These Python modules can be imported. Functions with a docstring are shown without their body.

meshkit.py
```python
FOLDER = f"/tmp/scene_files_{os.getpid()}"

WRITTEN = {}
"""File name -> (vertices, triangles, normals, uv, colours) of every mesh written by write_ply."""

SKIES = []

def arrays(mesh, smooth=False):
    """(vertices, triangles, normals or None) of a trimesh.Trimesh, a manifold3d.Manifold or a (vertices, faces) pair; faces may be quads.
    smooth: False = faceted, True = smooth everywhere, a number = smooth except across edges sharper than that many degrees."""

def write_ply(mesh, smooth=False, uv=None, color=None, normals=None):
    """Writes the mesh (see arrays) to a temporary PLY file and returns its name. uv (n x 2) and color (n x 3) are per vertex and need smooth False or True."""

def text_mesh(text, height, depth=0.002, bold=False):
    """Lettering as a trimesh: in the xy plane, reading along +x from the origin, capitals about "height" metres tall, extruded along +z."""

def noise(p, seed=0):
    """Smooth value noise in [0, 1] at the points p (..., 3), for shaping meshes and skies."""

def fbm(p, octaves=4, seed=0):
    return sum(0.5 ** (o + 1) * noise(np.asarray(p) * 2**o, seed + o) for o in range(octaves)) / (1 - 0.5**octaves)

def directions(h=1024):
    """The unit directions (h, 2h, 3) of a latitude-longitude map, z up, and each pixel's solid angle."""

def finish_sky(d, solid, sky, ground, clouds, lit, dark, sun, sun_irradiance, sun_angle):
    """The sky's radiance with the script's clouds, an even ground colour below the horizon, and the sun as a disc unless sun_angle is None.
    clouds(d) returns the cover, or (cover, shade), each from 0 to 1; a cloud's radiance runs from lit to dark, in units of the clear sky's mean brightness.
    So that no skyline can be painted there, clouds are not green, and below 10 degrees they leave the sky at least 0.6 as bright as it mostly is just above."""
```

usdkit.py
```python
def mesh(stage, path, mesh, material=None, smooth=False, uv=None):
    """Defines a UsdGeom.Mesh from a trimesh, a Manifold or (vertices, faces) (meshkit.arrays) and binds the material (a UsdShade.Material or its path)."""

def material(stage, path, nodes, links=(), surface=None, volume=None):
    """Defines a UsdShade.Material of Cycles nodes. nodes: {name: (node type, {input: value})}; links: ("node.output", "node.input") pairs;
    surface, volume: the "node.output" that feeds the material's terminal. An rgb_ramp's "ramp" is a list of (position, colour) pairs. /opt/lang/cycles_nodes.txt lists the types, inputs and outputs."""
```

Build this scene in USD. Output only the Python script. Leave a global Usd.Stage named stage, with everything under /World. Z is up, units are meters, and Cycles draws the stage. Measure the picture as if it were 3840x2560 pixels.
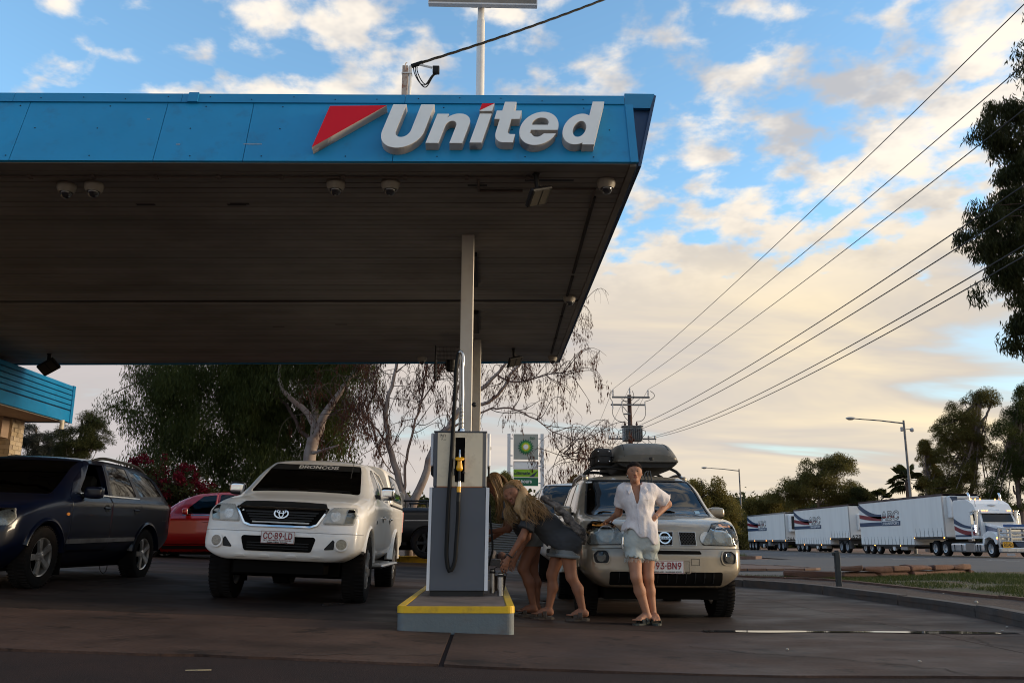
import math, numpy as np, trimesh, usdkit, meshkit
import manifold3d as m3
import shapely, shapely.geometry as sg, shapely.affinity as sa, shapely.ops as so
from scipy.interpolate import PchipInterpolator
from scipy.spatial import Delaunay, ConvexHull
from pxr import Usd, UsdGeom, UsdLux, UsdShade, Gf, Sdf

stage = Usd.Stage.CreateInMemory()
UsdGeom.SetStageUpAxis(stage, 'Z'); UsdGeom.SetStageMetersPerUnit(stage, 1.0)
UsdGeom.Xform.Define(stage, '/World'); UsdGeom.Scope.Define(stage, '/World/Looks')
rng = np.random.RandomState(7)
PI = math.pi

# ------------------------------------------------------------------ camera
FPX, CAMZ = 3300.0, 0.82
_y, _t, _r = math.radians(1.56), math.atan(750 / 3300.0), math.radians(0.25)
CAM = np.array([0, 0, CAMZ])
FW = np.array([math.sin(_y) * math.cos(_t), math.cos(_y) * math.cos(_t), math.sin(_t)])
_r0 = np.array([math.cos(_y), -math.sin(_y), 0]); _u0 = np.cross(_r0, FW)
RT = _r0 * math.cos(_r) + _u0 * math.sin(_r); UP = _u0 * math.cos(_r) - _r0 * math.sin(_r)
cam = UsdGeom.Camera.Define(stage, '/World/camera')
cam.CreateHorizontalApertureAttr(36.0); cam.CreateVerticalApertureAttr(24.0)
cam.CreateFocalLengthAttr(36.0 * FPX / 3840.0); cam.CreateClippingRangeAttr(Gf.Vec2f(0.05, 5000))
cam.AddTransformOp().Set(Gf.Matrix4d(*RT, 0, *UP, 0, *(-FW), 0, *CAM, 1))
cam.CreateExposureAttr(EXPOSURE := 1.15)

# ------------------------------------------------------------------ sky and sun
SUN_EL, SUN_AZ = math.radians(9.0), math.radians(90.0)      # low, to the right of the picture
SUND = np.array([math.sin(SUN_AZ) * math.cos(SUN_EL), math.cos(SUN_AZ) * math.cos(SUN_EL), math.sin(SUN_EL)])

def sky():
    N = {'tc': ('texture_coordinate', {}), 'sep': ('separate_xyz', {}),
         'sky': ('sky_texture', {'sky_type': 'single_scattering', 'sun_disc': False, 'sun_elevation': SUN_EL, 'sun_rotation': SUN_AZ,
                                 'air_density': 1.0, 'aerosol_density': 0.6, 'ozone_density': 2.0}),
         'skyg': ('mix_color', {'blend_type': 'multiply', 'fac': 1.0, 'b': SKY_TINT, 'use_clamp': False}),
         'zc': ('math', {'math_type': 'maximum', 'value2': 0.0}), 'za': ('math', {'math_type': 'add', 'value2': 0.22}),
         'ux': ('math', {'math_type': 'divide'}), 'uy': ('math', {'math_type': 'divide'}), 'uv': ('combine_xyz', {'z': 0.37}),
         # broken cloud
         'map1': ('mapping', {'scale': (1.0, 1.0, 1.0), 'location': (2.35, 1.15, 0.0)}),
         'n1': ('noise_texture', {'scale': 1.9, 'detail': 7, 'roughness': 0.55, 'distortion': 0.15}),
         'n1b': ('noise_texture', {'scale': 10.5, 'detail': 6, 'roughness': 0.52, 'distortion': 0.1}),
         'n1m': ('mix_float', {'fac': 0.64}),
         # cover threshold by height
         'thr': ('map_range', {'from_min': 0.20, 'from_max': 0.36, 'to_min': 0.0, 'to_max': 0.30, 'clamp': True}),
         'side': ('map_range', {'from_min': -0.45, 'from_max': -0.1, 'to_min': 0.06, 'to_max': -0.015, 'clamp': True}),
         'thr2': ('math', {'math_type': 'add'}),
         'thr3': ('math', {'math_type': 'add', 'value2': 0.155}),
         'cov': ('map_range', {'range_type': 'smoothstep', 'to_min': 0.0, 'to_max': 1.0, 'clamp': True}),
         'thr4': ('math', {'math_type': 'add', 'value2': 0.0}),
         # sheet streaks
         'map2': ('mapping', {'scale': (0.55, 1.5, 1.0), 'rotation': (0, 0, 0.5)}),
         'n2': ('noise_texture', {'scale': 1.5, 'detail': 6, 'roughness': 0.5, 'distortion': 0.5}),
         'str': ('map_range', {'range_type': 'smoothstep', 'from_min': 0.28, 'from_max': 0.74, 'to_min': 0.0, 'to_max': 1.0, 'clamp': True}),
         'dot': ('vector_math', {'math_type': 'dot_product', 'vector2': tuple(SUND)}),
         'warm': ('map_range', {'range_type': 'smoothstep', 'from_min': -0.3, 'from_max': 0.6, 'to_min': 0.0, 'to_max': 1.0, 'clamp': True}),
         'grey': ('color', {'value': CL_GREY}), 'cream': ('color', {'value': CL_CREAM}), 'mauve': ('color', {'value': CL_MAUVE}),
         'lit': ('color', {'value': CL_LIT}), 'shade': ('color', {'value': CL_SHADE}),
         'low': ('mix_color', {'blend_type': 'mix', 'use_clamp': False}),
         'sheet': ('mix_color', {'blend_type': 'mix', 'use_clamp': False}),
         'n3': ('noise_texture', {'scale': 4.5, 'detail': 5, 'roughness': 0.6}),
         'puf': ('map_range', {'range_type': 'smoothstep', 'from_min': 0.36, 'from_max': 0.62, 'clamp': True}),
         'puffc': ('mix_color', {'blend_type': 'mix', 'use_clamp': False}),
         'hgt': ('map_range', {'range_type': 'smoothstep', 'from_min': 0.22, 'from_max': 0.42, 'clamp': True}),
         'cloud': ('mix_color', {'blend_type': 'mix', 'use_clamp': False}),
         'out': ('mix_color', {'blend_type': 'mix', 'use_clamp': False}),
         'bg': ('background_shader', {'strength': 0.15})}
    L = [('tc.generated', 'sep.vector'), ('sky.color', 'skyg.a'), ('sep.z', 'zc.value1'), ('zc.value', 'za.value1'),
         ('sep.x', 'ux.value1'), ('za.value', 'ux.value2'), ('sep.y', 'uy.value1'), ('za.value', 'uy.value2'),
         ('ux.value', 'uv.x'), ('uy.value', 'uv.y'), ('uv.vector', 'map1.vector'), ('map1.vector', 'n1.vector'), ('map1.vector', 'n1b.vector'),
         ('n1.fac', 'n1m.a'), ('n1b.fac', 'n1m.b'),
         ('sep.z', 'thr.value'), ('thr.result', 'thr2.value1'), ('sep.x', 'side.value'), ('side.result', 'thr2.value2'),
         ('thr2.value', 'thr3.value1'), ('thr3.value', 'cov.from_min'), ('thr3.value', 'thr4.value1'), ('thr4.value', 'cov.from_max'), ('n1m.result', 'cov.value'),
         ('uv.vector', 'map2.vector'), ('map2.vector', 'n2.vector'), ('n2.fac', 'str.value'), ('tc.generated', 'dot.vector1'), ('dot.value', 'warm.value'),
         ('mauve.color', 'low.a'), ('cream.color', 'low.b'), ('warm.result', 'low.fac'),
         ('grey.color', 'sheet.a'), ('low.result', 'sheet.b'), ('str.result', 'sheet.fac'),
         ('map1.vector', 'n3.vector'), ('n3.fac', 'puf.value'), ('shade.color', 'puffc.a'), ('lit.color', 'puffc.b'), ('puf.result', 'puffc.fac'),
         ('n2.fac', 'gapm.value'), ('cov.result', 'cov2.value1'), ('gapm.result', 'cov2.value2'), ('sep.z', 'hgt.value'), ('sheet.result', 'cloud.a'), ('puffc.result', 'cloud.b'), ('hgt.result', 'cloud.fac'),
         ('skyg.result', 'out.a'), ('cloud.result', 'out.b'), ('cov2.value', 'out.fac'), ('out.result', 'bg.color')]
    N['thr4'] = ('math', {'math_type': 'add', 'value2': 0.13})
    N['gapm'] = ('map_range', {'range_type': 'smoothstep', 'from_min': 0.30, 'from_max': 0.44, 'to_min': 0.5, 'to_max': 1.0, 'clamp': True}); N['cov2'] = ('math', {'math_type': 'multiply'})
    d = UsdLux.DomeLight.Define(stage, '/World/sky')
    m = usdkit.material(stage, '/World/Looks/sky', N, L, surface='bg.background')
    UsdShade.MaterialBindingAPI.Apply(d.GetPrim()).Bind(m)
    d.GetPrim().SetCustomDataByKey('kind', 'structure')
SKY_TINT = (1.06, 1.22, 1.24)
CL_GREY, CL_CREAM, CL_MAUVE = (1.78, 1.68, 1.66), (3.45, 2.85, 1.85), (2.0, 1.82, 1.80)
CL_LIT, CL_SHADE = (3.3, 3.0, 2.6), (1.65, 1.68, 1.78)
sky()
sun = UsdLux.DistantLight.Define(stage, '/World/sun')
sun.CreateIntensityAttr(0.45); sun.CreateAngleAttr(15.0); sun.CreateNormalizeAttr(True); sun.CreateColorAttr(Gf.Vec3f(1.0, 0.80, 0.56))
_b = SUND; _x = np.cross([0, 0, 1], _b); _x /= np.linalg.norm(_x); _yv = np.cross(_b, _x)
sun.AddTransformOp().Set(Gf.Matrix4d(*_x, 0, *_yv, 0, *_b, 0, 0, 0, 0, 1))

# ------------------------------------------------------------------ helpers
def ray(x, y): return FW + RT * (x - 1920) / FPX - UP * (y - 1280) / FPX
def aty(x, y, Y): d = ray(x, y); return CAM + d * (Y / d[1])
def atz(x, y, Z): d = ray(x, y); return CAM + d * ((Z - CAMZ) / d[2])

def _count(parent, name):
    k, n = name, 0
    while stage.GetPrimAtPath(f'{parent}/{k}'): n += 1; k = f'{name}_{n:03d}'
    return f'{parent}/{k}'
_used = {}
def uniq(parent, name):
    k = (parent, name); n = _used.get(k, -1) + 1; _used[k] = n
    return f'{parent}/{name}' + (f'_{n:03d}' if n else '')
def tag(p, **kw):
    p = p.GetPrim() if hasattr(p, 'GetPrim') else p
    for k, v in kw.items():
        if v: p.SetCustomDataByKey(k, v)
    return p
class G:
    """a thing or a part with children, placed by an Xform"""
    def __init__(s, name, label=None, category=None, group=None, kind=None, loc=(0, 0, 0), rz=0, parent='/World', rx=0, ry=0):
        s.path = uniq(parent, name); s.loc = np.array(loc, float)
        s.x = UsdGeom.Xform.Define(stage, s.path)
        if any(loc): s.x.AddTranslateOp().Set(Gf.Vec3d(*map(float, loc)))
        if rz: s.x.AddRotateZOp().Set(float(rz))
        if ry: s.x.AddRotateYOp().Set(float(ry))
        if rx: s.x.AddRotateXOp().Set(float(rx))
        tag(s.x, label=label, category=category, group=group, kind=kind)
    def add(s, name, mesh, material, smooth=False, world=False, label=None, kind=None):
        o = obj(name, mesh, material, s.path, smooth, s.loc if world else None, label=label, kind=kind); o.loc = s.loc; return o
    def sub(s, name, loc=(0, 0, 0), rz=0, **k): return G(name, loc=loc, rz=rz, parent=s.path, **k)
class Sub:
    """children of a mesh part"""
    def __init__(s, path, loc=(0, 0, 0)): s.path = path; s.loc = np.array(loc, float)
    add = G.add
def obj(name, mesh, material, parent='/World', smooth=False, shift=None, label=None, category=None, group=None, kind=None):
    if isinstance(mesh, list): mesh = cat(mesh)
    if shift is not None: mesh = mesh.copy(); mesh.apply_translation(-np.asarray(shift))
    p = uniq(parent, name)
    m = usdkit.mesh(stage, p, mesh, material, smooth)
    tag(m, label=label, category=category, group=group, kind=kind)
    return Sub(p)
def copy_of(src, name, loc, rz=0, **kw):
    g = G(name, loc=loc, rz=rz, **kw)
    g.x.GetPrim().GetReferences().AddInternalReference(src); g.x.GetPrim().SetInstanceable(True)
    return g

def cat(L): return trimesh.util.concatenate([m for m in L if m is not None])
def tm(m):
    if isinstance(m, m3.Manifold):
        mm = m.to_mesh(); return trimesh.Trimesh(mm.vert_properties[:, :3], mm.tri_verts, process=False)
    return m
def mf(t): return m3.Manifold(m3.Mesh(np.asarray(t.vertices, np.float32), np.asarray(t.faces, np.uint32)))
def mfw(t):
    t = trimesh.Trimesh(t.vertices, t.faces, process=True); t.merge_vertices(); return mf(t)
def box(c, s, b=0.0):
    c, h = np.array(c, float), np.array(s, float) / 2
    if b <= 0:
        m = trimesh.creation.box(2 * h); m.apply_translation(c); return m
    b = min(b, h.min() * 0.95); P = []
    for q in np.ndindex(2, 2, 2):
        sgn = np.array(q) * 2 - 1
        for k in range(3):
            v = h - b; v[k] = h[k]; P.append(sgn * v)
    m = trimesh.convex.convex_hull(np.array(P)); m.apply_translation(c); return m
def bx(x0, x1, y0, y1, z0, z1, b=0.0): return box(((x0 + x1) / 2, (y0 + y1) / 2, (z0 + z1) / 2), (x1 - x0, y1 - y0, z1 - z0), b)
def frame(d):
    d = np.asarray(d, float); d = d / np.linalg.norm(d)
    a = np.array([0, 0, 1.0]) if abs(d[2]) < 0.9 else np.array([1.0, 0, 0])
    x = np.cross(a, d); x /= np.linalg.norm(x); return x, np.cross(d, x), d
def tube(P, r, n=8, cap=True):
    """tube along a path; r a number or one radius per point"""
    P = np.asarray(P, float); k = len(P); r = np.broadcast_to(r, (k,)).astype(float)
    T = np.gradient(P, axis=0); T /= np.maximum(np.linalg.norm(T, axis=1, keepdims=True), 1e-9)
    x, y, _ = frame(T[0]); V = []; a = np.arange(n) * 2 * PI / n; ca, sa_ = np.cos(a)[:, None], np.sin(a)[:, None]
    for i in range(k):
        d = T[i]; x = x - d * (x @ d); x = x / math.sqrt(x @ x); y = np.array([d[1] * x[2] - d[2] * x[1], d[2] * x[0] - d[0] * x[2], d[0] * x[1] - d[1] * x[0]])
        V.append(P[i] + r[i] * (ca * x + sa_ * y))
    V = np.vstack(V); F = []
    i, j = np.meshgrid(np.arange(k - 1), np.arange(n), indexing='ij'); i, j = i.ravel(), j.ravel(); j2 = (j + 1) % n
    a, b, c, d = i * n + j, i * n + j2, (i + 1) * n + j2, (i + 1) * n + j
    F = np.vstack([np.stack([a, b, c], 1), np.stack([a, c, d], 1)])
    if cap:
        V = np.vstack([V, P[0], P[-1]]); j = np.arange(n); j2 = (j + 1) % n
        F = np.vstack([F, np.stack([j2, j, np.full(n, k * n)], 1), np.stack([(k - 1) * n + j, (k - 1) * n + j2, np.full(n, k * n + 1)], 1)])
    return trimesh.Trimesh(V, F, process=False)
def cyl(a, b, r, n=16, r2=None): return tube([a, b], [r, r if r2 is None else r2], n)
def smoothpath(P, n=24):
    P = np.asarray(P, float); t = np.r_[0, np.cumsum(np.linalg.norm(np.diff(P, axis=0), axis=1))]
    from scipy.interpolate import CubicSpline
    return CubicSpline(t, P)(np.linspace(0, t[-1], n))
def lathe(prof, n=24, axis='z'):
    """prof: (radius, height) pairs; closed when it starts and ends at radius 0"""
    prof = np.asarray(prof, float); k = len(prof); a = np.arange(n) * 2 * PI / n
    V = np.stack([prof[:, 0, None] * np.cos(a), prof[:, 0, None] * np.sin(a), np.repeat(prof[:, 1, None], n, 1)], -1).reshape(-1, 3)
    i, j = np.meshgrid(np.arange(k - 1), np.arange(n), indexing='ij'); i, j = i.ravel(), j.ravel(); j2 = (j + 1) % n
    F = np.vstack([np.stack([i * n + j, i * n + j2, (i + 1) * n + j2], 1), np.stack([i * n + j, (i + 1) * n + j2, (i + 1) * n + j], 1)])
    m = trimesh.Trimesh(V, F, process=False)
    if axis == 'y': m.vertices = np.stack([m.vertices[:, 0], m.vertices[:, 2], -m.vertices[:, 1]], 1)
    if axis == 'x': m.vertices = np.stack([m.vertices[:, 2], m.vertices[:, 0], m.vertices[:, 1]], 1)
    return m
def polys(p): return [g for g in getattr(p, 'geoms', [p]) if g.geom_type == 'Polygon' and g.area > 1e-8]
def extr(p, h): return cat([trimesh.creation.extrude_polygon(g, h, engine='earcut') for g in polys(p)])
def orient(m, o, ex, ey, ez):
    m = m.copy(); v = np.asarray(m.vertices); m.vertices = np.asarray(o) + v[:, :1] * np.asarray(ex) + v[:, 1:2] * np.asarray(ey) + v[:, 2:] * np.asarray(ez)
    if np.dot(np.cross(ex, ey), ez) < 0: m.invert()
    return m
_tp = {}
def text_poly(t, h, bold=False, grow=0.0):
    k = (t, bold)
    if k not in _tp:
        m = meshkit.text_mesh(t, 1.0, 0.1, bold); n = m.face_normals
        _tp[k] = shapely.union_all([sg.Polygon(m.vertices[f][:, :2]) for f in m.faces[n[:, 2] > 0.9]]).buffer(0)
    p = sa.scale(_tp[k], h, h, origin=(0, 0)); return p.buffer(grow, join_style=2) if grow else p
def fit(p, x0, x1, y0, y1):
    a, b, c, d = p.bounds
    return sa.translate(sa.scale(sa.translate(p, -a, -b), (x1 - x0) / (c - a), (y1 - y0) / (d - b), origin=(0, 0)), x0, y0)
def rrect(x0, x1, y0, y1, r):
    return sg.box(x0 + r, y0 + r, x1 - r, y1 - r).buffer(r, quad_segs=5)
def front_text(s, h, cx, y, z, bold=True, depth=0.003, w=None):
    """lettering facing -y, centred on cx, base at z"""
    p = text_poly(s, h, bold); a, b, c, d = p.bounds
    if w: p = sa.scale(p, w / (c - a), 1, origin=(0, 0)); a, b, c, d = p.bounds
    return orient(extr(p, depth), (cx - (a + c) / 2, y, z), (1, 0, 0), (0, 0, 1), (0, -1, 0))

def mat(name, col, rough=0.5, metal=0.0, var=0.0, vs=4.0, vs3=(1, 1, 1), bump=0.0, bs=40.0, coat=0.0, spec=0.5, dirt=None, dfac=0.5, ds=2.0, drange=(0.45, 0.65), rvar=0.0, emis=None, trans=0.0, rand=0.0, coords='object'):
    """principled paint with uneven colour, a second dirt colour, bump and uneven gloss, all from noise"""
    N = {'tc': ('texture_coordinate', {}), 'mp': ('mapping', {'scale': vs3}), 'p': ('principled_bsdf', {'roughness': rough, 'metallic': metal, 'base_color': col, 'coat_weight': coat, 'specular_ior_level': spec, 'transmission_weight': trans})}
    L = []; src = 'tc.' + coords
    if coords == 'position': N['tc'] = ('geometry', {}); 
    L.append((src, 'mp.vector')); cur = None
    if var:
        c = np.array(col)
        N['n'] = ('noise_texture', {'scale': vs, 'detail': 6, 'roughness': 0.6}); L.append(('mp.vector', 'n.vector'))
        N['r'] = ('rgb_ramp', {'ramp': [(0.25, tuple(np.clip(c * (1 - var), 0, 1))), (0.75, tuple(np.clip(c * (1 + var), 0, 1)))]}); L.append(('n.fac', 'r.fac')); cur = 'r.color'
    if dirt is not None:
        N['dn'] = ('noise_texture', {'scale': ds, 'detail': 8, 'roughness': 0.65}); L.append(('mp.vector', 'dn.vector'))
        N['dr'] = ('map_range', {'from_min': drange[0], 'from_max': drange[1], 'to_min': 0.0, 'to_max': dfac, 'clamp': True}); L.append(('dn.fac', 'dr.value'))
        N['dm'] = ('mix_color', {'blend_type': 'mix', 'a': col, 'b': dirt}); L.append(('dr.result', 'dm.fac'))
        if cur: L.append((cur, 'dm.a'))
        cur = 'dm.result'
    if rand:
        N['oi'] = ('object_info', {}); N['hv'] = ('hsv', {'color': col}); N['hm'] = ('map_range', {'to_min': 1 - rand, 'to_max': 1 + rand})
        L += [('oi.random', 'hm.value'), ('hm.result', 'hv.value')]
        if cur: L.append((cur, 'hv.color'))
        cur = 'hv.color'
    if cur: L.append((cur, 'p.base_color'))
    if bump:
        N['bn'] = ('noise_texture', {'scale': bs, 'detail': 5, 'roughness': 0.6}); N['b'] = ('bump', {'strength': 1.0, 'distance': bump})
        L += [('mp.vector', 'bn.vector'), ('bn.fac', 'b.height'), ('b.normal', 'p.normal')]
    if rvar:
        N['rn'] = ('noise_texture', {'scale': vs * 1.7, 'detail': 5}); N['rr'] = ('map_range', {'from_min': 0.3, 'from_max': 0.7, 'to_min': max(rough - rvar, 0.02), 'to_max': min(rough + rvar, 1), 'clamp': True})
        L += [('mp.vector', 'rn.vector'), ('rn.fac', 'rr.value'), ('rr.result', 'p.roughness')]
    if emis: N['p'][1].update(emission_color=emis[0], emission_strength=emis[1])
    return usdkit.material(stage, '/World/Looks/' + name, N, L, surface='p.BSDF')
def glassmat(name, tint=(0.55, 0.6, 0.6), refl=(0.9, 0.9, 0.9), rough=0.02, ior=1.5):
    return usdkit.material(stage, '/World/Looks/' + name, {'t': ('transparent_bsdf', {'color': tint}), 'g': ('glossy_bsdf', {'color': refl, 'roughness': rough}), 'f': ('fresnel', {'IOR': ior}), 'm': ('mix_closure', {})},
                           [('f.fac', 'm.fac'), ('t.BSDF', 'm.closure1'), ('g.BSDF', 'm.closure2')], surface='m.closure')
def leafmat(name, col, var=0.35, trans=0.35, rough=0.5, vs=0.6):
    c = np.array(col); lo, hi = tuple(c * (1 - var)), tuple(np.clip(c * (1 + var), 0, 1))
    return usdkit.material(stage, '/World/Looks/' + name, {'g': ('geometry', {}), 'n': ('noise_texture', {'scale': vs, 'detail': 3}), 'a': ('mix_float', {'fac': 0.55}),
        'r': ('rgb_ramp', {'ramp': [(0.25, lo), (0.75, hi)]}), 'p': ('principled_bsdf', {'roughness': rough, 'specular_ior_level': 0.16}), 't': ('translucent_bsdf', {}), 'm': ('mix_closure', {'fac': trans})},
        [('g.position', 'n.vector'), ('n.fac', 'a.a'), ('g.random_per_island', 'a.b'), ('a.result', 'r.fac'), ('r.color', 'p.base_color'), ('r.color', 't.color'), ('p.BSDF', 'm.closure1'), ('t.BSDF', 'm.closure2')], surface='m.closure')

def gz(x, y=0):
    """height of the paved ground: level to the right, rising gently to the left and the back"""
    x = np.asarray(x, float); y = np.asarray(y, float); s = 0.035 * 0.5 * ((1.5 - x) + np.sqrt((1.5 - x) ** 2 + 0.3))
    s = np.minimum(s, 0.5); return s + 0.012 * np.clip(y - 11, 0, 13) / (1 + np.exp(2.0 * (x - 2.0)))
SLOPE = math.degrees(math.atan(0.035))
# ------------------------------------------------------------------ ground
M_soil = mat('red_soil', (0.13, 0.062, 0.036), 0.95, var=0.35, vs=0.7, bump=0.02, bs=9, dirt=(0.2, 0.11, 0.07), dfac=0.6, ds=0.25, coords='position')
M_asph = mat('forecourt_asphalt', (0.017, 0.0095, 0.0085), 0.9, var=0.75, vs=70, bump=0.008, bs=120, spec=.25, dirt=(0.042, 0.020, 0.015), dfac=0.5, ds=1.1, drange=(0.42, 0.7), rvar=0.12, coords='position')
M_road = mat('road_asphalt', (0.048, 0.046, 0.047), 0.8, var=0.25, vs=30, bump=0.003, bs=90, dirt=(0.10, 0.075, 0.06), dfac=0.5, ds=0.22, drange=(0.45, 0.7), rvar=0.1, coords='position')

def concrete(name, base):
    b = np.array(base)
    N = {'g': ('geometry', {}), 'm1': ('mapping', {'scale': (1, 1, 1)}), 'n1': ('noise_texture', {'scale': 0.7, 'detail': 9, 'roughness': 0.62, 'distortion': 0.3}),
         'r1': ('rgb_ramp', {'ramp': [(0.28, tuple(b * 0.32)), (0.45, tuple(b * 0.8)), (0.57, tuple(b * 1.1)), (0.75, tuple(b * 1.65))]}),
         'n2': ('noise_texture', {'scale': 38, 'detail': 5, 'roughness': 0.7}), 'r2': ('rgb_ramp', {'ramp': [(0.3, (0.62, 0.62, 0.62)), (0.7, (1.25, 1.22, 1.2))]}),
         'mx': ('mix_color', {'blend_type': 'multiply', 'fac': 1.0, 'use_clamp': False}),
         'n3': ('noise_texture', {'scale': 2.6, 'detail': 6, 'roughness': 0.7}), 'r3': ('map_range', {'from_min': 0.57, 'from_max': 0.63, 'clamp': True}),
         'oil': ('mix_color', {'blend_type': 'mix', 'b': tuple(b * 0.22)}), 'oif': ('math', {'math_type': 'multiply', 'value2': 0.8}),
         'm4': ('mapping', {'scale': (0.8, 1.2, 1)}), 'n4': ('noise_texture', {'scale': 1.1, 'detail': 5, 'roughness': 0.6}),
         'rr': ('map_range', {'from_min': 0.35, 'from_max': 0.65, 'to_min': 0.55, 'to_max': 0.85, 'clamp': True}),
         'bp': ('bump', {'distance': 0.004, 'strength': 0.8}), 'p': ('principled_bsdf', {'specular_ior_level': 0.22})}
    L = [('g.position', 'm1.vector'), ('m1.vector', 'n1.vector'), ('n1.fac', 'r1.fac'), ('m1.vector', 'n2.vector'), ('n2.fac', 'r2.fac'), ('r1.color', 'mx.a'), ('r2.color', 'mx.b'),
         ('m1.vector', 'n3.vector'), ('n3.fac', 'r3.value'), ('r3.result', 'oif.value1'), ('oif.value', 'oil.fac'), ('mx.result', 'oil.a'), ('oil.result', 'p.base_color'),
         ('g.position', 'm4.vector'), ('m4.vector', 'n4.vector'), ('n4.fac', 'rr.value'), ('rr.result', 'p.roughness'), ('n2.fac', 'bp.height'), ('bp.normal', 'p.normal')]
    return usdkit.material(stage, '/World/Looks/' + name, N, L, surface='p.BSDF')
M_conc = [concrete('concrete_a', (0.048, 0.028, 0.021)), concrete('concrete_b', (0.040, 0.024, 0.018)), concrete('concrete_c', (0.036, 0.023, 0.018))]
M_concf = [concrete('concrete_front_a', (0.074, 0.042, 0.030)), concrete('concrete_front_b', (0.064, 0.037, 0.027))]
M_crack = mat('crack_dark', (0.012, 0.009, 0.008), 0.95)

def gridmesh(xs, ys, zf, skirt=0.0):
    X, Y = np.meshgrid(xs, ys, indexing='ij'); Z = zf(X, Y); nx, ny = X.shape
    V = np.stack([X, Y, Z], -1).reshape(-1, 3)
    i, j = np.meshgrid(np.arange(nx - 1), np.arange(ny - 1), indexing='ij'); i, j = i.ravel(), j.ravel(); a = i * ny + j
    F = np.vstack([np.stack([a, a + ny, a + ny + 1], 1), np.stack([a, a + ny + 1, a + 1], 1)])
    if skirt:
        ring = np.r_[np.arange(nx) * ny, (nx - 1) * ny + np.arange(1, ny), (np.arange(nx - 1)[::-1]) * ny + ny - 1, np.arange(ny - 1)[::-1][:-1] if ny > 1 else []].astype(int)
        low = V[ring] - [0, 0, skirt]; k = len(ring); n0 = len(V); V = np.vstack([V, low]); t = np.arange(k); t2 = (t + 1) % k
        F = np.vstack([F, np.stack([ring[t], n0 + t, n0 + t2], 1), np.stack([ring[t], n0 + t2, ring[t2]], 1)])
    return trimesh.Trimesh(V, F, process=False)
def sheet(poly, zf, res=1.0):
    """a polygon draped over a height function"""
    out = []
    for g in polys(poly):
        a, b, c, d = g.bounds; P = [np.array(g.segmentize(res).exterior.coords)[:-1]]
        xs, ys = np.meshgrid(np.arange(a, c, res), np.arange(b, d, res)); q = np.c_[xs.ravel(), ys.ravel()]
        q = q[shapely.contains_xy(g.buffer(-res * 0.35), q[:, 0], q[:, 1])]
        P = np.vstack(P + [q]); T = Delaunay(P).simplices; ce = P[T].mean(1); T = T[shapely.contains_xy(g, ce[:, 0], ce[:, 1])]
        A = np.cross(P[T[:, 1]] - P[T[:, 0]], P[T[:, 2]] - P[T[:, 0]]); T[A < 0] = T[A < 0][:, ::-1]
        out.append(trimesh.Trimesh(np.c_[P, zf(P[:, 0], P[:, 1])], T, process=False))
    return cat(out)
far = np.r_[-900, -500, -250, -120, -60, -30, np.arange(-16, 17, 2.0), 24, 40, 60, 120, 250, 500, 900]
fary = np.r_[-60, -25, -10, 0, np.arange(4, 30, 2.0), 40, 60, 100, 180, 300, 500, 1000]
obj('ground', gridmesh(far, fary, lambda x, y: gz(x, y) - 0.06), M_soil, kind='structure')
asx = np.r_[-22, -16, np.arange(-12, 6.01, 0.5)]
kerb_line = np.array([(1.5, 24.5), (3.1, 21.0), (4.2, 18.6), (4.83, 17.4), (5.36, 16.1), (5.62, 13.6), (5.64, 10.6), (5.42, 9.1), (5.1, 7.6), (4.5, 5.6), (3.6, 3.2)])
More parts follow.
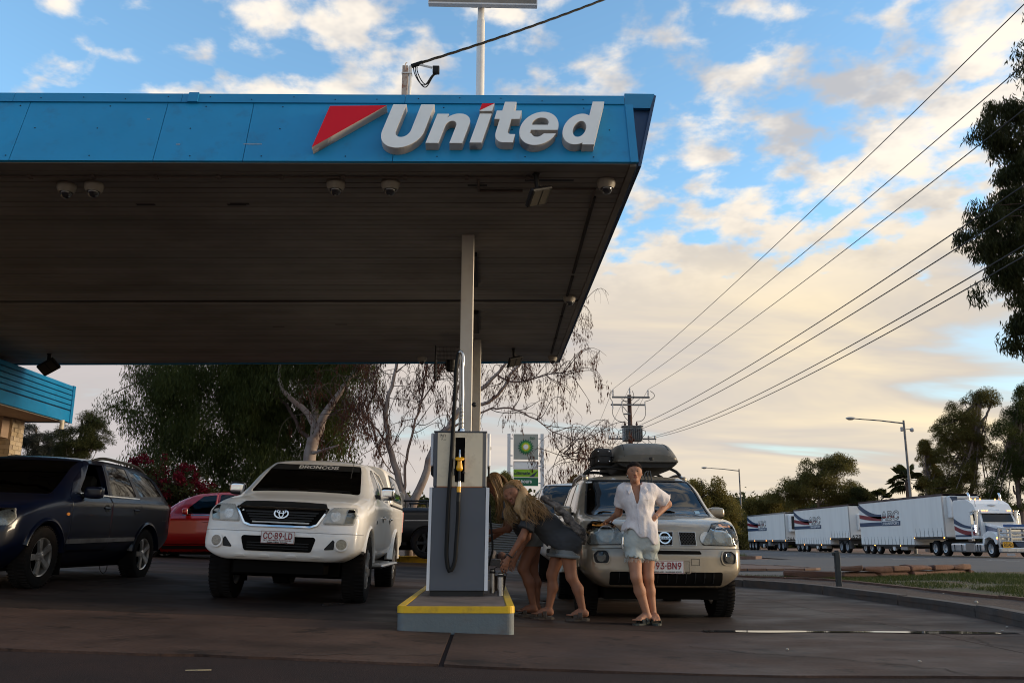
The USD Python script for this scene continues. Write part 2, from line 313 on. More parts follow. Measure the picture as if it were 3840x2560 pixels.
paved = sg.Polygon(np.vstack([kerb_line, [(3, -5), (-22, -5), (-22, 46), (1.5, 46)]]))
obj('asphalt', sheet(paved, lambda x, y: gz(x, y) - 0.016, 1.2), M_asph, kind='structure')
# concrete slabs of the forecourt, each with its own edges; the joints between are open
fc = G('forecourt', kind='structure')
colx = [-14.2, -9.6, -4.95, -0.27, 4.15, 6.6]
rowy = [5.92, 8.62, 12.75, 15.6, 18.3, 21.6]
isl_box = (-0.90, 0.275, 7.86, 13.3)
n = 0
for a, b in zip(colx[:-1], colx[1:]):
    for q, (c, d) in enumerate(zip(rowy[:-1], rowy[1:])):
        g = 0.004 if q else 0.007
        if a == -4.95 and q == 0: b2 = b - 0.02
        else: b2 = b
        p = sg.box(a + g, c + g, b2 - g, d - g)
        if q == 0:   # the worn front edge
            xs = np.linspace(a + g, b2 - g, 28)
            ye = c + 0.05 * (meshkit.noise(np.c_[xs * 1.7, xs * 0, xs * 0]) - 0.5) + 0.03 * (meshkit.noise(np.c_[xs * 9, xs * 0, xs * 0]) - 0.5) - np.interp(xs, [-8, -1, 6], [0.14, 0.0, 0.14])
            p = sg.Polygon(np.vstack([np.c_[xs, ye], [(b2 - g, d - g), (a + g, d - g)]]))
        p = p.intersection(paved.buffer(-0.02))
        for pp in polys(p):
            m = sheet(pp, lambda x, y: gz(x, y) + 0.0, 0.6)
            rim = np.array(pp.segmentize(0.6).exterior.coords)[:-1]
            k = len(rim); t = np.arange(k); t2 = (t + 1) % k; z = gz(rim[:, 0], rim[:, 1])
            V = np.vstack([np.c_[rim, z], np.c_[rim, z - 0.1]]); ccw = pp.exterior.is_ccw
            F = np.vstack([np.stack([t, k + t, k + t2], 1), np.stack([t, k + t2, t2], 1)]); F = F if ccw else F[:, ::-1]
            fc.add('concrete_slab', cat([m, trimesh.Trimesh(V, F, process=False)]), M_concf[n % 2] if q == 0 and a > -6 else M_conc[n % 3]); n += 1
def crack(pts, w=0.012, seed=0):
    r = np.random.RandomState(seed); P = np.array(pts, float); t = np.r_[0, np.cumsum(np.linalg.norm(np.diff(P, axis=0), axis=1))]
    s = np.linspace(0, t[-1], int(t[-1] / 0.07) + 2); Q = np.c_[np.interp(s, t, P[:, 0]), np.interp(s, t, P[:, 1])] + r.normal(0, 0.022, (len(s), 2))
    return sheet(sg.LineString(Q).buffer(w * 0.5), lambda x, y: gz(x, y) + 0.004, 0.3)
for k, c in enumerate([[(2.1, 6.9), (2.5, 6.7), (2.75, 6.45), (3.05, 6.15), (3.15, 5.8)], [(4.35, 8.2), (4.2, 7.6), (4.5, 7.1), (4.35, 6.6), (4.6, 6.2)], [(-1.25, 6.05), (-0.9, 6.2), (-0.3, 6.32)], [(1.6, 7.4), (2.1, 6.9)]]):
    fc.add('crack', crack(c, 0.013, k), M_crack)
# water lying in the long joint
M_water = mat('water', (0.02, 0.018, 0.016), 0.03, spec=1.0)
xs = np.linspace(2.05, 5.0, 60); w = 0.045 + 0.06 * meshkit.noise(np.c_[xs * 2.2, xs * 0, xs * 0 + 3]) * np.interp(xs, [2.05, 2.2, 3.0, 3.5, 4.4, 5.0], [0.9, 1.3, .5, 0.35, 1.5, 0.2])
mid = 8.62 - 0.05 * np.clip(xs - 3.4, 0, 9) ** 1.5 + 0.012 * np.sin(xs * 9)
obj('puddle', sheet(sg.Polygon(np.vstack([np.c_[xs, mid + w], np.c_[xs, mid - w * 1.1][::-1]])), lambda x, y: gz(x, y) + 0.006, 0.1), M_water, kind='structure')
bl = lambda cx, cy, r, sd: sg.Polygon([(cx + r * (0.6 + 0.8 * meshkit.noise(np.array([math.cos(a) * 1.6 + sd, math.sin(a) * 1.6, sd]))) * math.cos(a), cy + 2.2 * r * (0.6 + 0.8 * meshkit.noise(np.array([math.cos(a) * 1.6 + sd, math.sin(a) * 1.6, sd]))) * math.sin(a)) for a in np.linspace(0, 2 * PI, 40)[:-1]])
M_wet = mat('wet_concrete', (0.05, 0.036, 0.03), 0.12, var=0.4, vs=6, rvar=0.1, spec=0.8, coords='position')
for cx, cy, r in [(0.62, 9.9, 0.10), (0.55, 10.8, 0.12), (-1.75, 10.5, 0.12), (0.75, 12.1, .12)]:
    obj('puddle', sheet(bl(cx, cy, r, cx * 3), lambda x, y: gz(x, y) + 0.005, 0.1), M_wet, kind='structure')

# ------------------------------------------------------------------ kerb, edging, lawn, road
M_kerb = mat('kerb_concrete', (0.058, 0.054, 0.053), 0.85, var=0.35, vs=5, bump=0.006, bs=40, dirt=(0.1, 0.065, 0.045), dfac=0.6, ds=3)
M_kerb2 = mat('edging_timber', (0.095, 0.047, 0.03), 0.9, var=0.35, vs=6, bump=0.008, bs=30)
def blocks_along(line, width, height, length, name, thing, m, gap=0.012, zf=None, jit=0.01, z0=-0.1, bev=0.012):
    ls = sg.LineString(line); L = ls.length; s = 0; k = 0; r = np.random.RandomState(len(name) + 3)
    while s < L - 0.1:
        e = min(s + length * r.uniform(0.85, 1.15), L)
        pts = [np.array(ls.interpolate(s + gap + (e - s - 2 * gap) * t).coords[0]) for t in np.linspace(0, 1, 5)]
        strip = sg.LineString(pts).buffer(width / 2, cap_style=2, join_style=2)
        h = height + r.uniform(-jit, jit); c = pts[2]; zz = 0 if zf is None else float(zf(*c))
        t = extr(strip.buffer(-bev, join_style=2), h - z0); b = extr(strip, h - z0 - bev)
        t.apply_translation([0, 0, zz + z0]); b.apply_translation([0, 0, zz + z0])
        hull = cat([b, t]) if bev else b
        thing.add(name, hull, m); s = e; k += 1
kb = G('kerb', kind='structure')
ks = smoothpath(np.c_[kerb_line, kerb_line[:, 0] * 0], 80)[:, :2]
kl = np.array(sg.LineString(ks).parallel_offset(0.09, 'left').coords)
if np.linalg.norm(kl[0] - ks[0]) > 3: kl = kl[::-1]
blocks_along(kl, 0.17, 0.125, 2.4, 'kerb_stone', kb, M_kerb, zf=gz)
edge_line = np.array([(4.6, 22.6), (5.7, 20.7), (7.0, 18.9), (7.28, 16.2), (7.34, 12.3), (7.15, 9.2), (6.6, 6.0), (5.6, 3.0)])
es = smoothpath(np.c_[edge_line, edge_line[:, 0] * 0], 60)[:, :2]
eg = G('lawn_edging', kind='structure')
blocks_along(es, 0.12, 0.10, 1.8, 'edging_stone', eg, M_kerb2)
M_mulch = mat('mulch', (0.055, 0.034, 0.026), 0.95, var=0.6, vs=28, bump=0.03, bs=30, coords='position')
verge = sg.Polygon(np.vstack([ks, es[::-1]])).buffer(0)
obj('planting_strip', sheet(verge, lambda x, y: gz(x, y) + 0.045 + 0.03 * meshkit.noise(np.stack([x * 3, y * 3, x * 0], -1)), 0.35), M_mulch, kind='structure')
lawn_edge = np.array([(4.8, 22.9), (6.2, 21.6), (8.0, 20.2), (9.6, 20.9), (11.2, 22.0), (13.6, 23.7), (17.5, 25.0), (24, 25.5), (34, 24), (34, 3)])
lawn = sg.Polygon(np.vstack([es, lawn_edge[::-1]])).buffer(0)
M_lawn = mat('lawn_soil', (0.06, 0.055, 0.022), 0.95, var=0.5, vs=2.2, bump=0.02, bs=20, dirt=(0.10, 0.05, 0.028), dfac=0.8, ds=0.55, drange=(0.47, 0.6), coords='position')
lz = lambda x, y: 0.03 + 0.055 * np.clip((x - 7.3) / 3, 0, 1) + 0.02 * meshkit.noise(np.stack([x, y, x * 0], -1))
obj('lawn', sheet(lawn, lz, 0.7), M_lawn, kind='structure')
M_grass = leafmat('grass_blade', (0.085, 0.115, 0.026), 0.5, 0.3, vs=0.8)
def grass_field(poly, count, zf, seed, hmax=0.07):
    r = np.random.RandomState(seed); a, b, c, d = poly.bounds; q = r.uniform((a, b), (c, d), (count * 3, 2))
    den = meshkit.fbm(np.c_[q * 0.55, q[:, 0] * 0], 3, 4); q = q[shapely.contains_xy(poly, q[:, 0], q[:, 1]) & (den > 0.36 + 0.12 * r.rand(len(q)))][:count]
    k = len(q); an = r.uniform(0, 2 * PI, k); h = r.uniform(0.3, 1, k) * hmax; w = 0.006; le = r.uniform(-0.5, 0.5, (k, 2)) * h[:, None]
    base = np.c_[q, zf(q[:, 0], q[:, 1]) - 0.005]; dx = np.c_[np.cos(an), np.sin(an), an * 0] * w
    V = np.stack([base - dx, base + dx, base + np.c_[le, h]], 1).reshape(-1, 3)
    return trimesh.Trimesh(V, np.arange(3 * k).reshape(-1, 3), process=False)
near_l = lawn.intersection(sg.box(5, 9, 19, 26))
obj('lawn_grass', grass_field(near_l, 110000, lz, 5, .085), M_grass, kind='stuff', label='short patchy green grass on the lawn beside the kerb', category='grass')
road_poly = sg.Polygon([(1.5, 24.5), (4.8, 22.8), (6.2, 21.7), (8.0, 20.3), (9.6, 21.0), (11.2, 22.1), (13.6, 23.8), (17.5, 25.1), (24, 25.6), (36, 24.3), (36, -20), (60, -60), (60, 20), (35.2, 30), (35.2, 420), (16, 420), (16, 47), (1.5, 46)])
obj('road', sheet(road_poly, lambda x, y: gz(x, y) - 0.018, 6.0), M_road, kind='structure')
M_line = mat('road_paint', (0.5, 0.5, 0.48), 0.7, var=0.3, vs=20)
for k, (x, y) in enumerate([(22.6, 47 + 9 * j) for j in range(12)] + [(26.3, 44 + 9 * j) for j in range(12)]):
    obj('lane_marking', gridmesh([x - 0.06, x + 0.06], [y, y + 3], lambda X, Y: X * 0 - 0.012), M_line, kind='structure')
# raised traffic island of red pavers, and a far one with grass
M_paver = [mat('paver_%d' % i, c, 0.9, var=0.3, vs=6, bump=0.006, bs=25) for i, c in enumerate([(0.10, 0.056, 0.04), (0.12, 0.072, 0.054), (0.085, 0.046, 0.034)])]
ti = G('traffic_island', kind='structure')
isl = sg.Polygon([(4.2, 26.6), (10.0, 27.5), (10.6, 28.4), (10.4, 31.0), (9.6, 32.6), (5.0, 32.3)])
ti.add('core', cat([extr(isl.buffer(-0.3), 0.05)]), M_paver[0])
edge = np.array(isl.segmentize(0.8).exterior.coords); per = isl.exterior; s = 0; k = 0
while s < per.length - 0.2:
    e = min(s + 0.62, per.length); a, b = (np.array(per.interpolate(t).coords[0]) for t in (s + 0.012, e - 0.012))
    d = (b - a) / np.linalg.norm(b - a); nrm = np.array([-d[1], d[0]]) * 0.30 * (1 if per.is_ccw else -1)
    ti.add('paver', extr(sg.Polygon([a, b, b + nrm, a + nrm]).buffer(-0.006), 0.055 + 0.015 * rng.rand()), M_paver[k % 3]); s = e; k += 1
fi = G('far_traffic_island', kind='structure')
isf = sg.Polygon([(8.5, 46.5), (13.9, 46.4), (14.9, 48.6), (13.8, 52.2), (8.5, 56)])
fi.add('kerb_ring', extr(isf.difference(isf.buffer(-0.25)), 0.14), M_paver[1]); 
obj('far_island_grass', cat([extr(isf.buffer(-0.25), 0.11), grass_field(isf.buffer(-0.3), 6000, lambda x, y: x * 0 + 0.11, 8, 0.25)]), M_grass, kind='stuff', label='dry grass on the far traffic island', category='grass')

# sandstone retaining blocks at the back of the lawn
M_sand = [mat('sandstone_%d' % i, c, 0.92, var=0.4, vs=5, bump=0.02, bs=14, dirt=(0.07, 0.03, 0.02), dfac=0.7, ds=2.5, coords='position') for i, c in enumerate([(0.115, 0.052, 0.030), (0.095, 0.042, 0.025), (0.13, 0.066, 0.04)])]
rw = G('retaining_wall', 'low wall of rough orange sandstone blocks at the back of the lawn', 'wall', loc=(8.0, 20.2, 0))
wl = sg.LineString([(6.9, 20.9), (8.0, 20.05), (9.6, 20.75), (11.2, 21.85), (12.2, 22.6)])
r = np.random.RandomState(4)
for course in range(2):
    s = 0.0 if course == 0 else 1.2
    while s < wl.length - (0.3 if course == 0 else .9):
        ln = r.uniform(0.55, 1.25); e = min(s + ln, wl.length); a, b = (np.array(wl.interpolate(t).coords[0]) for t in (s, e))
        an = math.atan2(b[1] - a[1], b[0] - a[0]); hh = 0.135 if course == 0 else 0.115
        m = box((0, 0, 0), (np.linalg.norm(b - a) - 0.02, 0.32, hh - 0.01), 0.03).subdivide()
        v = m.vertices; m.vertices = v + 0.09 * (meshkit.noise(v * 5 + s * 3 + course * 9)[:, None] - 0.5) * np.sign(v)
        m.apply_transform(trimesh.transformations.rotation_matrix(an + r.uniform(-0.04, 0.04), (0, 0, 1)))
        m.apply_translation([(a[0] + b[0]) / 2 + r.uniform(-.02, .02), (a[1] + b[1]) / 2, 0.06 + hh / 2 + course * 0.14 ])
        rw.add('sandstone_block', m, M_sand[r.randint(3)], world=True); s = e
# steel post in the planting strip
M_post = mat('post_galvanised', (0.025, 0.032, 0.036), 0.6, metal=0.4, var=0.3, vs=8)
pt = G('steel_post', 'short dark steel post standing in the strip between kerb and lawn', 'post', loc=(6.45, 16.5, 0.04))
pt.add('shaft', bx(-0.045, 0.045, -0.04, 0.04, -0.1, 0.62, 0.006), M_post)
pt.add('cap', bx(-0.035, 0.035, -0.035, 0.035, 0.622, 0.65, 0.01), M_post); pt.add('lug', bx(-0.085, -0.047, -0.025, 0.025, 0.56, 0.61, 0.006), M_post)
# litter on the forecourt
M_paper = mat('paper_scrap', (0.30, 0.28, 0.24), 0.8, var=0.2, vs=8)
M_straw = mat('straw', (0.42, 0.34, 0.2), 0.8)
stw = G('drinking_straw', 'pale straw lying on the dark asphalt in the foreground', 'straw', loc=(-1.62, 5.3, float(gz(-1.62)) - 0.004))
stw.add('tube', tube([(-0.07, 0, 0), (0.0, 0.0, 0.001), (0.07, 0.015, 0)], 0.003, 6), M_straw)
for k, (x, y) in enumerate([(7.42, 12.0), (8.0, 13.2), (7.0, 11.6), (7.9, 12.2), (6.3, 11.6), (6.9, 13.6), (2.35, 7.15), (3.05, 6.45), (4.95, 8.7), (5.2, 9.05)]):
    v = trimesh.creation.icosphere(2, 0.028 if k < 5 else 0.012); q = v.vertices; v.vertices = (q * (0.5 + meshkit.noise(q * 60 + k)[:, None])) * [1, 0.8, 0.5]
    zz = float(lz(np.array(x), np.array(y))) + 0.05 if x > 7.3 else float(gz(x)) + (0.09 if x > 5.6 else 0.012)
    where = ['on the lawn edging near the picture edge', 'on the grass of the lawn', 'in the dark mulch strip', 'beside the lawn edging', 'in the mulch close to the kerb', 'in the mulch near the steel post', 'on the bare concrete below the puddle', 'on the concrete near the worn slab edge', 'at the foot of the kerb', 'against the kerb at the picture edge'][k]
    v.apply_translation([x, y, zz]); obj('litter', v, M_paper, smooth=True, label='small crumpled pale scrap ' + where, category='litter')
# ------------------------------------------------------------------ canopy of the filling station
CS = 0.014
YF, YB, XR, XL = 8.0, 17.75, 1.44, -15.0
zs = lambda x: 4.437 - CS * (1.44 - np.asarray(x, float))
LB = math.radians(18.0)
EV = np.array([0, math.sin(LB), math.cos(LB)]); EN = np.array([0, -math.cos(LB), math.sin(LB)]); EX = np.array([1.0, 0, CS]) / math.hypot(1, CS)
FO = np.array([XR, YF, zs(XR)])                                  # lower right corner of the fascia
def fas(px, py, off=0.0):
    """fascia coordinates (u to the right, v up the slope) of what is seen at a pixel"""
    d = ray(px, py); o = FO + EN * off; p = CAM + d * (((o - CAM) @ EN) / (d @ EN)); return np.array([(p - o) @ EX, (p - o) @ EV])
def onf(poly, off, depth):
    return orient(extr(poly, depth), FO + EN * off, EX, EV, EN)
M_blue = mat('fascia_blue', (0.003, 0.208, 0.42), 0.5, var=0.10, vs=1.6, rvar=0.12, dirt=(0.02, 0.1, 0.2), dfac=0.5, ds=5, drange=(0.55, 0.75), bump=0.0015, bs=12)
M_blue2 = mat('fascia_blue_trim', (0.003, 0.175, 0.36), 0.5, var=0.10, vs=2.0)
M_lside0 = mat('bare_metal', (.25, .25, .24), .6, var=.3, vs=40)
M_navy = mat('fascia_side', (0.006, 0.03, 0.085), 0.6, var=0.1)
M_soffit = [mat('soffit_%d' % i, c, 0.75, var=0.22, vs=1.3, vs3=(0.6, 1, 1), dirt=(0.09, 0.065, 0.05), dfac=0.5, ds=0.8, drange=(0.5, 0.72)) for i, c in enumerate([(0.20, 0.182, 0.16), (0.18, 0.164, 0.145), (0.215, 0.195, 0.172)])]
M_white = mat('paint_white', (0.62, 0.61, 0.58), 0.5, var=0.1, vs=3, dirt=(0.4, 0.33, 0.26), dfac=0.35, ds=4, drange=(0.5, 0.75))
M_col = mat('column_paint', (0.50, 0.46, 0.40), 0.5, var=0.1, vs=3, dirt=(0.28, 0.2, 0.14), dfac=0.5, ds=3, drange=(0.5, 0.75))
M_dark = mat('dark_plastic', (0.010, 0.009, 0.009), 0.5, spec=.2)
M_black = mat('black_rubber', (0.007, 0.007, 0.007), 0.6, spec=.2)
M_chrome = mat('chrome', (0.72, 0.72, 0.72), 0.12, metal=1.0)
M_steel = mat('stainless', (0.5, 0.5, 0.5), 0.28, metal=1.0, var=0.1, vs=30)
M_rust = mat('rusty_steel', (0.40, 0.33, 0.27), 0.75, var=0.2, vs=6, dirt=(0.2, 0.07, 0.03), dfac=0.9, ds=6, drange=(0.5, 0.6))

cp = G('station_canopy', 'wide flat fuel station canopy with blue fascia over the pumps', 'canopy', loc=(-0.26, 10.1, 0))
H = 0.885
cuts = sorted([fas(x, 500)[0] for x in (70, 600, 930)]); us = [XL - XR] + cuts + [fas(1480, 500)[0], 0.0]
for a, b in zip(us[:-1], us[1:]):
    cp.add('fascia_panel', onf(sg.box(a + 0.003, 0, b - 0.003, H - 0.115), 0, 0.03), M_blue, world=True)
us2 = [XL - XR, fas(40, 400)[0], fas(675, 400)[0], fas(1515, 400)[0], -0.075]
for a, b in zip(us2[:-1], us2[1:]):
    cp.add('fascia_trim', onf(sg.box(a + 0.002, H - 0.117, b - 0.002, H), 0.0, 0.045), M_blue2, world=True)
cp.add('trim_joiner', onf(sg.box(fas(725, 372)[0] - 0.05, H - 0.12, fas(725, 372)[0] + 0.05, H + 0.004), 0.02, 0.04), M_blue2, world=True)
cp.add('corner_trim', onf(sg.box(-0.072, -0.012, 0.006, H - 0.12), 0.031, 0.012), M_blue2, world=True)
rq = np.random.RandomState(12)
cp.add('screw_heads', cat([onf(sg.Point(u, H - .06 + rq.uniform(-.02, .02)).buffer(.006, quad_segs=2), 0.045, .003) for u in np.arange(-6.8, -.1, .42)] + [onf(sg.Point(u + rq.uniform(-.15, .15), v).buffer(.007, quad_segs=2), 0.03, .003) for u in np.arange(-6.8, -.1, .8) for v in (.06, .42, .72)]), M_dark, world=True, kind='stuff')
for x, y, w in ((1315, 738, .06), (950, 530, .09), (672, 527, .02), (560, 432, .015), (300, 600, .03)):
    q = fas(x * .7 if x < 1400 and y > 600 else x, y); 
    if -7 < q[0] < -.1 and 0.02 < q[1] < .78: cp.add('scrape', onf(sg.box(q[0] - w, q[1] - .006, q[0] + w, q[1] + .004), 0.0305, .001), M_lside0, world=True)
# flaring side fascia and its cap
S0, S1 = np.array([XR, YF, zs(XR) - 0.01]), np.array([XR, YB, zs(XR) - 0.01]); fl = np.array([0.235, 0.02, 0.93])
def quadslab(a, b, c, d, n, t):
    a, b, c, d = (np.asarray(q, float) for q in (a, b, c, d)); n = np.asarray(n, float) * t
    return trimesh.convex.convex_hull(np.array([a, b, c, d, a + n, b + n, c + n, d + n]))
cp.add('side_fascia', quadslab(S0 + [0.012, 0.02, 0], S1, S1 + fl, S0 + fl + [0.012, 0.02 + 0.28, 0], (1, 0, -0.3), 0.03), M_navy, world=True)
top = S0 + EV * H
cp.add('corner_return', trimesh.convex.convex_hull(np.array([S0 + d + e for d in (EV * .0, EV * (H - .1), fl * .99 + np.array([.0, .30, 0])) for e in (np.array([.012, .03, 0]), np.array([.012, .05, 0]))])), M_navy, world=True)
cp.add('corner_cap', trimesh.convex.convex_hull(np.array([top + d for d in ([-0.07, -0.05, -0.115], [0.19, -0.05, -0.115], [0.24, -0.05, 0.045], [-0.07, -0.05, 0.045], [-0.07, 0.2, -0.115], [0.19, 0.2, -0.115], [0.24, 0.2, 0.045], [-0.07, 0.2, 0.045])])), M_blue2, world=True)
# soffit boards
ys = np.arange(YF + 0.07, YB - 0.05, 0.136); rs = np.random.RandomState(3)
for k, y in enumerate(ys):
    gap = 0.013
    if abs(y - 12.95) < 0.068: continue
    m = bx(XL, XR - 0.07, y + gap / 2, y + 0.136 - gap / 2, 0, 0.02, 0.003); v = m.vertices; m.vertices = v + np.c_[v[:, 0] * 0, v[:, 0] * 0, zs(v[:, 0]) + rs.uniform(-0.002, 0.002)]
    cp.add('soffit_board', m, M_soffit[rs.randint(3)], world=True)
def sofbox(x0, x1, y0, y1, z0, z1, b=0.0):
    m = bx(x0, x1, y0, y1, z0, z1, b); v = m.vertices; m.vertices = v + np.c_[v[:, 0] * 0, v[:, 0] * 0, zs(v[:, 0])]; return m
cp.add('soffit_joint', sofbox(XL, XR - 0.07, 12.9, 13.03, 0.004, 0.02), M_dark, world=True)
cp.add('soffit_backing', sofbox(XL, XR, YF + 0.03, YB, 0.028, 0.05), M_dark, world=True)
cp.add('edge_trim', sofbox(XR - 0.066, XR - 0.002, YF + 0.04, YB, -0.012, 0.022), M_soffit[0], world=True)
cp.add('edge_trim', sofbox(XL, XR - 0.07, YF + 0.0, YF + 0.066, -0.006, 0.022), M_soffit[1], world=True)
cp.add('rear_fascia', sofbox(XL, XR, YB + 0.003, YB + 0.05, -0.02, 0.9), M_blue2, world=True)
cp.add('roof_sheet', sofbox(XL, XR, YF + 0.3, YB, 0.80, 0.83), M_steel, world=True)
cp.add('column', bx(-0.335, -0.185, 10.05, 10.2, 0.0, float(zs(-0.26)) + 0.01, 0.008), M_col, world=True)
cp.add('column', bx(-0.285, -0.135, 15.7, 15.85, 0.0, float(zs(-0.2)) + 0.01, 0.008), M_col, world=True)
# peeling spots under the boards
for k, (px, py) in enumerate([(548, 760), (900, 762), (1045, 1220), (1280, 1215), (888, 765), (1790, 705), (2060, 690)]):
    p = atz(px, py, float(zs(-2)) - 0.001); sc = 0.10 if k < 6 else 0.25
    cp.add('peeled_patch', sofbox(p[0] - sc, p[0] + sc, p[1] - 0.03, p[1] + 0.02, -0.002, -0.001), M_dark, world=True)

# raised sign on the fascia
sgn = G('fascia_sign', 'big white raised italic lettering with a red triangle on the blue fascia', 'sign', loc=tuple(FO + EX * -2.2))
M_letter = mat('letter_white', (0.66, 0.66, 0.63), 0.4, var=0.05, vs=3); M_lside = mat('letter_side', (0.50, 0.45, 0.40), 0.5, var=0.15, vs=3, dirt=(0.14, 0.14, 0.15), dfac=0.8, ds=3, drange=(0.55, 0.62))
M_red = mat('sign_red', (0.56, 0.003, 0.012), 0.5, spec=.2)
z7 = lambda x, y: fas(1100 + x / 1.68, y / 1.68, 0.125)
def letter(name, poly, front=M_letter):
    s = sgn.add(name, onf(poly, 0.031, 0.094), M_lside, world=True)
    s.add(name + '_face', onf(poly.buffer(-0.001), 0.1255, 0.004), front, world=True); return s
def lbox(x0, x1, y0, y1): a = z7((x0 + x1) / 2, y1); b = z7((x0 + x1) / 2, y0); return z7(x0, (y0 + y1) / 2)[0], z7(x1, (y0 + y1) / 2)[0], a[1], b[1]
SH = 0.27                                                        # slant
def fitshear(p, B):
    p = sa.affine_transform(p, [1, SH, 0, 1, 0, 0]); return fit(p, *B)
arc = lambda cx, cy, rx, ry, a0, a1, n=24: [(cx + rx * math.cos(t), cy + ry * math.sin(t)) for t in np.linspace(math.radians(a0), math.radians(a1), n)]
Up = sg.Polygon([(0, 100), (0, 38)] + arc(40, 38, 40, 38, 180, 360) + [(80, 100), (54, 100), (54, 40)] + arc(40, 40, 14, 16, 0, -180) + [(26, 100)])
Np = sg.Polygon([(0, 0), (0, 78), (24, 78), (24, 68)] + arc(46, 52, 28, 27, 130, 0) + [(74, 0), (48, 0), (48, 46)] + arc(37, 46, 11, 13, 0, 180) + [(26, 0)])
Ip = sg.box(0, 0, 26, 78)
Tp = sg.Polygon([(12, 100), (38, 100), (38, 78), (56, 78), (56, 57), (38, 57), (38, 28)] + arc(47, 28, 9, 8, 180, 270) + [(56, 20), (56, 0), (40, 0)] + arc(36, 24, 24, 24, 270, 180) + [(12, 57), (0, 57), (0, 78), (12, 78)])
Ep = sa.scale(sg.Point(0, 0).buffer(1, quad_segs=16), 40, 39).difference(sa.translate(sa.scale(sg.Point(0, 0).buffer(1), 17, 13), 0, 12).intersection(sg.box(-50, 8, 50, 50))).difference(sg.box(-16, -4 - 8, 60, -4)).difference(sa.scale(sg.Point(0, 0).buffer(1), 16, 20).intersection(sg.box(-50, -22, 50, -4)))
Ep = Ep.union(sg.box(-30, -4, 39, 8)).buffer(0)
Dp = sa.translate(sa.scale(sg.Point(0, 0).buffer(1, quad_segs=16), 34, 39), 34, 39).difference(sa.translate(sa.scale(sg.Point(0, 0).buffer(1), 14, 20), 36, 39)).union(sg.box(50, 0, 76, 110)).buffer(0)
Dp = Dp.difference(sa.translate(sa.scale(sg.Point(0, 0).buffer(1), 14, 20), 36, 39))
letter('letter_u', fitshear(Up, lbox(555, 880, 641, 914))); letter('letter_n', fitshear(Np, lbox(835, 1110, 702, 888)))
letter('letter_i', fitshear(Ip, lbox(1109, 1246, 706, 888))); letter('letter_t', fitshear(Tp, lbox(1262, 1438, 634, 889)))
letter('letter_e', fitshear(Ep, lbox(1420, 1669, 699, 908))); letter('letter_d', fitshear(Dp, lbox(1689, 1966, 638, 908)))
P = lambda *q: sg.Polygon([z7(*t) for t in q])
letter('letter_i_dot', P((1184, 643), (1262, 643), (1246, 690), (1168, 690)))
sgn.add('letter_i_flag', onf(P((1184, 643), (1262, 643), (1168, 686)), 0.130, 0.003), M_red, world=True)
letter('red_triangle', P((226, 645), (583, 645), (117, 902)), M_red)
# fittings under the canopy
def sof(px, py, dz=0.0):
    d = ray(px, py); k = (FO[2] + dz - CAMZ - CS * 1.44) / (d[2] - CS * d[0]); return CAM + d * k
M_cond = mat('conduit_grime', (0.10, 0.075, 0.062), 0.8, var=0.3, vs=6)
cd = G('cable_conduit', 'thin conduit along the front of the canopy soffit, branching to the floodlight', 'conduit', loc=(-3, 8.3, 4.35))
def run(name, pts, r=0.012):
    P = [np.array([x, y, float(zs(x)) - 0.014]) for x, y in pts]; cd.add(name, tube(P, r, 8), M_cond, world=True)
y0 = sof(1000, 660)[1]; c1 = sof(1795, 660); c2 = sof(1795, 712); c3 = sof(2232, 705); c4 = sof(2222, 770)
run('main_run', [(XL, y0), (sof(2010, 655)[0], y0)])
run('branch_run', [(c1[0], y0 + 0.02), (c2[0], c2[1])]); run('branch_run', [(c2[0], c2[1]), (sof(1960, 712)[0], c2[1])]); run('branch_run', [(sof(2065, 700)[0], c2[1] - 0.06), (c3[0], c2[1] - 0.06), (c3[0], c2[1] + 0.45)])
for k, x in enumerate(np.arange(-5.2, 0.6, 0.62)): cd.add('saddle', sofbox(x - 0.02, x + 0.02, y0 - 0.03, y0 + 0.03, -0.03, -0.001, 0.004), M_cond, world=True)
M_grime = mat('grime_black', (0.02, 0.017, 0.015), 0.9, var=0.4, vs=20)
gb = G('cable_tray', 'dark grimy cable cover running back along the right side of the soffit', 'cable cover', loc=(0.9, 9.5, 4.4))
t0, t1 = sof(2228, 735), sof(2068, 1322)
for a, b in [(0.0, .34), (.36, .62), (.635, .82), (.83, 1.0)]:
    p, q = t0 + (t1 - t0) * a, t0 + (t1 - t0) * b; w = 0.022
    gb.add('cover_piece', tube([(p[0], p[1], float(zs(p[0])) - .01), (q[0], q[1], float(zs(q[0])) - .01)], w, 6), M_grime, world=True)
M_dome = mat('camera_dome', (0.01, 0.01, 0.012), 0.06, coat=1.0); M_house = mat('camera_house', (0.25, 0.22, 0.18), 0.5, var=0.1)
def dome(px, py, lab, sc=1.0):
    d = sof(px, py - 14, 0.0); g = G('dome_camera', lab, 'security camera', 'dome cameras under the canopy', loc=(d[0], d[1], float(zs(d[0])) - 0.002))
    g.add('housing', lathe([(0, -0.001), (0.062 * sc, -0.001), (0.066 * sc, -0.02), (0.064 * sc, -0.05), (0.05 * sc, -0.062 * sc), (0, -0.062 * sc)][::-1], 24), M_house, smooth=40)
    g.add('dome', lathe([(0, -0.062 * sc)] + [(0.042 * sc * math.cos(t), -0.060 * sc - 0.044 * sc * math.sin(t)) for t in np.linspace(0, PI / 2, 8)], 20), M_dome, smooth=40)
    g.add('trim_ring', lathe([(0.043 * sc, -0.064 * sc), (0.052 * sc, -0.064 * sc), (0.052 * sc, -0.058 * sc), (0.043 * sc, -0.058 * sc), (0.043 * sc, -0.064 * sc)], 20), M_house, smooth=40)
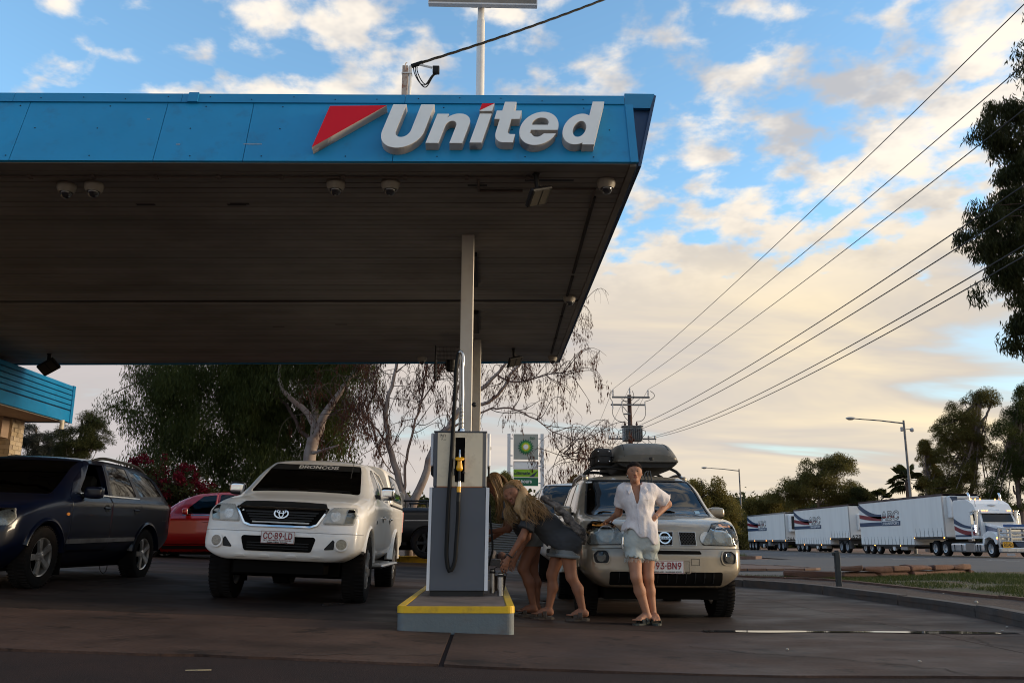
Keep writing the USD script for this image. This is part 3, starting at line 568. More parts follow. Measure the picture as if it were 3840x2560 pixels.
for px, py, lab in [(252, 705, 'dome camera under the canopy, far left of the closely spaced pair'), (354, 702, 'dome camera under the canopy, right one of the left pair'), (1260, 695, 'dome camera under the soffit below the red triangle'), (1464, 695, 'dome camera under the soffit below the letter U'),
                    (2273, 690, 'pale dome camera at the front right corner of the soffit'), (2135, 1125, 'dome camera beside the grimy cable cover on the right soffit'), (2072, 1350, 'small dome camera at the far right rear corner of the canopy'), (1583, 1352, 'small dome camera at the rear edge of the canopy left of the column')]:
    dome(px, py, lab, 1.45)
M_lens = mat('flood_lens', (0.032, 0.028, 0.022), 0.5, spec=.2, var=0.3, vs=60)
def flood(px, py, lab, rz, tilt, sc=1.0, drop=0.22):
    d = sof(px, py - 40, 0.0); g = G('floodlight', lab, 'floodlight', loc=(d[0], d[1], float(zs(d[0])) - 0.002), rz=rz)
    g.add('bracket', cat([bx(-0.03, 0.03, -0.03, 0.03, -0.02, 0, 0.004), tube([(0, 0, -0.01), (0.01, 0.0, -drop * 0.5), (0.03, -0.01, -drop * 0.85)], 0.028 * sc, 8)]), M_dark)
    R = trimesh.transformations.rotation_matrix(math.radians(-38), (1, 0, 0)) @ trimesh.transformations.rotation_matrix(math.radians(tilt), (0, 1, 0)); R[:3, 3] = (0.03, 0, -drop)
    for nme, m, mt in [('body', cat([box((0, 0, 0), (0.30 * sc, 0.22 * sc, 0.05 * sc), 0.012)] + [box((x * sc, 0, 0.035 * sc), (0.006, 0.18 * sc, 0.03 * sc)) for x in np.linspace(-0.11, 0.11, 9)]), M_dark), ('lens', box((-0.07 * sc, 0, -0.0265 * sc), (0.11 * sc, 0.18 * sc, 0.004), 0.001), M_lens), ('lens', box((0.055 * sc, 0, -0.0265 * sc), (0.10 * sc, 0.18 * sc, 0.004), 0.001), M_lens), ('driver_box', box((0.0, 0, 0.06 * sc), (0.12 * sc, 0.12 * sc, 0.05 * sc), 0.01), M_dark)]:
        m.apply_transform(R); g.add(nme, m, mt)
flood(2010, 690, 'black floodlight hanging under the front right of the soffit below the sign', 20, -28, 0.95, 0.24)
flood(1925, 1345, 'black floodlight at the rear edge of the canopy right of the columns', 15, -20, 1.0, 0.26)
flood(185, 1365, 'black floodlight hanging from the rear edge of the canopy above the dark car', -30, -40, 1.15, 0.26)
for px0, px1, py0, py1, lab in [(1740, 1797, 945, 1062, 'flat dark light fitting on the soffit just behind the front column'), (1740, 1803, 1162, 1238, 'flat dark light fitting on the soffit nearer the rear column')]:
    a, b = sof(px1 - 8, py0), sof(px1, py1); g = G('soffit_light', lab, 'light fitting', loc=(a[0] - 0.10, a[1], float(zs(a[0])) - 0.002))
    g.add('frame', bx(a[0] - 0.2, a[0], a[1], b[1], a[2] - 0.06, a[2], 0.006), M_dark, world=True); g.add('diffuser', bx(a[0] - 0.17, a[0] - 0.03, a[1] + 0.04, b[1] - 0.04, a[2] - 0.066, a[2] - 0.061), M_lens, world=True)
# wire cage by the column
p = aty(1690, 1372, 15.2); wc = G('wire_cage', 'small dark wire mesh cage hanging under the canopy beside the column', 'cage', loc=tuple(p))
for t in np.linspace(-0.25, 0.25, 9): wc.add('bar', cat([tube([(t, -0.2, -0.22), (t, -0.2, 0.3)], 0.0025, 5), tube([(t, 0.2, -0.22), (t, 0.2, 0.3)], 0.0025, 5), tube([(t, -0.2, -0.22), (t, 0.2, -0.22)], 0.004, 5)]), M_dark)
for t in np.linspace(-0.22, 0.3, 8): wc.add('hoop', cat([tube([(-0.25, y, t), (0.25, y, t)], 0.004, 5) for y in (-0.2, 0.2)] + [tube([(x, -0.2, t), (x, 0.2, t)], 0.004, 5) for x in (-0.25, 0.25)]), M_dark)
wc.add('lamp', lathe([(0, -0.1), (0.07, -0.09), (0.10, 0.0), (0.09, 0.1), (0, 0.12)], 16), M_dark, smooth=40)
wc.add('side_plate', bx(-0.27, -0.25, -0.21, 0.21, -0.25, 0.32), M_dark)
# roof fittings
sp = G('service_post', 'rusty white steel post with conduit standing on the canopy roof', 'post', loc=(-0.92, 8.9, 4.9))
q = aty(1521, 356, 8.9); t = aty(1527, 252, 8.9); x0, zt, zb = q[0], t[2], q[2] - 0.5
sp.add('post', bx(x0 - 0.042, x0 + 0.02, 8.86, 8.92, zb, zt, 0.004), M_rust, world=True); sp.add('conduit', cyl((x0 + 0.042, 8.88, zb), (x0 + 0.045, 8.88, zt - 0.0), 0.018, 12), M_white, world=True)
sp.add('strap', bx(x0 - 0.048, x0 + 0.066, 8.852, 8.93, zt - 0.10, zt - 0.088), M_white, world=True); sp.add('hook', tube(smoothpath([(x0 - 0.005, 8.85, zt - .07), (x0 - .01, 8.84, zt - .03), (x0, 8.85, zt + .02), (x0 + .006, 8.86, zt + .03)], 10), 0.006, 6), M_rust, world=True)
tipc = np.array([x0 + 0.085, 8.88, zt + 0.012]); sp.add('gland', cyl(tipc - [0.03, 0, 0.012], tipc + [0.095, 0, 0.035], 0.024, 10), M_black, world=True)
sp.add('arm', cyl(tipc + [0.06, 0, 0.01], tipc + [0.20, 0, -0.025], 0.014, 10), M_white, world=True); sp.add('junction_box', box(tipc + [0.245, 0, -0.055], (0.075, 0.06, 0.085), 0.006), M_dark, world=True)
for k, (dx, dep) in enumerate([(0.0, .20), (.02, .22), (.035, .18)]): sp.add('cable_loop', tube(smoothpath([tipc + [0.0 + dx * 1.0, 0.01 * k, -0.01], tipc + [0.02 + dx, 0.01 * k, -dep * .65], tipc + [.12 + dx * .6, 0.01 * k, -dep - .04], tipc + [0.2 + dx * .4, .01 * k, -dep * .62], tipc + [.235 + dx * .5, 0.01 * k, -.095]], 24), 0.006, 6), M_black, world=True)
ax = tipc + [0.07, 0, 0.03]; P = []
bz = aty(2225, 0, 9.6); bz2 = ax + (bz - ax) * 1.6
tt = np.linspace(0, 1, 90); C = ax + (bz2 - ax) * tt[:, None]; C[:, 2] -= 0.16 * 4 * tt * (1 - tt) * 0.35
ob = G('overhead_cable', 'thick black twisted cable rising to the right from the service post', 'cable', loc=tuple(ax))
for s in (0, 1, 2):
    an = tt * 46 + s * 2 * PI / 3; Q = C + 0.009 * np.c_[np.sin(an) * 0.3, np.cos(an), np.sin(an)]; ob.add('strand', tube(Q, 0.0085, 6), M_black, world=True)
pq = aty(1800, 352, 10.1); ps = G('pole_sign', 'slim white pole with a flat sign panel at its top above the canopy', 'sign', loc=(pq[0], 10.1, 4.5))
X = pq[0]; za, zbk = aty(1800, 80, 10.1)[2], aty(1800, -60, 10.1)[2]
ps.add('lower_pole', cyl((X, 10.1, 4.55), (X, 10.1, za), 0.054, 20, 0.052), M_white, smooth=40, world=True); ps.add('upper_pole', cyl((X, 10.1, za), (X, 10.1, zbk + 0.9), 0.043, 20), M_white, smooth=40, world=True)
e0, e1, ze = aty(1610, 5, 9.98), aty(2011, 14, 9.98), aty(1800, 12, 9.98)[2]
M_sgn = mat('sign_back', (0.2, 0.18, 0.15), 0.7, var=0.2)
ps.add('sign_panel', bx(e0[0], e1[0], 9.98, 10.045, ze, ze + 1.1, 0.004), M_sgn, world=True)
ps.add('panel_frame', cat([bx(e0[0] - .012, e1[0] + .012, 9.97, 10.05, ze - 0.022, ze - 0.002), bx(e0[0] - .014, e0[0] - .002, 9.97, 10.05, ze, ze + 1.1), bx(e1[0] + .002, e1[0] + .014, 9.97, 10.05, ze, ze + 1.1)]), mat('frame_white', (0.6, 0.6, 0.6), 0.4), world=True)
for s in (-1, 1): ps.add('clamp', box((X + s * 0.09, 10.07, ze + 0.03), (0.08, 0.05, 0.06), 0.006), M_dark, world=True)
# ------------------------------------------------------------------ vehicles: local x to the picture's right, y to the rear, z up, front bumper at y = 0
def project(mesh, P, ax, sgn):
    """coordinate along axis ax where a line through each 2D point first meets the mesh, coming from the sgn side"""
    o = [k for k in range(3) if k != ax]; T = np.asarray(mesh.vertices)[np.asarray(mesh.faces)]
    lo, hi = P.min(0) - 1e-3, P.max(0) + 1e-3; t2 = T[:, :, o]
    T = T[((t2.max(1) >= lo) & (t2.min(1) <= hi)).all(1)]; t2 = T[:, :, o]
    a, b, c = t2[:, 0], t2[:, 1], t2[:, 2]; d = (b[:, 0] - a[:, 0]) * (c[:, 1] - a[:, 1]) - (c[:, 0] - a[:, 0]) * (b[:, 1] - a[:, 1])
    ok = np.abs(d) > 1e-12; T, a, b, c, d = T[ok], a[ok], b[ok], c[ok], d[ok]; out = np.full(len(P), np.nan)
    for s in range(0, len(P), 400):
        p = P[s:s + 400, None]
        v = ((p[..., 0] - a[:, 0]) * (c[:, 1] - a[:, 1]) - (c[:, 0] - a[:, 0]) * (p[..., 1] - a[:, 1])) / d
        w = ((b[:, 0] - a[:, 0]) * (p[..., 1] - a[:, 1]) - (p[..., 0] - a[:, 0]) * (b[:, 1] - a[:, 1])) / d
        h = T[:, 0, ax] + v * (T[:, 1, ax] - T[:, 0, ax]) + w * (T[:, 2, ax] - T[:, 0, ax])
        h = np.where((v >= -1e-6) & (w >= -1e-6) & (v + w <= 1 + 1e-6), sgn * h, -np.inf).max(1) if len(T) else np.full(len(p), -np.inf)
        out[s:s + 400] = np.where(np.isfinite(h), sgn * h, np.nan)
    if np.isnan(out).any() and (~np.isnan(out)).any():
        g = np.where(~np.isnan(out))[0]
        for i in np.where(np.isnan(out))[0]: out[i] = out[g[np.argmin(((P[g] - P[i]) ** 2).sum(1))]]
    return out
def decal(mesh, poly, ax, sgn, off=0.004, th=0.004, res=0.06, flat=None):
    """a plate that follows the mesh's surface inside an outline given in the two other coordinates"""
    out = []
    for g in polys(poly):
        g2 = g.segmentize(res); rings = [np.array(g2.exterior.coords)[:-1]] + [np.array(r.coords)[:-1] for r in g2.interiors]
        a, b, c, d = g.bounds; xs, ys = np.meshgrid(np.arange(a + res / 2, c, res), np.arange(b + res / 2, d, res)); q = np.c_[xs.ravel(), ys.ravel()]
        q = q[shapely.contains_xy(g.buffer(-res * 0.4), q[:, 0], q[:, 1])]; P = np.vstack(rings + [q])
        T = Delaunay(P + np.random.RandomState(0).normal(0, 1e-6, P.shape)).simplices; ce = P[T].mean(1); T = T[shapely.contains_xy(g, ce[:, 0], ce[:, 1])]
        A = np.cross(P[T[:, 1]] - P[T[:, 0]], P[T[:, 2]] - P[T[:, 0]]); T = T[np.abs(A) > 1e-10]; A = A[np.abs(A) > 1e-10]; T[A < 0] = T[A < 0][:, ::-1]
        h = project(mesh, P, ax, sgn) if flat is None else np.full(len(P), flat)
        n = len(P); V = np.zeros((2 * n, 3)); o = [k for k in range(3) if k != ax]
        V[:n, o] = P; V[n:, o] = P; V[:n, ax] = h + sgn * (off + th); V[n:, ax] = h + sgn * off
        E = np.vstack([T[:, [0, 1]], T[:, [1, 2]], T[:, [2, 0]]]); key = {(x, y) for x, y in E.tolist()}
        B = np.array([(x, y) for x, y in E.tolist() if (y, x) not in key])
        F = np.vstack([T, T[:, ::-1] + n, np.stack([B[:, 0], B[:, 0] + n, B[:, 1] + n], 1), np.stack([B[:, 0], B[:, 1] + n, B[:, 1]], 1)])
        flip = (sgn > 0) == (ax == 1)
        out.append(trimesh.Trimesh(V, F[:, ::-1] if flip else F, process=False))
    return cat(out)
def R9(zb, ws, zsill, w, zmid, zsh, wb, zbelt, xr, zr, zt):
    return [(0, zb), (ws * 0.75, zb), (ws, zsill), (w, zmid), (w, zsh), (wb, zbelt), (xr, zr), (xr * 0.62, zr + (zt - zr) * 0.72), (0, zt)]
def loft(st, ny=64, M=30, nose=None, tail=None, yl=0.9, inset=0.0, y0=None, y1=None, zfloor=None, zin=0.0, rnd=0.965):
    ys = np.array([s[0] for s in st], float); P = np.array([s[1] for s in st], float)
    fx, fz = PchipInterpolator(ys, P[:, :, 0], axis=0), PchipInterpolator(ys, P[:, :, 1], axis=0)
    a, b = ys[0] if y0 is None else y0, ys[-1] if y1 is None else y1
    t = np.linspace(a, b, ny); t = np.unique(np.r_[t, a + 0.02, a + 0.05, b - 0.02, b - 0.05]); k = P.shape[1]; u = np.linspace(0, k - 1, M)
    rings = []
    for y in t:
        X, Z = fx(y), fz(y); x, z = PchipInterpolator(np.arange(k), X)(u), PchipInterpolator(np.arange(k), Z)(u)
        e = min(y - a, b - y); f = rnd + (1 - rnd) * math.sqrt(max(0, 1 - (1 - min(e / 0.05, 1)) ** 2)); zc = (Z[0] + Z[-1]) / 2
        x, z = x * f, zc + (z - zc) * f
        if inset:
            x = np.maximum(x - inset, 0) if True else x; z = z - zin * np.clip((z - Z[5] + 0.1) / 0.2, 0, 1)
        if zfloor is not None: z = np.maximum(z, zfloor)
        rings.append(np.c_[np.r_[x, -x[-2:0:-1]], np.full(2 * M - 2, y), np.r_[z, z[-2:0:-1]]])
    n = 2 * M - 2; V = np.array(rings); m = len(V)
    def capr(r):
        c = np.array([0, r[0, 1], (r[0, 2] + r[M - 1, 2]) / 2]); return [c + (r - c) * f for f in np.linspace(1, 0, 14)[1:-1]], c
    fr, fc_ = capr(V[0]); bk, bc = capr(V[-1])
    A = np.vstack([np.array(fr[::-1]).reshape(-1, 3), V.reshape(-1, 3), np.array(bk).reshape(-1, 3), fc_[None], bc[None]]); rows = m + 24
    i, j = np.meshgrid(np.arange(rows - 1), np.arange(n), indexing='ij'); i, j = i.ravel(), j.ravel(); j2 = (j + 1) % n
    F = np.vstack([np.stack([i * n + j, (i + 1) * n + j, (i + 1) * n + j2], 1), np.stack([i * n + j, (i + 1) * n + j2, i * n + j2], 1)])
    j = np.arange(n); j2 = (j + 1) % n
    F = np.vstack([F, np.stack([np.full(n, rows * n), j, j2], 1), np.stack([np.full(n, rows * n + 1), (rows - 1) * n + j2, (rows - 1) * n + j], 1)])
    y = A[:, 1].copy()
    if nose is not None: A[:, 1] += nose(A[:, 0], A[:, 2]) * np.clip(1 - (y - a) / yl, 0, 1) ** 2
    if tail is not None: A[:, 1] -= tail(A[:, 0], A[:, 2]) * np.clip(1 - (b - y) / yl, 0, 1) ** 2
    T = trimesh.Trimesh(A, F, process=False)
    if T.volume < 0: T.invert()
    return T
def prism(poly, ax, lo, hi):
    m = extr(poly, hi - lo)
    return {0: lambda: orient(m, (lo, 0, 0), (0, 1, 0), (0, 0, 1), (1, 0, 0)), 1: lambda: orient(m, (0, lo, 0), (1, 0, 0), (0, 0, 1), (0, 1, 0)), 2: lambda: orient(m, (0, 0, lo), (1, 0, 0), (0, 1, 0), (0, 0, 1))}[ax]()
pol = sg.Polygon
def rnd(p, r): return p.buffer(-r).buffer(r, quad_segs=4)
def mir(p): return sa.scale(p, -1, 1, origin=(0, 0))
M_tyre = mat('tyre', (0.009, 0.0085, 0.0085), 0.9, var=0.3, vs=10, bump=0.004, bs=60, spec=.15, dirt=(0.03, 0.019, 0.014), dfac=0.4, ds=3)
M_alloy = mat('alloy', (0.52, 0.51, 0.50), 0.32, metal=0.9, var=0.12, vs=8, dirt=(0.16, 0.11, 0.08), dfac=0.4, ds=5)
M_glass = glassmat('car_glass', (0.30, 0.33, 0.31), (1, 1, 1)); M_glass_d = glassmat('car_glass_dark', (0.22, 0.23, 0.23), (1, 1, 1))
M_lamp = glassmat('lamp_glass', (0.80, 0.80, 0.78), (1, 1, 1), 0.05, 1.45); M_refl = mat('reflector', (0.46, 0.46, 0.45), 0.3, metal=0.35, var=0.25, vs=25, rvar=0.15)
M_haze = mat('hazed_lamp', (0.36, 0.36, 0.34), 0.22, var=0.25, vs=9, coat=0.6)
M_lining = mat('lining', (0.045, 0.042, 0.04), 0.9, var=0.2); M_seat = mat('seat_fabric', (0.035, 0.035, 0.037), 0.95, var=0.2, vs=8); M_beige = mat('visor_beige', (0.2, 0.19, 0.17), 0.9)
M_trim = mat('black_trim', (0.011, 0.011, 0.011), 0.55, spec=.3, var=0.2, vs=20); M_under = mat('underbody', (0.006, 0.0055, 0.005), 0.95, spec=.05)
M_amber = mat('amber', (0.6, 0.22, 0.03), 0.3, coat=0.5); M_tail = mat('tail_red', (0.35, 0.01, 0.012), 0.25, coat=0.8); M_plate = mat('plate_white', (0.62, 0.62, 0.6), 0.4, var=0.05)
M_pred = mat('plate_maroon', (0.22, 0.015, 0.02), 0.5); M_pblk = mat('plate_black', (0.02, 0.02, 0.025), 0.5)

_wh = {}
def wheel(car, x, y, r, w, side, spokes=6, rim=0.62, style='six', rm=None):
    g = car.sub('wheel', loc=(x, y, r)); key = (r, w, side, spokes, rim, style)
    if key in _wh:
        for nme, me, mt, sm in zip(('tyre', 'rim', 'brake_disc'), _wh[key], (M_tyre, rm or M_alloy, M_under), (35, 40, False)): g.add(nme, me, mt, smooth=sm)
        return g
    hw = w / 2; rr = r * rim
    tp = [(rr - 0.01, -hw * 0.86), (rr + 0.02, -hw * 0.95), (r * 0.86, -hw), (r * 0.95, -hw * 0.94), (r * 0.985, -hw * 0.78), (r, -hw * 0.5), (r, hw * 0.5), (r * 0.985, hw * 0.78), (r * 0.95, hw * 0.94), (r * 0.86, hw), (rr + 0.02, hw * 0.95), (rr - 0.01, hw * 0.86), (rr - 0.01, -hw * 0.86)]
    t = lathe(tp, 48, 'x'); tread = [box((s * hw * 0.55, r * 1.0 * math.cos(a + (0.06 if s > 0 else 0)), r * 1.0 * math.sin(a + (0.06 if s > 0 else 0))), (hw * 0.7, 0.024, 0.014)) for a in np.arange(0, 2 * PI, 2 * PI / 52) for s in (-1, 1)]
    T_ = cat([t] + tread); g.add('tyre', T_, M_tyre, smooth=35)
    o = side * hw * 0.80
    lip = lathe([(rr - 0.028, o - 0.02 * side), (rr - 0.024, o), (rr - 0.006, o + 0.008 * side), (rr - 0.004, o - 0.03 * side), (rr - 0.006, -side * hw * 0.8), (rr - 0.028, -side * hw * 0.8), (rr - 0.028, o - 0.02 * side)], 40, 'x')
    if side < 0: lip.invert()
    sp = []
    for k in range(spokes):
        for da in ((-0.09, 0.09) if style == 'split' else (0.0,)):
            a = k * 2 * PI / spokes + da + 0.3; wd = 0.045 if style == 'split' else 0.085
            pts = [(-wd * 0.55, 0.05), (wd * 0.55, 0.05), (wd * 0.5, rr - 0.02), (-wd * 0.5, rr - 0.02)] if style == 'split' else [(-wd * 0.5, 0.05), (wd * 0.5, 0.05), (wd * 0.42, rr * 0.55), (wd * 0.62, rr - 0.015), (-wd * 0.62, rr - 0.015), (-wd * 0.42, rr * 0.55)]
            m = extr(pol(pts).buffer(-0.004), 0.03); v = m.vertices; d = np.hypot(v[:, 0], v[:, 1]); v[:, 2] += -0.012 - 0.02 * (1 - d / rr)
            vv = np.c_[side * v[:, 2] + o, v[:, 0] * math.cos(a) - v[:, 1] * math.sin(a), v[:, 0] * math.sin(a) + v[:, 1] * math.cos(a)]; m.vertices = vv
            if side < 0: m.invert()
            sp.append(m)
    hub = lathe([(0, o + side * 0.012), (0.03, o + side * 0.012), (0.07, o - side * 0.002), (0.075, o - 0.03 * side)], 20, 'x'); sp.append(hub if side > 0 else (hub.invert() or hub))
    for k in range(5): a = k * 2 * PI / 5; sp.append(cyl((o - .01 * side, 0.05 * math.cos(a), 0.05 * math.sin(a)), (o + side * 0.012, 0.05 * math.cos(a), 0.05 * math.sin(a)), 0.009, 6))
    R_ = cat([lip] + sp); g.add('rim', R_, rm or M_alloy, smooth=40)
    D_ = lathe([(0, o - side * 0.09), (rr * 0.72, o - side * 0.09), (rr * 0.72, o - side * 0.11), (0, o - side * 0.11)][::1 if side < 0 else -1], 28, 'x'); g.add('brake_disc', D_, M_under); _wh[key] = (T_, R_, D_)
    return g
def arch(car, y, r, x, side, rad, m, a0=-12, a1=192, zc=None, depth=0.05):
    zc = r if zc is None else zc
    a = np.radians(np.linspace(a0, a1, 30)); P = np.c_[np.full(30, x), y - rad * np.cos(a), zc + rad * np.sin(a)]
    V = []; sec = [(-0.10, -0.004), (0.0, 0.0), (0.022, 0.028), (0.006, 0.062), (-0.06, 0.075)]
    for p, t in zip(P, a):
        n = np.array([0, -math.cos(t), math.sin(t)]); V += [p + np.array([side * dx, 0, 0]) + n * dn for dx, dn in sec]
    k = len(sec); i, j = np.meshgrid(np.arange(29), np.arange(k - 1), indexing='ij'); i, j = i.ravel(), j.ravel(); q = i * k + j
    F = np.vstack([np.stack([q, q + 1, q + k + 1], 1), np.stack([q, q + k + 1, q + k], 1)])
    car.add('wheel_arch', trimesh.Trimesh(np.array(V), F if side > 0 else F[:, ::-1], process=False), m, smooth=60)
class Car:
    def __init__(s, name, label, cx, y, paint, st, wheels, nose=None, tail=None, cabin=None, rz=0, tilt=None, group=None, category='car', z=None, zin=0.06, inset=0.07, zfloor=0.62, wr=0.46, wy=None, ny=70, yl=0.9):
        s.g = G(name, label, category, group, loc=(cx, y, float(gz(cx, y)) if z is None else z), rz=rz, ry=SLOPE if tilt is None else tilt)
        s.paint = paint; s.wheels = wheels; s.st = st
        s.shell = loft(st, nose=nose, tail=tail, ny=ny, yl=yl); s.solid = mfw(s.shell); s.shell0 = s.shell
        s.inner_id = None
        for (wy, r) in wheels:
            c = m3.Manifold.cylinder(4.0, r + wr - 0.385 if wr > 0.4 else r + wr, -1, 40, True).rotate([0, 90, 0]).translate([0, wy, r + 0.01])
            slab = mf(box((0, wy, 0.3), (2.6, 1.4, 2.2)))
            keep = mf(box((0, wy, 0.5), (1.16, 1.4, 3)))
            s.solid = s.solid - (c - keep)
            s.solid = s.solid - (mf(box((0, wy, 0.2), (4, 2 * (r + wr - 0.385 if wr > 0.4 else r + wr) * 0.985, 2 * r + 0.02 - 0.4))) - keep)
        if cabin:
            inn = loft(st, inset=inset, zin=zin, y0=cabin[0], y1=cabin[1], zfloor=zfloor, ny=40, rnd=1.0); im = mfw(inn).as_original(); s.inner_id = im.original_id(); s.solid = s.solid - im; s.inn = inn
    def cut(s, pr): s.solid = s.solid - mfw(pr)
    def piece(s, name, pr, gap=0.004, m=None, label=None, grow=0.0):
        """takes what lies in the prism out of the body as a part of its own"""
        p = mfw(pr); c = s.solid ^ p
        if c.is_empty(): return None
        s.solid = s.solid - p; t = tm(c)
        if grow: t.vertices = t.vertices + np.array([0, -grow, 0])
        return s.paintsplit(s.g, name, c, m or s.paint, label)
    def paintsplit(s, g, name, man, m, label=None, smooth=32):
        mm = man.to_mesh(); V, Fc = mm.vert_properties[:, :3], mm.tri_verts; ids = np.asarray(mm.run_original_id); ri = np.asarray(mm.run_index) // 3
        inner = np.zeros(len(Fc), bool)
        for k, i in enumerate(ids):
            if i == s.inner_id: inner[ri[k]:ri[k + 1]] = True
        o = None
        if (~inner).any(): 
            t = trimesh.Trimesh(V, Fc[~inner], process=False); t.remove_unreferenced_vertices(); o = g.add(name, t, m, smooth=smooth, label=label)
        if inner.any():
            t = trimesh.Trimesh(V, Fc[inner], process=False); t.remove_unreferenced_vertices()
            if o is not None and name != 'body': o.add(name + '_lining', t, M_lining)
            else: g.add('interior_lining', t, M_lining)
        return o
    def finish(s): return s.paintsplit(s.g, 'body', s.solid, s.paint)
    def d(s, name, poly, ax, sgn, m, off=0.003, th=0.005, res=0.06, to=None, smooth=30, label=None, mesh=None): return (to or s.g).add(name, decal(mesh or s.shell, poly, ax, sgn, off, th, res), m, smooth=smooth, label=label)
    def open_window(s, poly, ax, lo, hi): s.cut(prism(poly, ax, lo, hi))
    def inside(s, y_ws, z_dash, seats, w=0.62, sz=0.62, driver=-1):
        s.g.add('dashboard', bx(-w - .08, w + .08, y_ws, y_ws + 0.45, z_dash - 0.35, z_dash, 0.06), M_seat)
        P = [(driver * 0.37 + 0.19 * math.cos(a), y_ws + 0.62 - 0.07 * math.sin(a), z_dash - 0.05 + 0.17 * math.sin(a)) for a in np.linspace(0, 2 * PI, 25)]
        s.g.add('steering_wheel', tube(P, 0.015, 6, False), M_trim, smooth=60)
        for x, y in seats:
            s.g.add('seat', cat([box((x, y, sz + 0.02), (0.5, 0.52, 0.16), 0.05), box((x, y + 0.27, sz + 0.34), (0.48, 0.16, 0.62), 0.07), box((x, y + 0.28, sz + 0.75), (0.26, 0.11, 0.18), 0.05)]), M_seat)
    def mirror(s, x, y, z, w, h, m, side, dep=0.14, stalk=0.1):
        v = trimesh.creation.icosphere(3, 1.0); q = v.vertices; q = np.sign(q) * np.abs(q) ** 0.55; v.vertices = q * [w / 2, dep / 2, h / 2] + [x, y, z]
        o = s.g.add('mirror', v, m, smooth=50); o.loc = np.zeros(3)
        o.add('mirror_stalk', bx(min(x - side * w * 0.45, x - side * (w * 0.45 + stalk)), max(x - side * w * 0.45, x - side * (w * 0.45 + stalk)), y - 0.03, y + 0.04, z - h * 0.42, z - h * 0.1, 0.01), M_trim)
        o.add('mirror_glass', bx(x - w * 0.42, x + w * 0.42, y + dep / 2 - 0.012, y + dep / 2 + 0.003, z - h * 0.4, z + h * 0.4, 0.002), M_chrome)
def ellipse(cx, cy, rx, ry, n=32): return pol([(cx + rx * math.cos(t), cy + ry * math.sin(t)) for t in np.linspace(0, 2 * PI, n + 1)[:-1]])
def strip(pts, w): return sg.LineString(pts).buffer(w / 2, cap_style=2)
def plate(c, x0, x1, z0, z1, y, big, m, subs, hz=0.0, label=None):
    o = c.g.add('number_plate', bx(x0, x1, y - 0.008, y, z0, z1, 0.003), M_plate, label=label); o.loc = np.zeros(3); cx = (x0 + x1) / 2; H = z1 - z0
    o.add('plate_number', front_text(big, H * 0.5, cx, y - 0.009, z0 + H * (0.36 if subs else 0.25), w=(x1 - x0) * 0.86), m)
    for t, zz, h, w, mm in subs: o.add('plate_motto', front_text(t, H * h, cx, y - 0.009, z0 + H * zz, w=(x1 - x0) * w), mm)
    o.add('plate_rim', cat([bx(x0, x1, y - 0.010, y - 0.0085, z, z + 0.004) for z in (z0 + .002, z1 - .006)] + [bx(x, x + .004, y - 0.010, y - 0.0085, z0 + .006, z1 - .006) for x in (x0 + .002, x1 - .006)]), m)

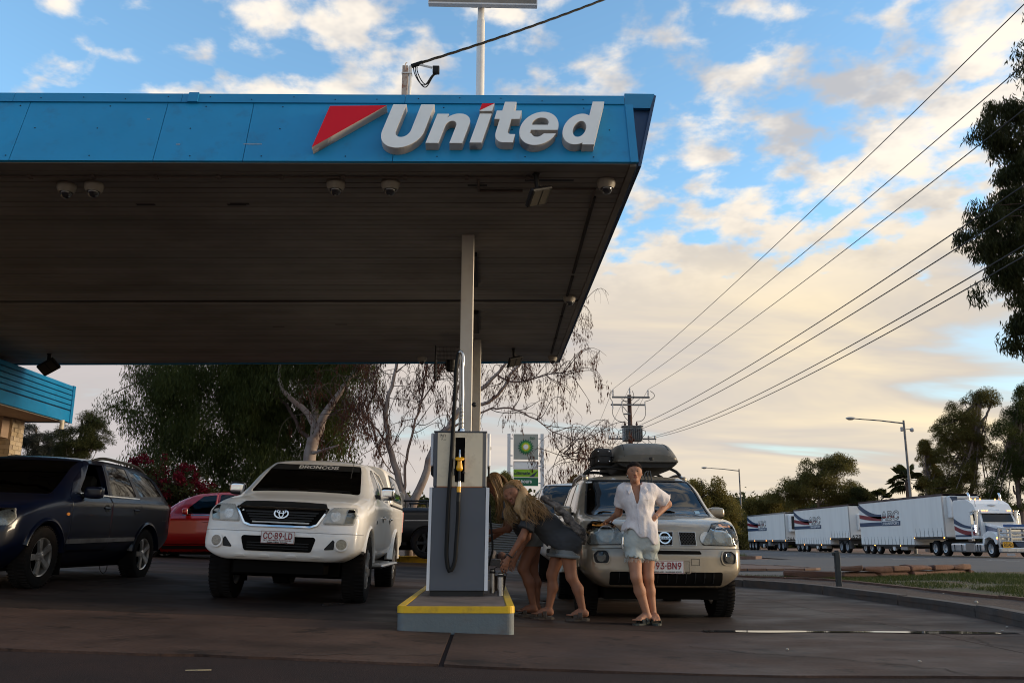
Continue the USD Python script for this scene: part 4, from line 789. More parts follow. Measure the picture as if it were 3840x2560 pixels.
# ---- white utility with a canopy on its tray
M_wpaint = mat('paint_offwhite', (0.76, 0.735, 0.70), 0.32, var=0.05, vs=2, coat=0.6, dirt=(0.55, 0.47, 0.39), dfac=0.4, ds=1.6, drange=(0.5, 0.75))
def hilux():
    w = 0.885
    st = [(0.0, R9(.47, .74, .52, .84, .62, .92, .79, 1.02, .66, 1.075, 1.10)), (0.22, R9(.46, .78, .52, .885, .64, .96, .83, 1.06, .69, 1.125, 1.145)), (0.7, R9(.45, .78, .52, .90, .66, 1.0, .845, 1.12, .70, 1.18, 1.20)),
          (1.20, R9(.43, .78, .50, .895, .68, 1.06, .84, 1.19, .70, 1.25, 1.275)), (1.42, R9(.42, .78, .50, .89, .68, 1.08, .845, 1.215, .705, 1.35, 1.38)), (1.80, R9(.42, .78, .50, .89, .68, 1.09, .85, 1.225, .655, 1.575, 1.61)),
          (2.10, R9(.42, .78, .50, .89, .68, 1.10, .85, 1.23, .615, 1.70, 1.745)), (2.6, R9(.42, .78, .50, .89, .68, 1.10, .85, 1.235, .615, 1.735, 1.785)), (3.2, R9(.42, .78, .50, .89, .68, 1.11, .85, 1.24, .615, 1.72, 1.765)),
          (3.36, R9(.42, .78, .50, .89, .68, 1.11, .85, 1.24, .625, 1.67, 1.70)), (3.40, R9(.42, .78, .50, .89, .68, 1.11, .85, 1.235, .60, 1.238, 1.24)), (5.15, R9(.46, .78, .54, .885, .70, 1.11, .855, 1.235, .60, 1.238, 1.24))]
    nose = lambda x, z: 0.17 * np.abs(x / 0.9) ** 3 + np.interp(z, [.45, .52, .60, .78, .84, 1.02, 1.09, 1.2], [.12, .03, 0.0, 0.01, .06, .09, .16, .24])
    c = Car('utility_vehicle', 'dusty white dual cab utility with a fibreglass canopy and chrome grille facing the camera', -2.34, 10.08, M_wpaint, st, [(0.93, .385), (4.02, .385)], nose, None, cabin=(1.5, 3.3), category='utility vehicle', wr=0.46)
    g = c.g
    # windows
    ws = rnd(pol([(-.69, 1.275), (.69, 1.275), (.605, 1.60), (.565, 1.685), (-.565, 1.685), (-.605, 1.60)]), .03); c.open_window(ws, 1, 1.25, 2.2)
    sw = [rnd(pol([(1.72, 1.265), (2.36, 1.255), (2.36, 1.66), (2.18, 1.66), (1.98, 1.58)]), .03), rnd(pol([(2.46, 1.255), (3.12, 1.26), (3.16, 1.40), (3.10, 1.64), (2.46, 1.66)]), .03)]
    for p in sw: c.open_window(p, 0, -1.2, 1.2)
    # doors, bonnet, bumper as parts
    c.piece('bonnet', prism(rnd(pol([(-.70, 0.10), (.70, 0.10), (.745, .5), (.735, 1.33), (-.735, 1.33), (-.745, .5)]), .03), 2, .93, 1.5).copy())
    for s in (-1, 1):
        for a, b, zc in [(1.42, 2.41, 0), (2.418, 3.24, 1)]:
            pz = [(a, .52), (b, .52), (b, 1.70), (a + (.70 if not zc else 0), 1.70), (a + (.28 if not zc else 0), 1.40), (a, 1.22)]
            if zc: pz = [(a, .52), (3.02, .52), (b, .80), (b, 1.70), (a, 1.70)]
            lo, hi = (-1.2, -.45) if s < 0 else (.45, 1.2)
            dp = c.piece('door', prism(rnd(pol(pz), .04), 0, lo, hi))
            if dp is not None:
                dp.loc = np.zeros(3); hy = b - .14; dp.add('door_handle', bx(s * .905 - .02, s * .905 + .02, hy - .11, hy + .04, 1.005, 1.035, .01), M_chrome); dp.add('handle_cup', decal(c.shell, ellipse(hy - .03, 1.0, .07, .045), 0, s, .001, .003), M_trim)
    c.cut(prism(pol([(-1, .78), (1, .78), (1, .785), (-1, .785)]), 1, -.2, .42))
    bump = c.piece('front_bumper', prism(pol([(-1, .3), (1, .3), (1, .783), (-1, .783)]), 1, -.3, .46))
    c.finish()
    c.d('windscreen', ws, 1, -1, M_glass_d, -0.012, .005, .08); 
    vis = g.add('sunstrip', decal(c.shell, pol([(-.58, 1.60), (.58, 1.60), (.557, 1.682), (-.557, 1.682)]), 1, -1, .004, .002, .08), M_trim, smooth=30); vis.loc = np.zeros(3)
    t = sa.scale(text_poly('BRONCOS', .045, True), 1.75, 1, origin=(0, 0)); a, b, cc, dd = t.bounds; t = sa.translate(t, -(a + cc) / 2 + 0.03, 1.622 - b); vis.add('lettering', decal(c.shell, t, 1, -1, .008, .002, .05), M_plate)
    for x in (-.32, .3): g.add('sun_visor', bx(x - .19, x + .19, 2.06, 2.08, 1.52, 1.62, .008), M_beige)
    for s in (-1, 1):
        for p in sw: c.d('side_window', p, 0, s, M_glass_d, -.01, .004, .1)
        for y0, r in c.wheels: wheel(g, s * .77, y0, r, .265, s, 6); arch(g, y0, r, s * .893, s, .455, M_wpaint, 24 if y0 < 2 else 8, 172)
        c.d('headlight_bezel', (lambda p: p if s > 0 else mir(p))(rnd(pol([(.455, .878), (.80, .885), (.835, .99), (.80, 1.085), (.56, 1.075), (.50, 1.0)]), .02)), 1, -1, M_refl, .002, .004, .05)
        hl = c.d('headlight', (lambda p: p if s > 0 else mir(p))(rnd(pol([(.465, .885), (.795, .895), (.825, .99), (.79, 1.075), (.565, 1.065), (.51, 1.0)]), .02)), 1, -1, M_haze, .008, .012, .05); hl.loc = np.zeros(3)
        hl.add('indicator', decal(c.shell, (lambda p: p if s > 0 else mir(p))(pol([(.70, .90), (.79, .905), (.815, .99), (.785, 1.06), (.73, 1.06)])), 1, -1, .021, .003, .05), M_lamp)
        hl.add('lamp_unit', decal(c.shell, ellipse(s * .60, .975, .055, .06), 1, -1, .021, .003, .04), M_refl)
        fo = c.d('fog_light', ellipse(s * .695, .668, .058, .058), 1, -1, M_refl, .012, .012, .04); fo.loc = np.zeros(3)
        fo.add('fog_ring', decal(c.shell, ellipse(s * .695, .668, .075, .075).difference(ellipse(s * .695, .668, .058, .058)), 1, -1, .004, .022, .04), M_wpaint); fo.add('fog_lens', decal(c.shell, ellipse(s * .695, .668, .056, .056), 1, -1, .025, .003, .04), M_lamp)
        c.d('bumper_vent', (lambda p: p if s > 0 else mir(p))(rnd(pol([(.50, .60), (.615, .61), (.62, .69), (.60, .72)]), .01)), 1, -1, M_trim, .003, .003, .04)
        c.mirror(s * .985, 1.74, 1.325, .20, .17, M_chrome, s)
        g.add('side_step', cat([bx(s * .92 - .09, s * .92 + .09, 1.50, 3.42, .385, .425, .02), bx(s * .80 - .12, s * .80 + .12, 1.8, 1.86, .40, .44), bx(s * .80 - .12, s * .80 + .12, 3.0, 3.06, .40, .44)]), M_alloy)
        g.add('mud_flap', bx(s * .77 - .12, s * .77 + .12, 1.36, 1.375, .18, .55), M_under); g.add('mud_flap', bx(s * .77 - .12, s * .77 + .12, 4.46, 4.475, .18, .6), M_under)
        g.add('tail_light', bx(s * .83 - .06, s * .83 + .06, 5.14, 5.165, .85, 1.2, .01), M_tail)
        c.d('door_badge', sg.box(1.50, .93, 1.62, .97), 0, s, M_chrome, .002, .003)
    # grille
    gp = pol([(-.40, 1.035), (.40, 1.035), (.50, 1.045), (.40, .88), (.33, .855), (-.33, .855), (-.40, .88), (-.50, 1.045)])
    gr = c.d('grille', rnd(gp, .015), 1, -1, M_under, .002, .004, .06); gr.loc = np.zeros(3)
    for z in np.linspace(.885, 1.0, 5): hw = .30 + (z - .86) * .75; gr.add('grille_slat', decal(c.shell, sg.box(-hw, z - .008, hw, z + .008), 1, -1, .01, .014, .06), M_haze if z < .9 else M_trim)
    gr.add('chrome_surround', decal(c.shell, pol([(-.42, 1.04), (.42, 1.04), (.40, 1.055), (-.40, 1.055)]).union(gp.buffer(.02).difference(gp)).intersection(sg.box(-1, .8, 1, 1.06)), 1, -1, .006, .022, .05), M_chrome)
    c.d('bonnet_guard', pol([(-.50, 1.058), (.50, 1.058), (.46, 1.115), (.2, 1.125), (-.2, 1.125), (-.46, 1.115)]), 1, -1, M_trim, .004, .016, .05)
    em = g.add('emblem', decal(c.shell, ellipse(0, .985, .083, .058).difference(ellipse(0, .985, .068, .045)), 1, -1, .03, .01, .04), M_chrome); em.loc = np.zeros(3)
    em.add('emblem_inner', decal(c.shell, ellipse(0, .985, .030, .045).difference(ellipse(0, .985, .018, .036)).union(ellipse(0, 1.005, .055, .022).difference(ellipse(0, 1.005, .045, .012))), 1, -1, .03, .008, .03), M_chrome)
    em.add('emblem_backing', decal(c.shell, ellipse(0, .985, .069, .046), 1, -1, .02, .005, .04), M_under)
    ik = rnd(pol([(-.42, .735), (.42, .735), (.37, .57), (-.37, .57)]), .03); o = c.d('bumper_intake', ik, 1, -1, M_under, .002, .004, .06); o.loc = np.zeros(3)
    for z in (.60, .63, .66): o.add('intake_bar', decal(c.shell, sg.box(-.34, z - .004, .34, z + .004), 1, -1, .006, .006, .08), M_trim)
    for x in (-.42, -.14, .16, .42): c.d('bumper_rib', pol([(x - .06, .505), (x + .06, .505), (x + .045, .525), (x - .045, .525)]), 1, -1, M_wpaint, .002, .012, .04)
    plate(c, -.186, .186, .655, .79, -.012, 'CC·89·LD', M_pred, [('N.T. OUTBACK AUSTRALIA', .21, .085, .82, M_pred), ('Peter Kittle Toyota', .05, .11, .6, M_pblk)])
    g.add('wiper', cat([tube([(-.62, 1.30, 1.30), (-.1, 1.33, 1.32)], .009, 6), tube([(.02, 1.30, 1.31), (.55, 1.32, 1.31)], .009, 6)]), M_trim)
    g.add('aerial', tube([(.50, 1.62, 1.50), (.52, 1.9, 1.98)], .004, 6), M_trim)
    g.add('underbody', cat([bx(-.62, .62, .5, 4.9, .30, .46), bx(-.72, .72, .85, 1.0, .26, .40, .03), bx(-.72, .72, 3.95, 4.1, .30, .44, .03), bx(-.5, .5, .15, .5, .33, .48)]), M_under)
    df = trimesh.creation.icosphere(3, .17); df.vertices = df.vertices * [1, 1, .95] + [.02, 4.02, .36]; g.add('differential', df, M_under, smooth=50)
    c.inside(1.62, 1.22, [(-.38, 2.4), (.38, 2.4)], driver=-1)
    # canopy on the tray
    cs = [(3.42, [(0, 1.245), (.6, 1.245), (.87, 1.25), (.872, 1.27), (.865, 1.3), (.82, 1.5), (.70, 1.77), (.45, 1.82), (0, 1.835)]), (4.2, [(0, 1.245), (.6, 1.245), (.87, 1.25), (.872, 1.27), (.865, 1.3), (.82, 1.5), (.70, 1.79), (.45, 1.84), (0, 1.86)]), (5.13, [(0, 1.245), (.6, 1.245), (.87, 1.25), (.872, 1.27), (.865, 1.3), (.82, 1.48), (.68, 1.74), (.45, 1.79), (0, 1.81)])]
    cm = loft(cs, ny=20, M=30); o = g.add('tray_canopy', cm, M_wpaint, smooth=35); o.loc = np.zeros(3)
    for s in (-1, 1):
        p = rnd(pol([(3.62, 1.33), (4.92, 1.33), (4.92, 1.55), (4.80, 1.68), (3.62, 1.68)]), .05)
        o.add('canopy_window', decal(cm, p, 0, s, .004, .004, .08), M_glass_d); o.add('window_rubber', decal(cm, p.buffer(.025).difference(p), 0, s, .002, .008, .08), M_trim)
    g.add('canopy_seal', bx(-.878, .878, 3.41, 5.15, 1.222, 1.246, .006), M_trim)
hilux()
# ---- champagne four wheel drive with a roof box
M_gold = mat('paint_champagne', (0.255, 0.215, 0.16), 0.30, metal=0.45, var=0.06, vs=2, coat=0.7, dirt=(0.17, 0.125, 0.09), dfac=0.6, ds=1.8, drange=(0.46, 0.72), rvar=0.08)
M_haze2 = mat('lamp_bezel', (0.42, 0.41, 0.39), 0.4, var=.35, vs=14)
def xtrail():
    st = [(0.0, R9(.36, .70, .42, .80, .56, .80, .74, .955, .60, .985, 1.0)), (0.2, R9(.34, .76, .42, .86, .58, .84, .80, 1.02, .66, 1.045, 1.06)), (0.6, R9(.33, .78, .42, .885, .60, .92, .835, 1.065, .68, 1.09, 1.11)),
          (1.05, R9(.32, .78, .42, .885, .62, .98, .835, 1.10, .70, 1.135, 1.155)), (1.25, R9(.32, .78, .42, .885, .62, 1.0, .835, 1.12, .71, 1.24, 1.27)), (1.65, R9(.32, .78, .42, .885, .62, 1.01, .84, 1.14, .69, 1.50, 1.55)),
          (1.92, R9(.32, .78, .42, .885, .62, 1.02, .84, 1.145, .665, 1.60, 1.655)), (2.6, R9(.32, .78, .42, .885, .62, 1.03, .84, 1.15, .66, 1.635, 1.69)), (3.6, R9(.33, .78, .42, .885, .63, 1.04, .84, 1.155, .645, 1.62, 1.665)),
          (4.3, R9(.38, .77, .46, .88, .64, 1.04, .83, 1.15, .62, 1.53, 1.57)), (4.60, R9(.42, .72, .50, .84, .66, 1.02, .79, 1.12, .56, 1.36, 1.40))]
    nose = lambda x, z: 0.17 * np.abs(x / 0.88) ** 2.6 + np.interp(z, [.36, .44, .50, .70, .76, .95, 1.05], [.10, .02, 0, 0.01, .05, .09, .16]) * 1.0
    tail = lambda x, z: 0.12 * np.abs(x / 0.88) ** 2.6
    c = Car('four_wheel_drive', 'dusty champagne four wheel drive with a grey roof box parked beside the pump', 1.90, 9.50, M_gold, st, [(0.92, .345), (3.55, .345)], nose, tail, cabin=(1.32, 4.4), wr=0.43, tilt=0.3, z=0.0)
    g = c.g
    ws = rnd(pol([(-.735, 1.125), (.735, 1.125), (.675, 1.42), (.635, 1.575), (-.635, 1.575), (-.675, 1.42)]), .03); c.open_window(ws, 1, 1.05, 2.05)
    sw = [rnd(pol([(1.62, 1.19), (2.38, 1.185), (2.40, 1.57), (2.05, 1.555)]), .03), rnd(pol([(2.48, 1.185), (3.30, 1.19), (3.30, 1.57), (2.50, 1.585)]), .03), rnd(pol([(3.42, 1.20), (4.15, 1.21), (3.98, 1.52), (3.42, 1.56)]), .03)]
    for p in sw: c.open_window(p, 0, -1.2, 1.2)
    c.piece('bonnet', prism(rnd(pol([(-.56, 0.12), (.56, 0.12), (.74, .5), (.75, 1.18), (-.75, 1.18), (-.74, .5)]), .03), 2, .80, 1.4))
    for s in (-1, 1):
        for a, b in [(1.36, 2.43), (2.438, 3.36)]:
            p = rnd(pol([(a, .44), (b if b < 3 else b - .25, .44), (b, .66), (b, 1.60), (a + (.55 if a < 2 else 0), 1.60), (a + (.20 if a < 2 else 0), 1.34), (a, 1.12)]), .04)
            dp = c.piece('door', prism(p, 0, *((-1.2, -.45) if s < 0 else (.45, 1.2))))
            if dp is not None: dp.loc = np.zeros(3); dp.add('door_handle', bx(s * .89 - .02, s * .89 + .02, b - .26, b - .10, .97, 1.0, .01), M_gold)
    c.cut(prism(pol([(-1, .752), (1, .752), (1, .758), (-1, .758)]), 1, -.2, .42))
    c.piece('front_bumper', prism(pol([(-1, .3), (1, .3), (1, .755), (-1, .755)]), 1, -.3, .46)); c.finish()
    c.d('windscreen', ws, 1, -1, M_glass_d, -0.012, .005, .08); rg = c.d('windscreen_rubber', ws.buffer(.018).difference(ws.buffer(-.004)), 1, -1, M_trim, .001, .004, .08)
    c.d('sticker', sg.box(-.66, 1.545, -.585, 1.565), 1, -1, M_plate, .004, .002, .05); c.d('sticker', sg.box(.57, 1.16, .63, 1.19), 1, -1, mat('sticker_blue', (0.25, .4, .5), .5), .004, .002, .05)
    for s in (-1, 1):
        f = (lambda p: p if s > 0 else mir(p))
        for p in sw: c.d('side_window', p, 0, s, M_glass_d, -.01, .004, .1)
        for y0, r in c.wheels: wheel(g, s * .765, y0, r, .225, s, 5); 
        hp = rnd(f(pol([(.385, .80), (.80, .79), (.845, .86), (.80, 1.0), (.74, 1.045), (.60, 1.03), (.545, 1.02), (.47, .93)])), .02)
        c.d('headlight_bezel', hp.buffer(.006), 1, -1, M_haze2, .001, .003, .05); hl = c.d('headlight', hp, 1, -1, M_lamp, .012, .003, .05); hl.loc = np.zeros(3)
        for cx, cz, rr in ((.445, .865, .068), (.62, .905, .09)): hl.add('lamp_unit', decal(c.shell, ellipse(s * cx, cz, rr, rr), 1, -1, .004, .003, .03), M_alloy if rr > .08 else M_refl); hl.add('lamp_ring', decal(c.shell, ellipse(s * cx, cz, rr, rr).difference(ellipse(s * cx, cz, rr * .9, rr * .9)), 1, -1, .007, .003, .03), M_refl)
        hl.add('indicator', decal(c.shell, f(pol([(.62, .985), (.76, .99), (.74, 1.03), (.62, 1.02)])), 1, -1, .006, .004, .04), M_amber)
        hl.add('headlight_edge', decal(c.shell, hp.buffer(.006).difference(hp.buffer(-.003)), 1, -1, .003, .003, .05), M_trim)
        fo = c.d('fog_recess', rnd(f(pol([(.615, .60), (.75, .60), (.765, .69), (.72, .73), (.62, .73), (.60, .66)])), .035), 1, -1, M_trim, .003, .004, .04); fo.loc = np.zeros(3)
        fo.add('fog_light', decal(c.shell, ellipse(s * .685, .665, .05, .05), 1, -1, .009, .006, .04), M_lamp); fo.add('fog_edge', decal(c.shell, rnd(f(pol([(.615, .60), (.75, .60), (.765, .69), (.72, .73), (.62, .73), (.60, .66)])), .035).buffer(.012).difference(rnd(f(pol([(.615, .60), (.75, .60), (.765, .69), (.72, .73), (.62, .73), (.60, .66)])), .035)), 1, -1, .002, .014, .04), M_gold)
        c.mirror(s * .955, 1.62, 1.19, .20, .125, M_gold, s)
        g.add('roof_rail', tube(smoothpath([(s * .64, 1.95, 1.60), (s * .64, 2.1, 1.65), (s * .635, 2.9, 1.69), (s * .62, 3.7, 1.66), (s * .61, 3.9, 1.60)], 24), .024, 8), M_alloy, smooth=50)
        g.add('rail_foot', box((s * .64, 2.0, 1.62), (.06, .18, .06), .02), M_gold)
        for y0, r in c.wheels: arch(g, y0, r, s * .880, s, .405, M_gold, 26 if y0 < 2 else 8, 170, depth=.03)
        c.d('tail_light', f(pol([(.66, .95), (.82, .95), (.78, 1.35), (.68, 1.35)])), 1, 1, M_tail, .004, .01, .06)
        g.add('mud_flap', bx(s * .765 - .11, s * .765 + .11, 1.31, 1.322, .16, .45), M_under)
    for a, b in ((-.085, .085), (.15, .325), (-.325, -.15)):
        p = pol([(a + .012 * (1 if a > -.1 else 0), .792), (b - .012 * (1 if b < .1 else -0.4), .792), (b, .93), (a, .93)]) if a > -.1 else mir(pol([(.162, .792), (.325 - .004, .792), (.325, .93), (.15, .93)]))
        gr = c.d('grille', p, 1, -1, M_under, .002, .003, .05); gr.loc = np.zeros(3)
        mesh_l = shapely.union_all([strip([(x, .78), (x + .15, .94)], .007) for x in np.arange(-.6, .5, .032)] + [strip([(x + .15, .78), (x, .94)], .007) for x in np.arange(-.6, .5, .032)]).intersection(p)
        gr.add('grille_mesh', decal(c.shell, mesh_l, 1, -1, .006, .006, .1), M_trim); gr.add('grille_edge', decal(c.shell, p.buffer(.004).difference(p), 1, -1, .002, .006, .06), M_alloy)
    em = g.add('emblem', decal(c.shell, ellipse(-.01, .868, .064, .064).difference(ellipse(-.01, .868, .050, .050)), 1, -1, .02, .012, .03), M_chrome); em.loc = np.zeros(3)
    em.add('emblem_bar', decal(c.shell, sg.box(-.085, .855, .065, .881), 1, -1, .026, .012, .03), M_chrome); em.add('emblem_name', decal(c.shell, fit(text_poly('NISSAN', .02, True), -.075, .055, .860, .876), 1, -1, .040, .002, .03), M_trim)
    o = c.d('bumper_slot', rnd(pol([(-.38, .70), (.38, .70), (.36, .735), (-.36, .735)]), .008), 1, -1, M_under, .002, .004, .05)
    o = c.d('lower_intake', rnd(pol([(-.60, .515), (.60, .515), (.60, .375), (-.60, .375)]), .02), 1, -1, M_under, .002, .004, .05); o.loc = np.zeros(3)
    for x in np.linspace(-.5, .5, 11): o.add('intake_bar', decal(c.shell, sg.box(x - .004, .40, x + .004, .51), 1, -1, .005, .006, .06), M_trim)
    c.d('plate_recess', rnd(sg.box(-.25, .50, .25, .64), .01).difference(rnd(sg.box(-.24, .51, .24, .63), .01)), 1, -1, M_gold, .002, .006, .06)
    c.d('tow_cover', sg.box(.26, .585, .35, .655).difference(sg.box(.264, .589, .346, .651)), 1, -1, M_trim, .001, .002, .05)
    plate(c, -.20, .172, .50, .634, -.012, '593·BN9', M_pred, [('QUEENSLAND · SUNSHINE STATE', .10, .085, .86, M_pblk)])
    for x0, x1 in ((-.63, -.02), (.0, .62)): g.add('wiper', tube([(x0, 1.10, 1.145), (x1, 1.13, 1.165)], .009, 6), M_trim)
    g.add('underbody', cat([bx(-.62, .62, .35, 4.3, .22, .36), bx(-.7, .7, .88, .98, .2, .34, .03), bx(-.7, .7, 3.5, 3.6, .2, .34, .03)]), M_under)
    c.inside(1.5, 1.12, [(-.36, 2.3), (.36, 2.3)]); g.add('rear_seat', cat([box((0, 3.2, .62), (1.25, .5, .18), .05), box((0, 3.5, .95), (1.25, .16, .62), .06)]), M_seat)
    for y in (2.15, 3.15): g.add('cross_bar', tube(smoothpath([(-.64, y, 1.68), (-.58, y, 1.735), (0, y, 1.75), (.58, y, 1.735), (.64, y, 1.68)], 18), .02, 8), M_trim, smooth=50)
xtrail()
M_box = mat('roofbox_grey', (0.085, 0.08, 0.066), 0.48, var=0.12, vs=3, bump=0.0006, bs=300, dirt=(0.2, 0.16, 0.12), dfac=0.5, ds=3)
rb = G('roof_box', 'olive grey plastic cargo box strapped on the roof of the champagne car', 'roof box', loc=(2.09, 11.5, 1.77))
def pod(y0, y1, w, h0, h1, taper=0.72):
    pr = lambda k, hh, lo: [(0, lo), (w * .7 * k, lo), (w * k, lo + .015), (w * k, lo + .03), (w * k * .985, lo + .05), (w * k * .90, lo + hh * .62), (w * k * taper, lo + hh * .93), (w * k * .4, lo + hh), (0, lo + hh * 1.005)]
    return loft([(y0, pr(.90, h1 * .30, h0)), (y0 + .10, pr(.97, h1 * .62, h0)), (y0 + .35, pr(1, h1 * .93, h0)), ((y0 + y1) / 2, pr(1, h1, h0)), (y1 - .2, pr(.97, h1 * .95, h0)), (y1, pr(.85, h1 * .6, h0))], ny=36, M=36, rnd=.93)
lid = pod(0.0, 1.75, .425, .085, .285, .72); rb.add('lid', lid, M_box, smooth=40)
rb.add('base', loft([(0.03, [(0, .0), (.2, .0), (.30, .01), (.36, .03), (.39, .05), (.40, .06), (.40, .075), (.3, .08), (0, .08)]), (.3, [(0, -.03), (.2, -.03), (.32, -.02), (.38, .02), (.415, .05), (.42, .06), (.42, .075), (.3, .08), (0, .08)]), (1.72, [(0, -.03), (.2, -.03), (.32, -.02), (.38, .02), (.40, .05), (.41, .06), (.41, .075), (.3, .08), (0, .08)])], ny=20, M=24), M_trim, smooth=40)
rb.add('rim_band', loft([(-.012, [(0, .072), (.2, .072), (.40, .074), (.405, .08), (.405, .09), (.40, .10), (.3, .102), (.2, .103), (0, .103)]), (.4, [(0, .072), (.2, .072), (.445, .074), (.452, .08), (.452, .09), (.445, .10), (.3, .102), (.2, .103), (0, .103)]), (1.76, [(0, .072), (.2, .072), (.40, .074), (.405, .08), (.405, .09), (.40, .10), (.3, .102), (.2, .103), (0, .103)])], ny=14, M=24), M_box, smooth=30)
rb.add('lid_groove', cat([decal(lid, strip([(.30, .0), (.24, .9), (.22, 1.6)], .01), 2, 1, .001, .004, .1), decal(lid, strip([(-.30, .0), (-.24, .9), (-.22, 1.6)], .01), 2, 1, .001, .004, .1)]), M_trim)
rb.add('latch', box((.05, .0, .11), (.05, .03, .05), .008), M_trim)
M_bag = mat('bag_black', (0.018, 0.017, 0.017), 0.8, var=0.3, vs=10, bump=0.004, bs=30)
bg = G('black_bag', 'black bag with metal studs tied on the roof beside the roof box', 'bag', loc=(1.54, 11.75, 1.79))
bmesh = trimesh.creation.icosphere(4, 1.0); q = bmesh.vertices; q = np.sign(q) * np.abs(q) ** np.array([0.45, .6, .45]); q = q + 0.05 * (meshkit.noise(q * 3)[:, None] - .5) * q; bmesh.vertices = q * [.125, .32, .135] + [0, .2, .125]; bg.add('body', bmesh, M_bag, smooth=60)
for x in (-.075, .07):
    for z in (.07, .2): bg.add('stud', lathe([(0, 0), (.009, -.001), (.009, -.006), (0, -.008)], 8).apply_transform(trimesh.transformations.rotation_matrix(-PI / 2, (1, 0, 0))).apply_translation([x, -.125 + abs(z - .13) * .12, z]), M_chrome)
for z in (.04, .13): bg.add('strap', tube(smoothpath([(-.135, .2, z - .03), (-.12, -.06, z), (0, -.125, z + .01), (.12, -.06, z), (.135, .2, z - .03)], 20), .008, 6), M_trim)
bg.add('side_flap', box((-.125, .1, .09), (.05, .25, .14), .02), M_bag)
sk = G('loose_strap', 'black straps hanging down from the roof over the windscreen beside the standing person', 'strap', loc=(2.05, 11.4, 1.72))
for dx in (0, .02, -.02): sk.add('webbing', tube(smoothpath([(0 + dx, -.2, -.02), (-.06 + dx * 2, -.45, -.12), (-.08 + dx * 1.5, -.68, -.26), (-.11 + dx, -.85, -.38), (-.2, -1.12 - dx, -.54)], 20), .007, 6), M_trim)

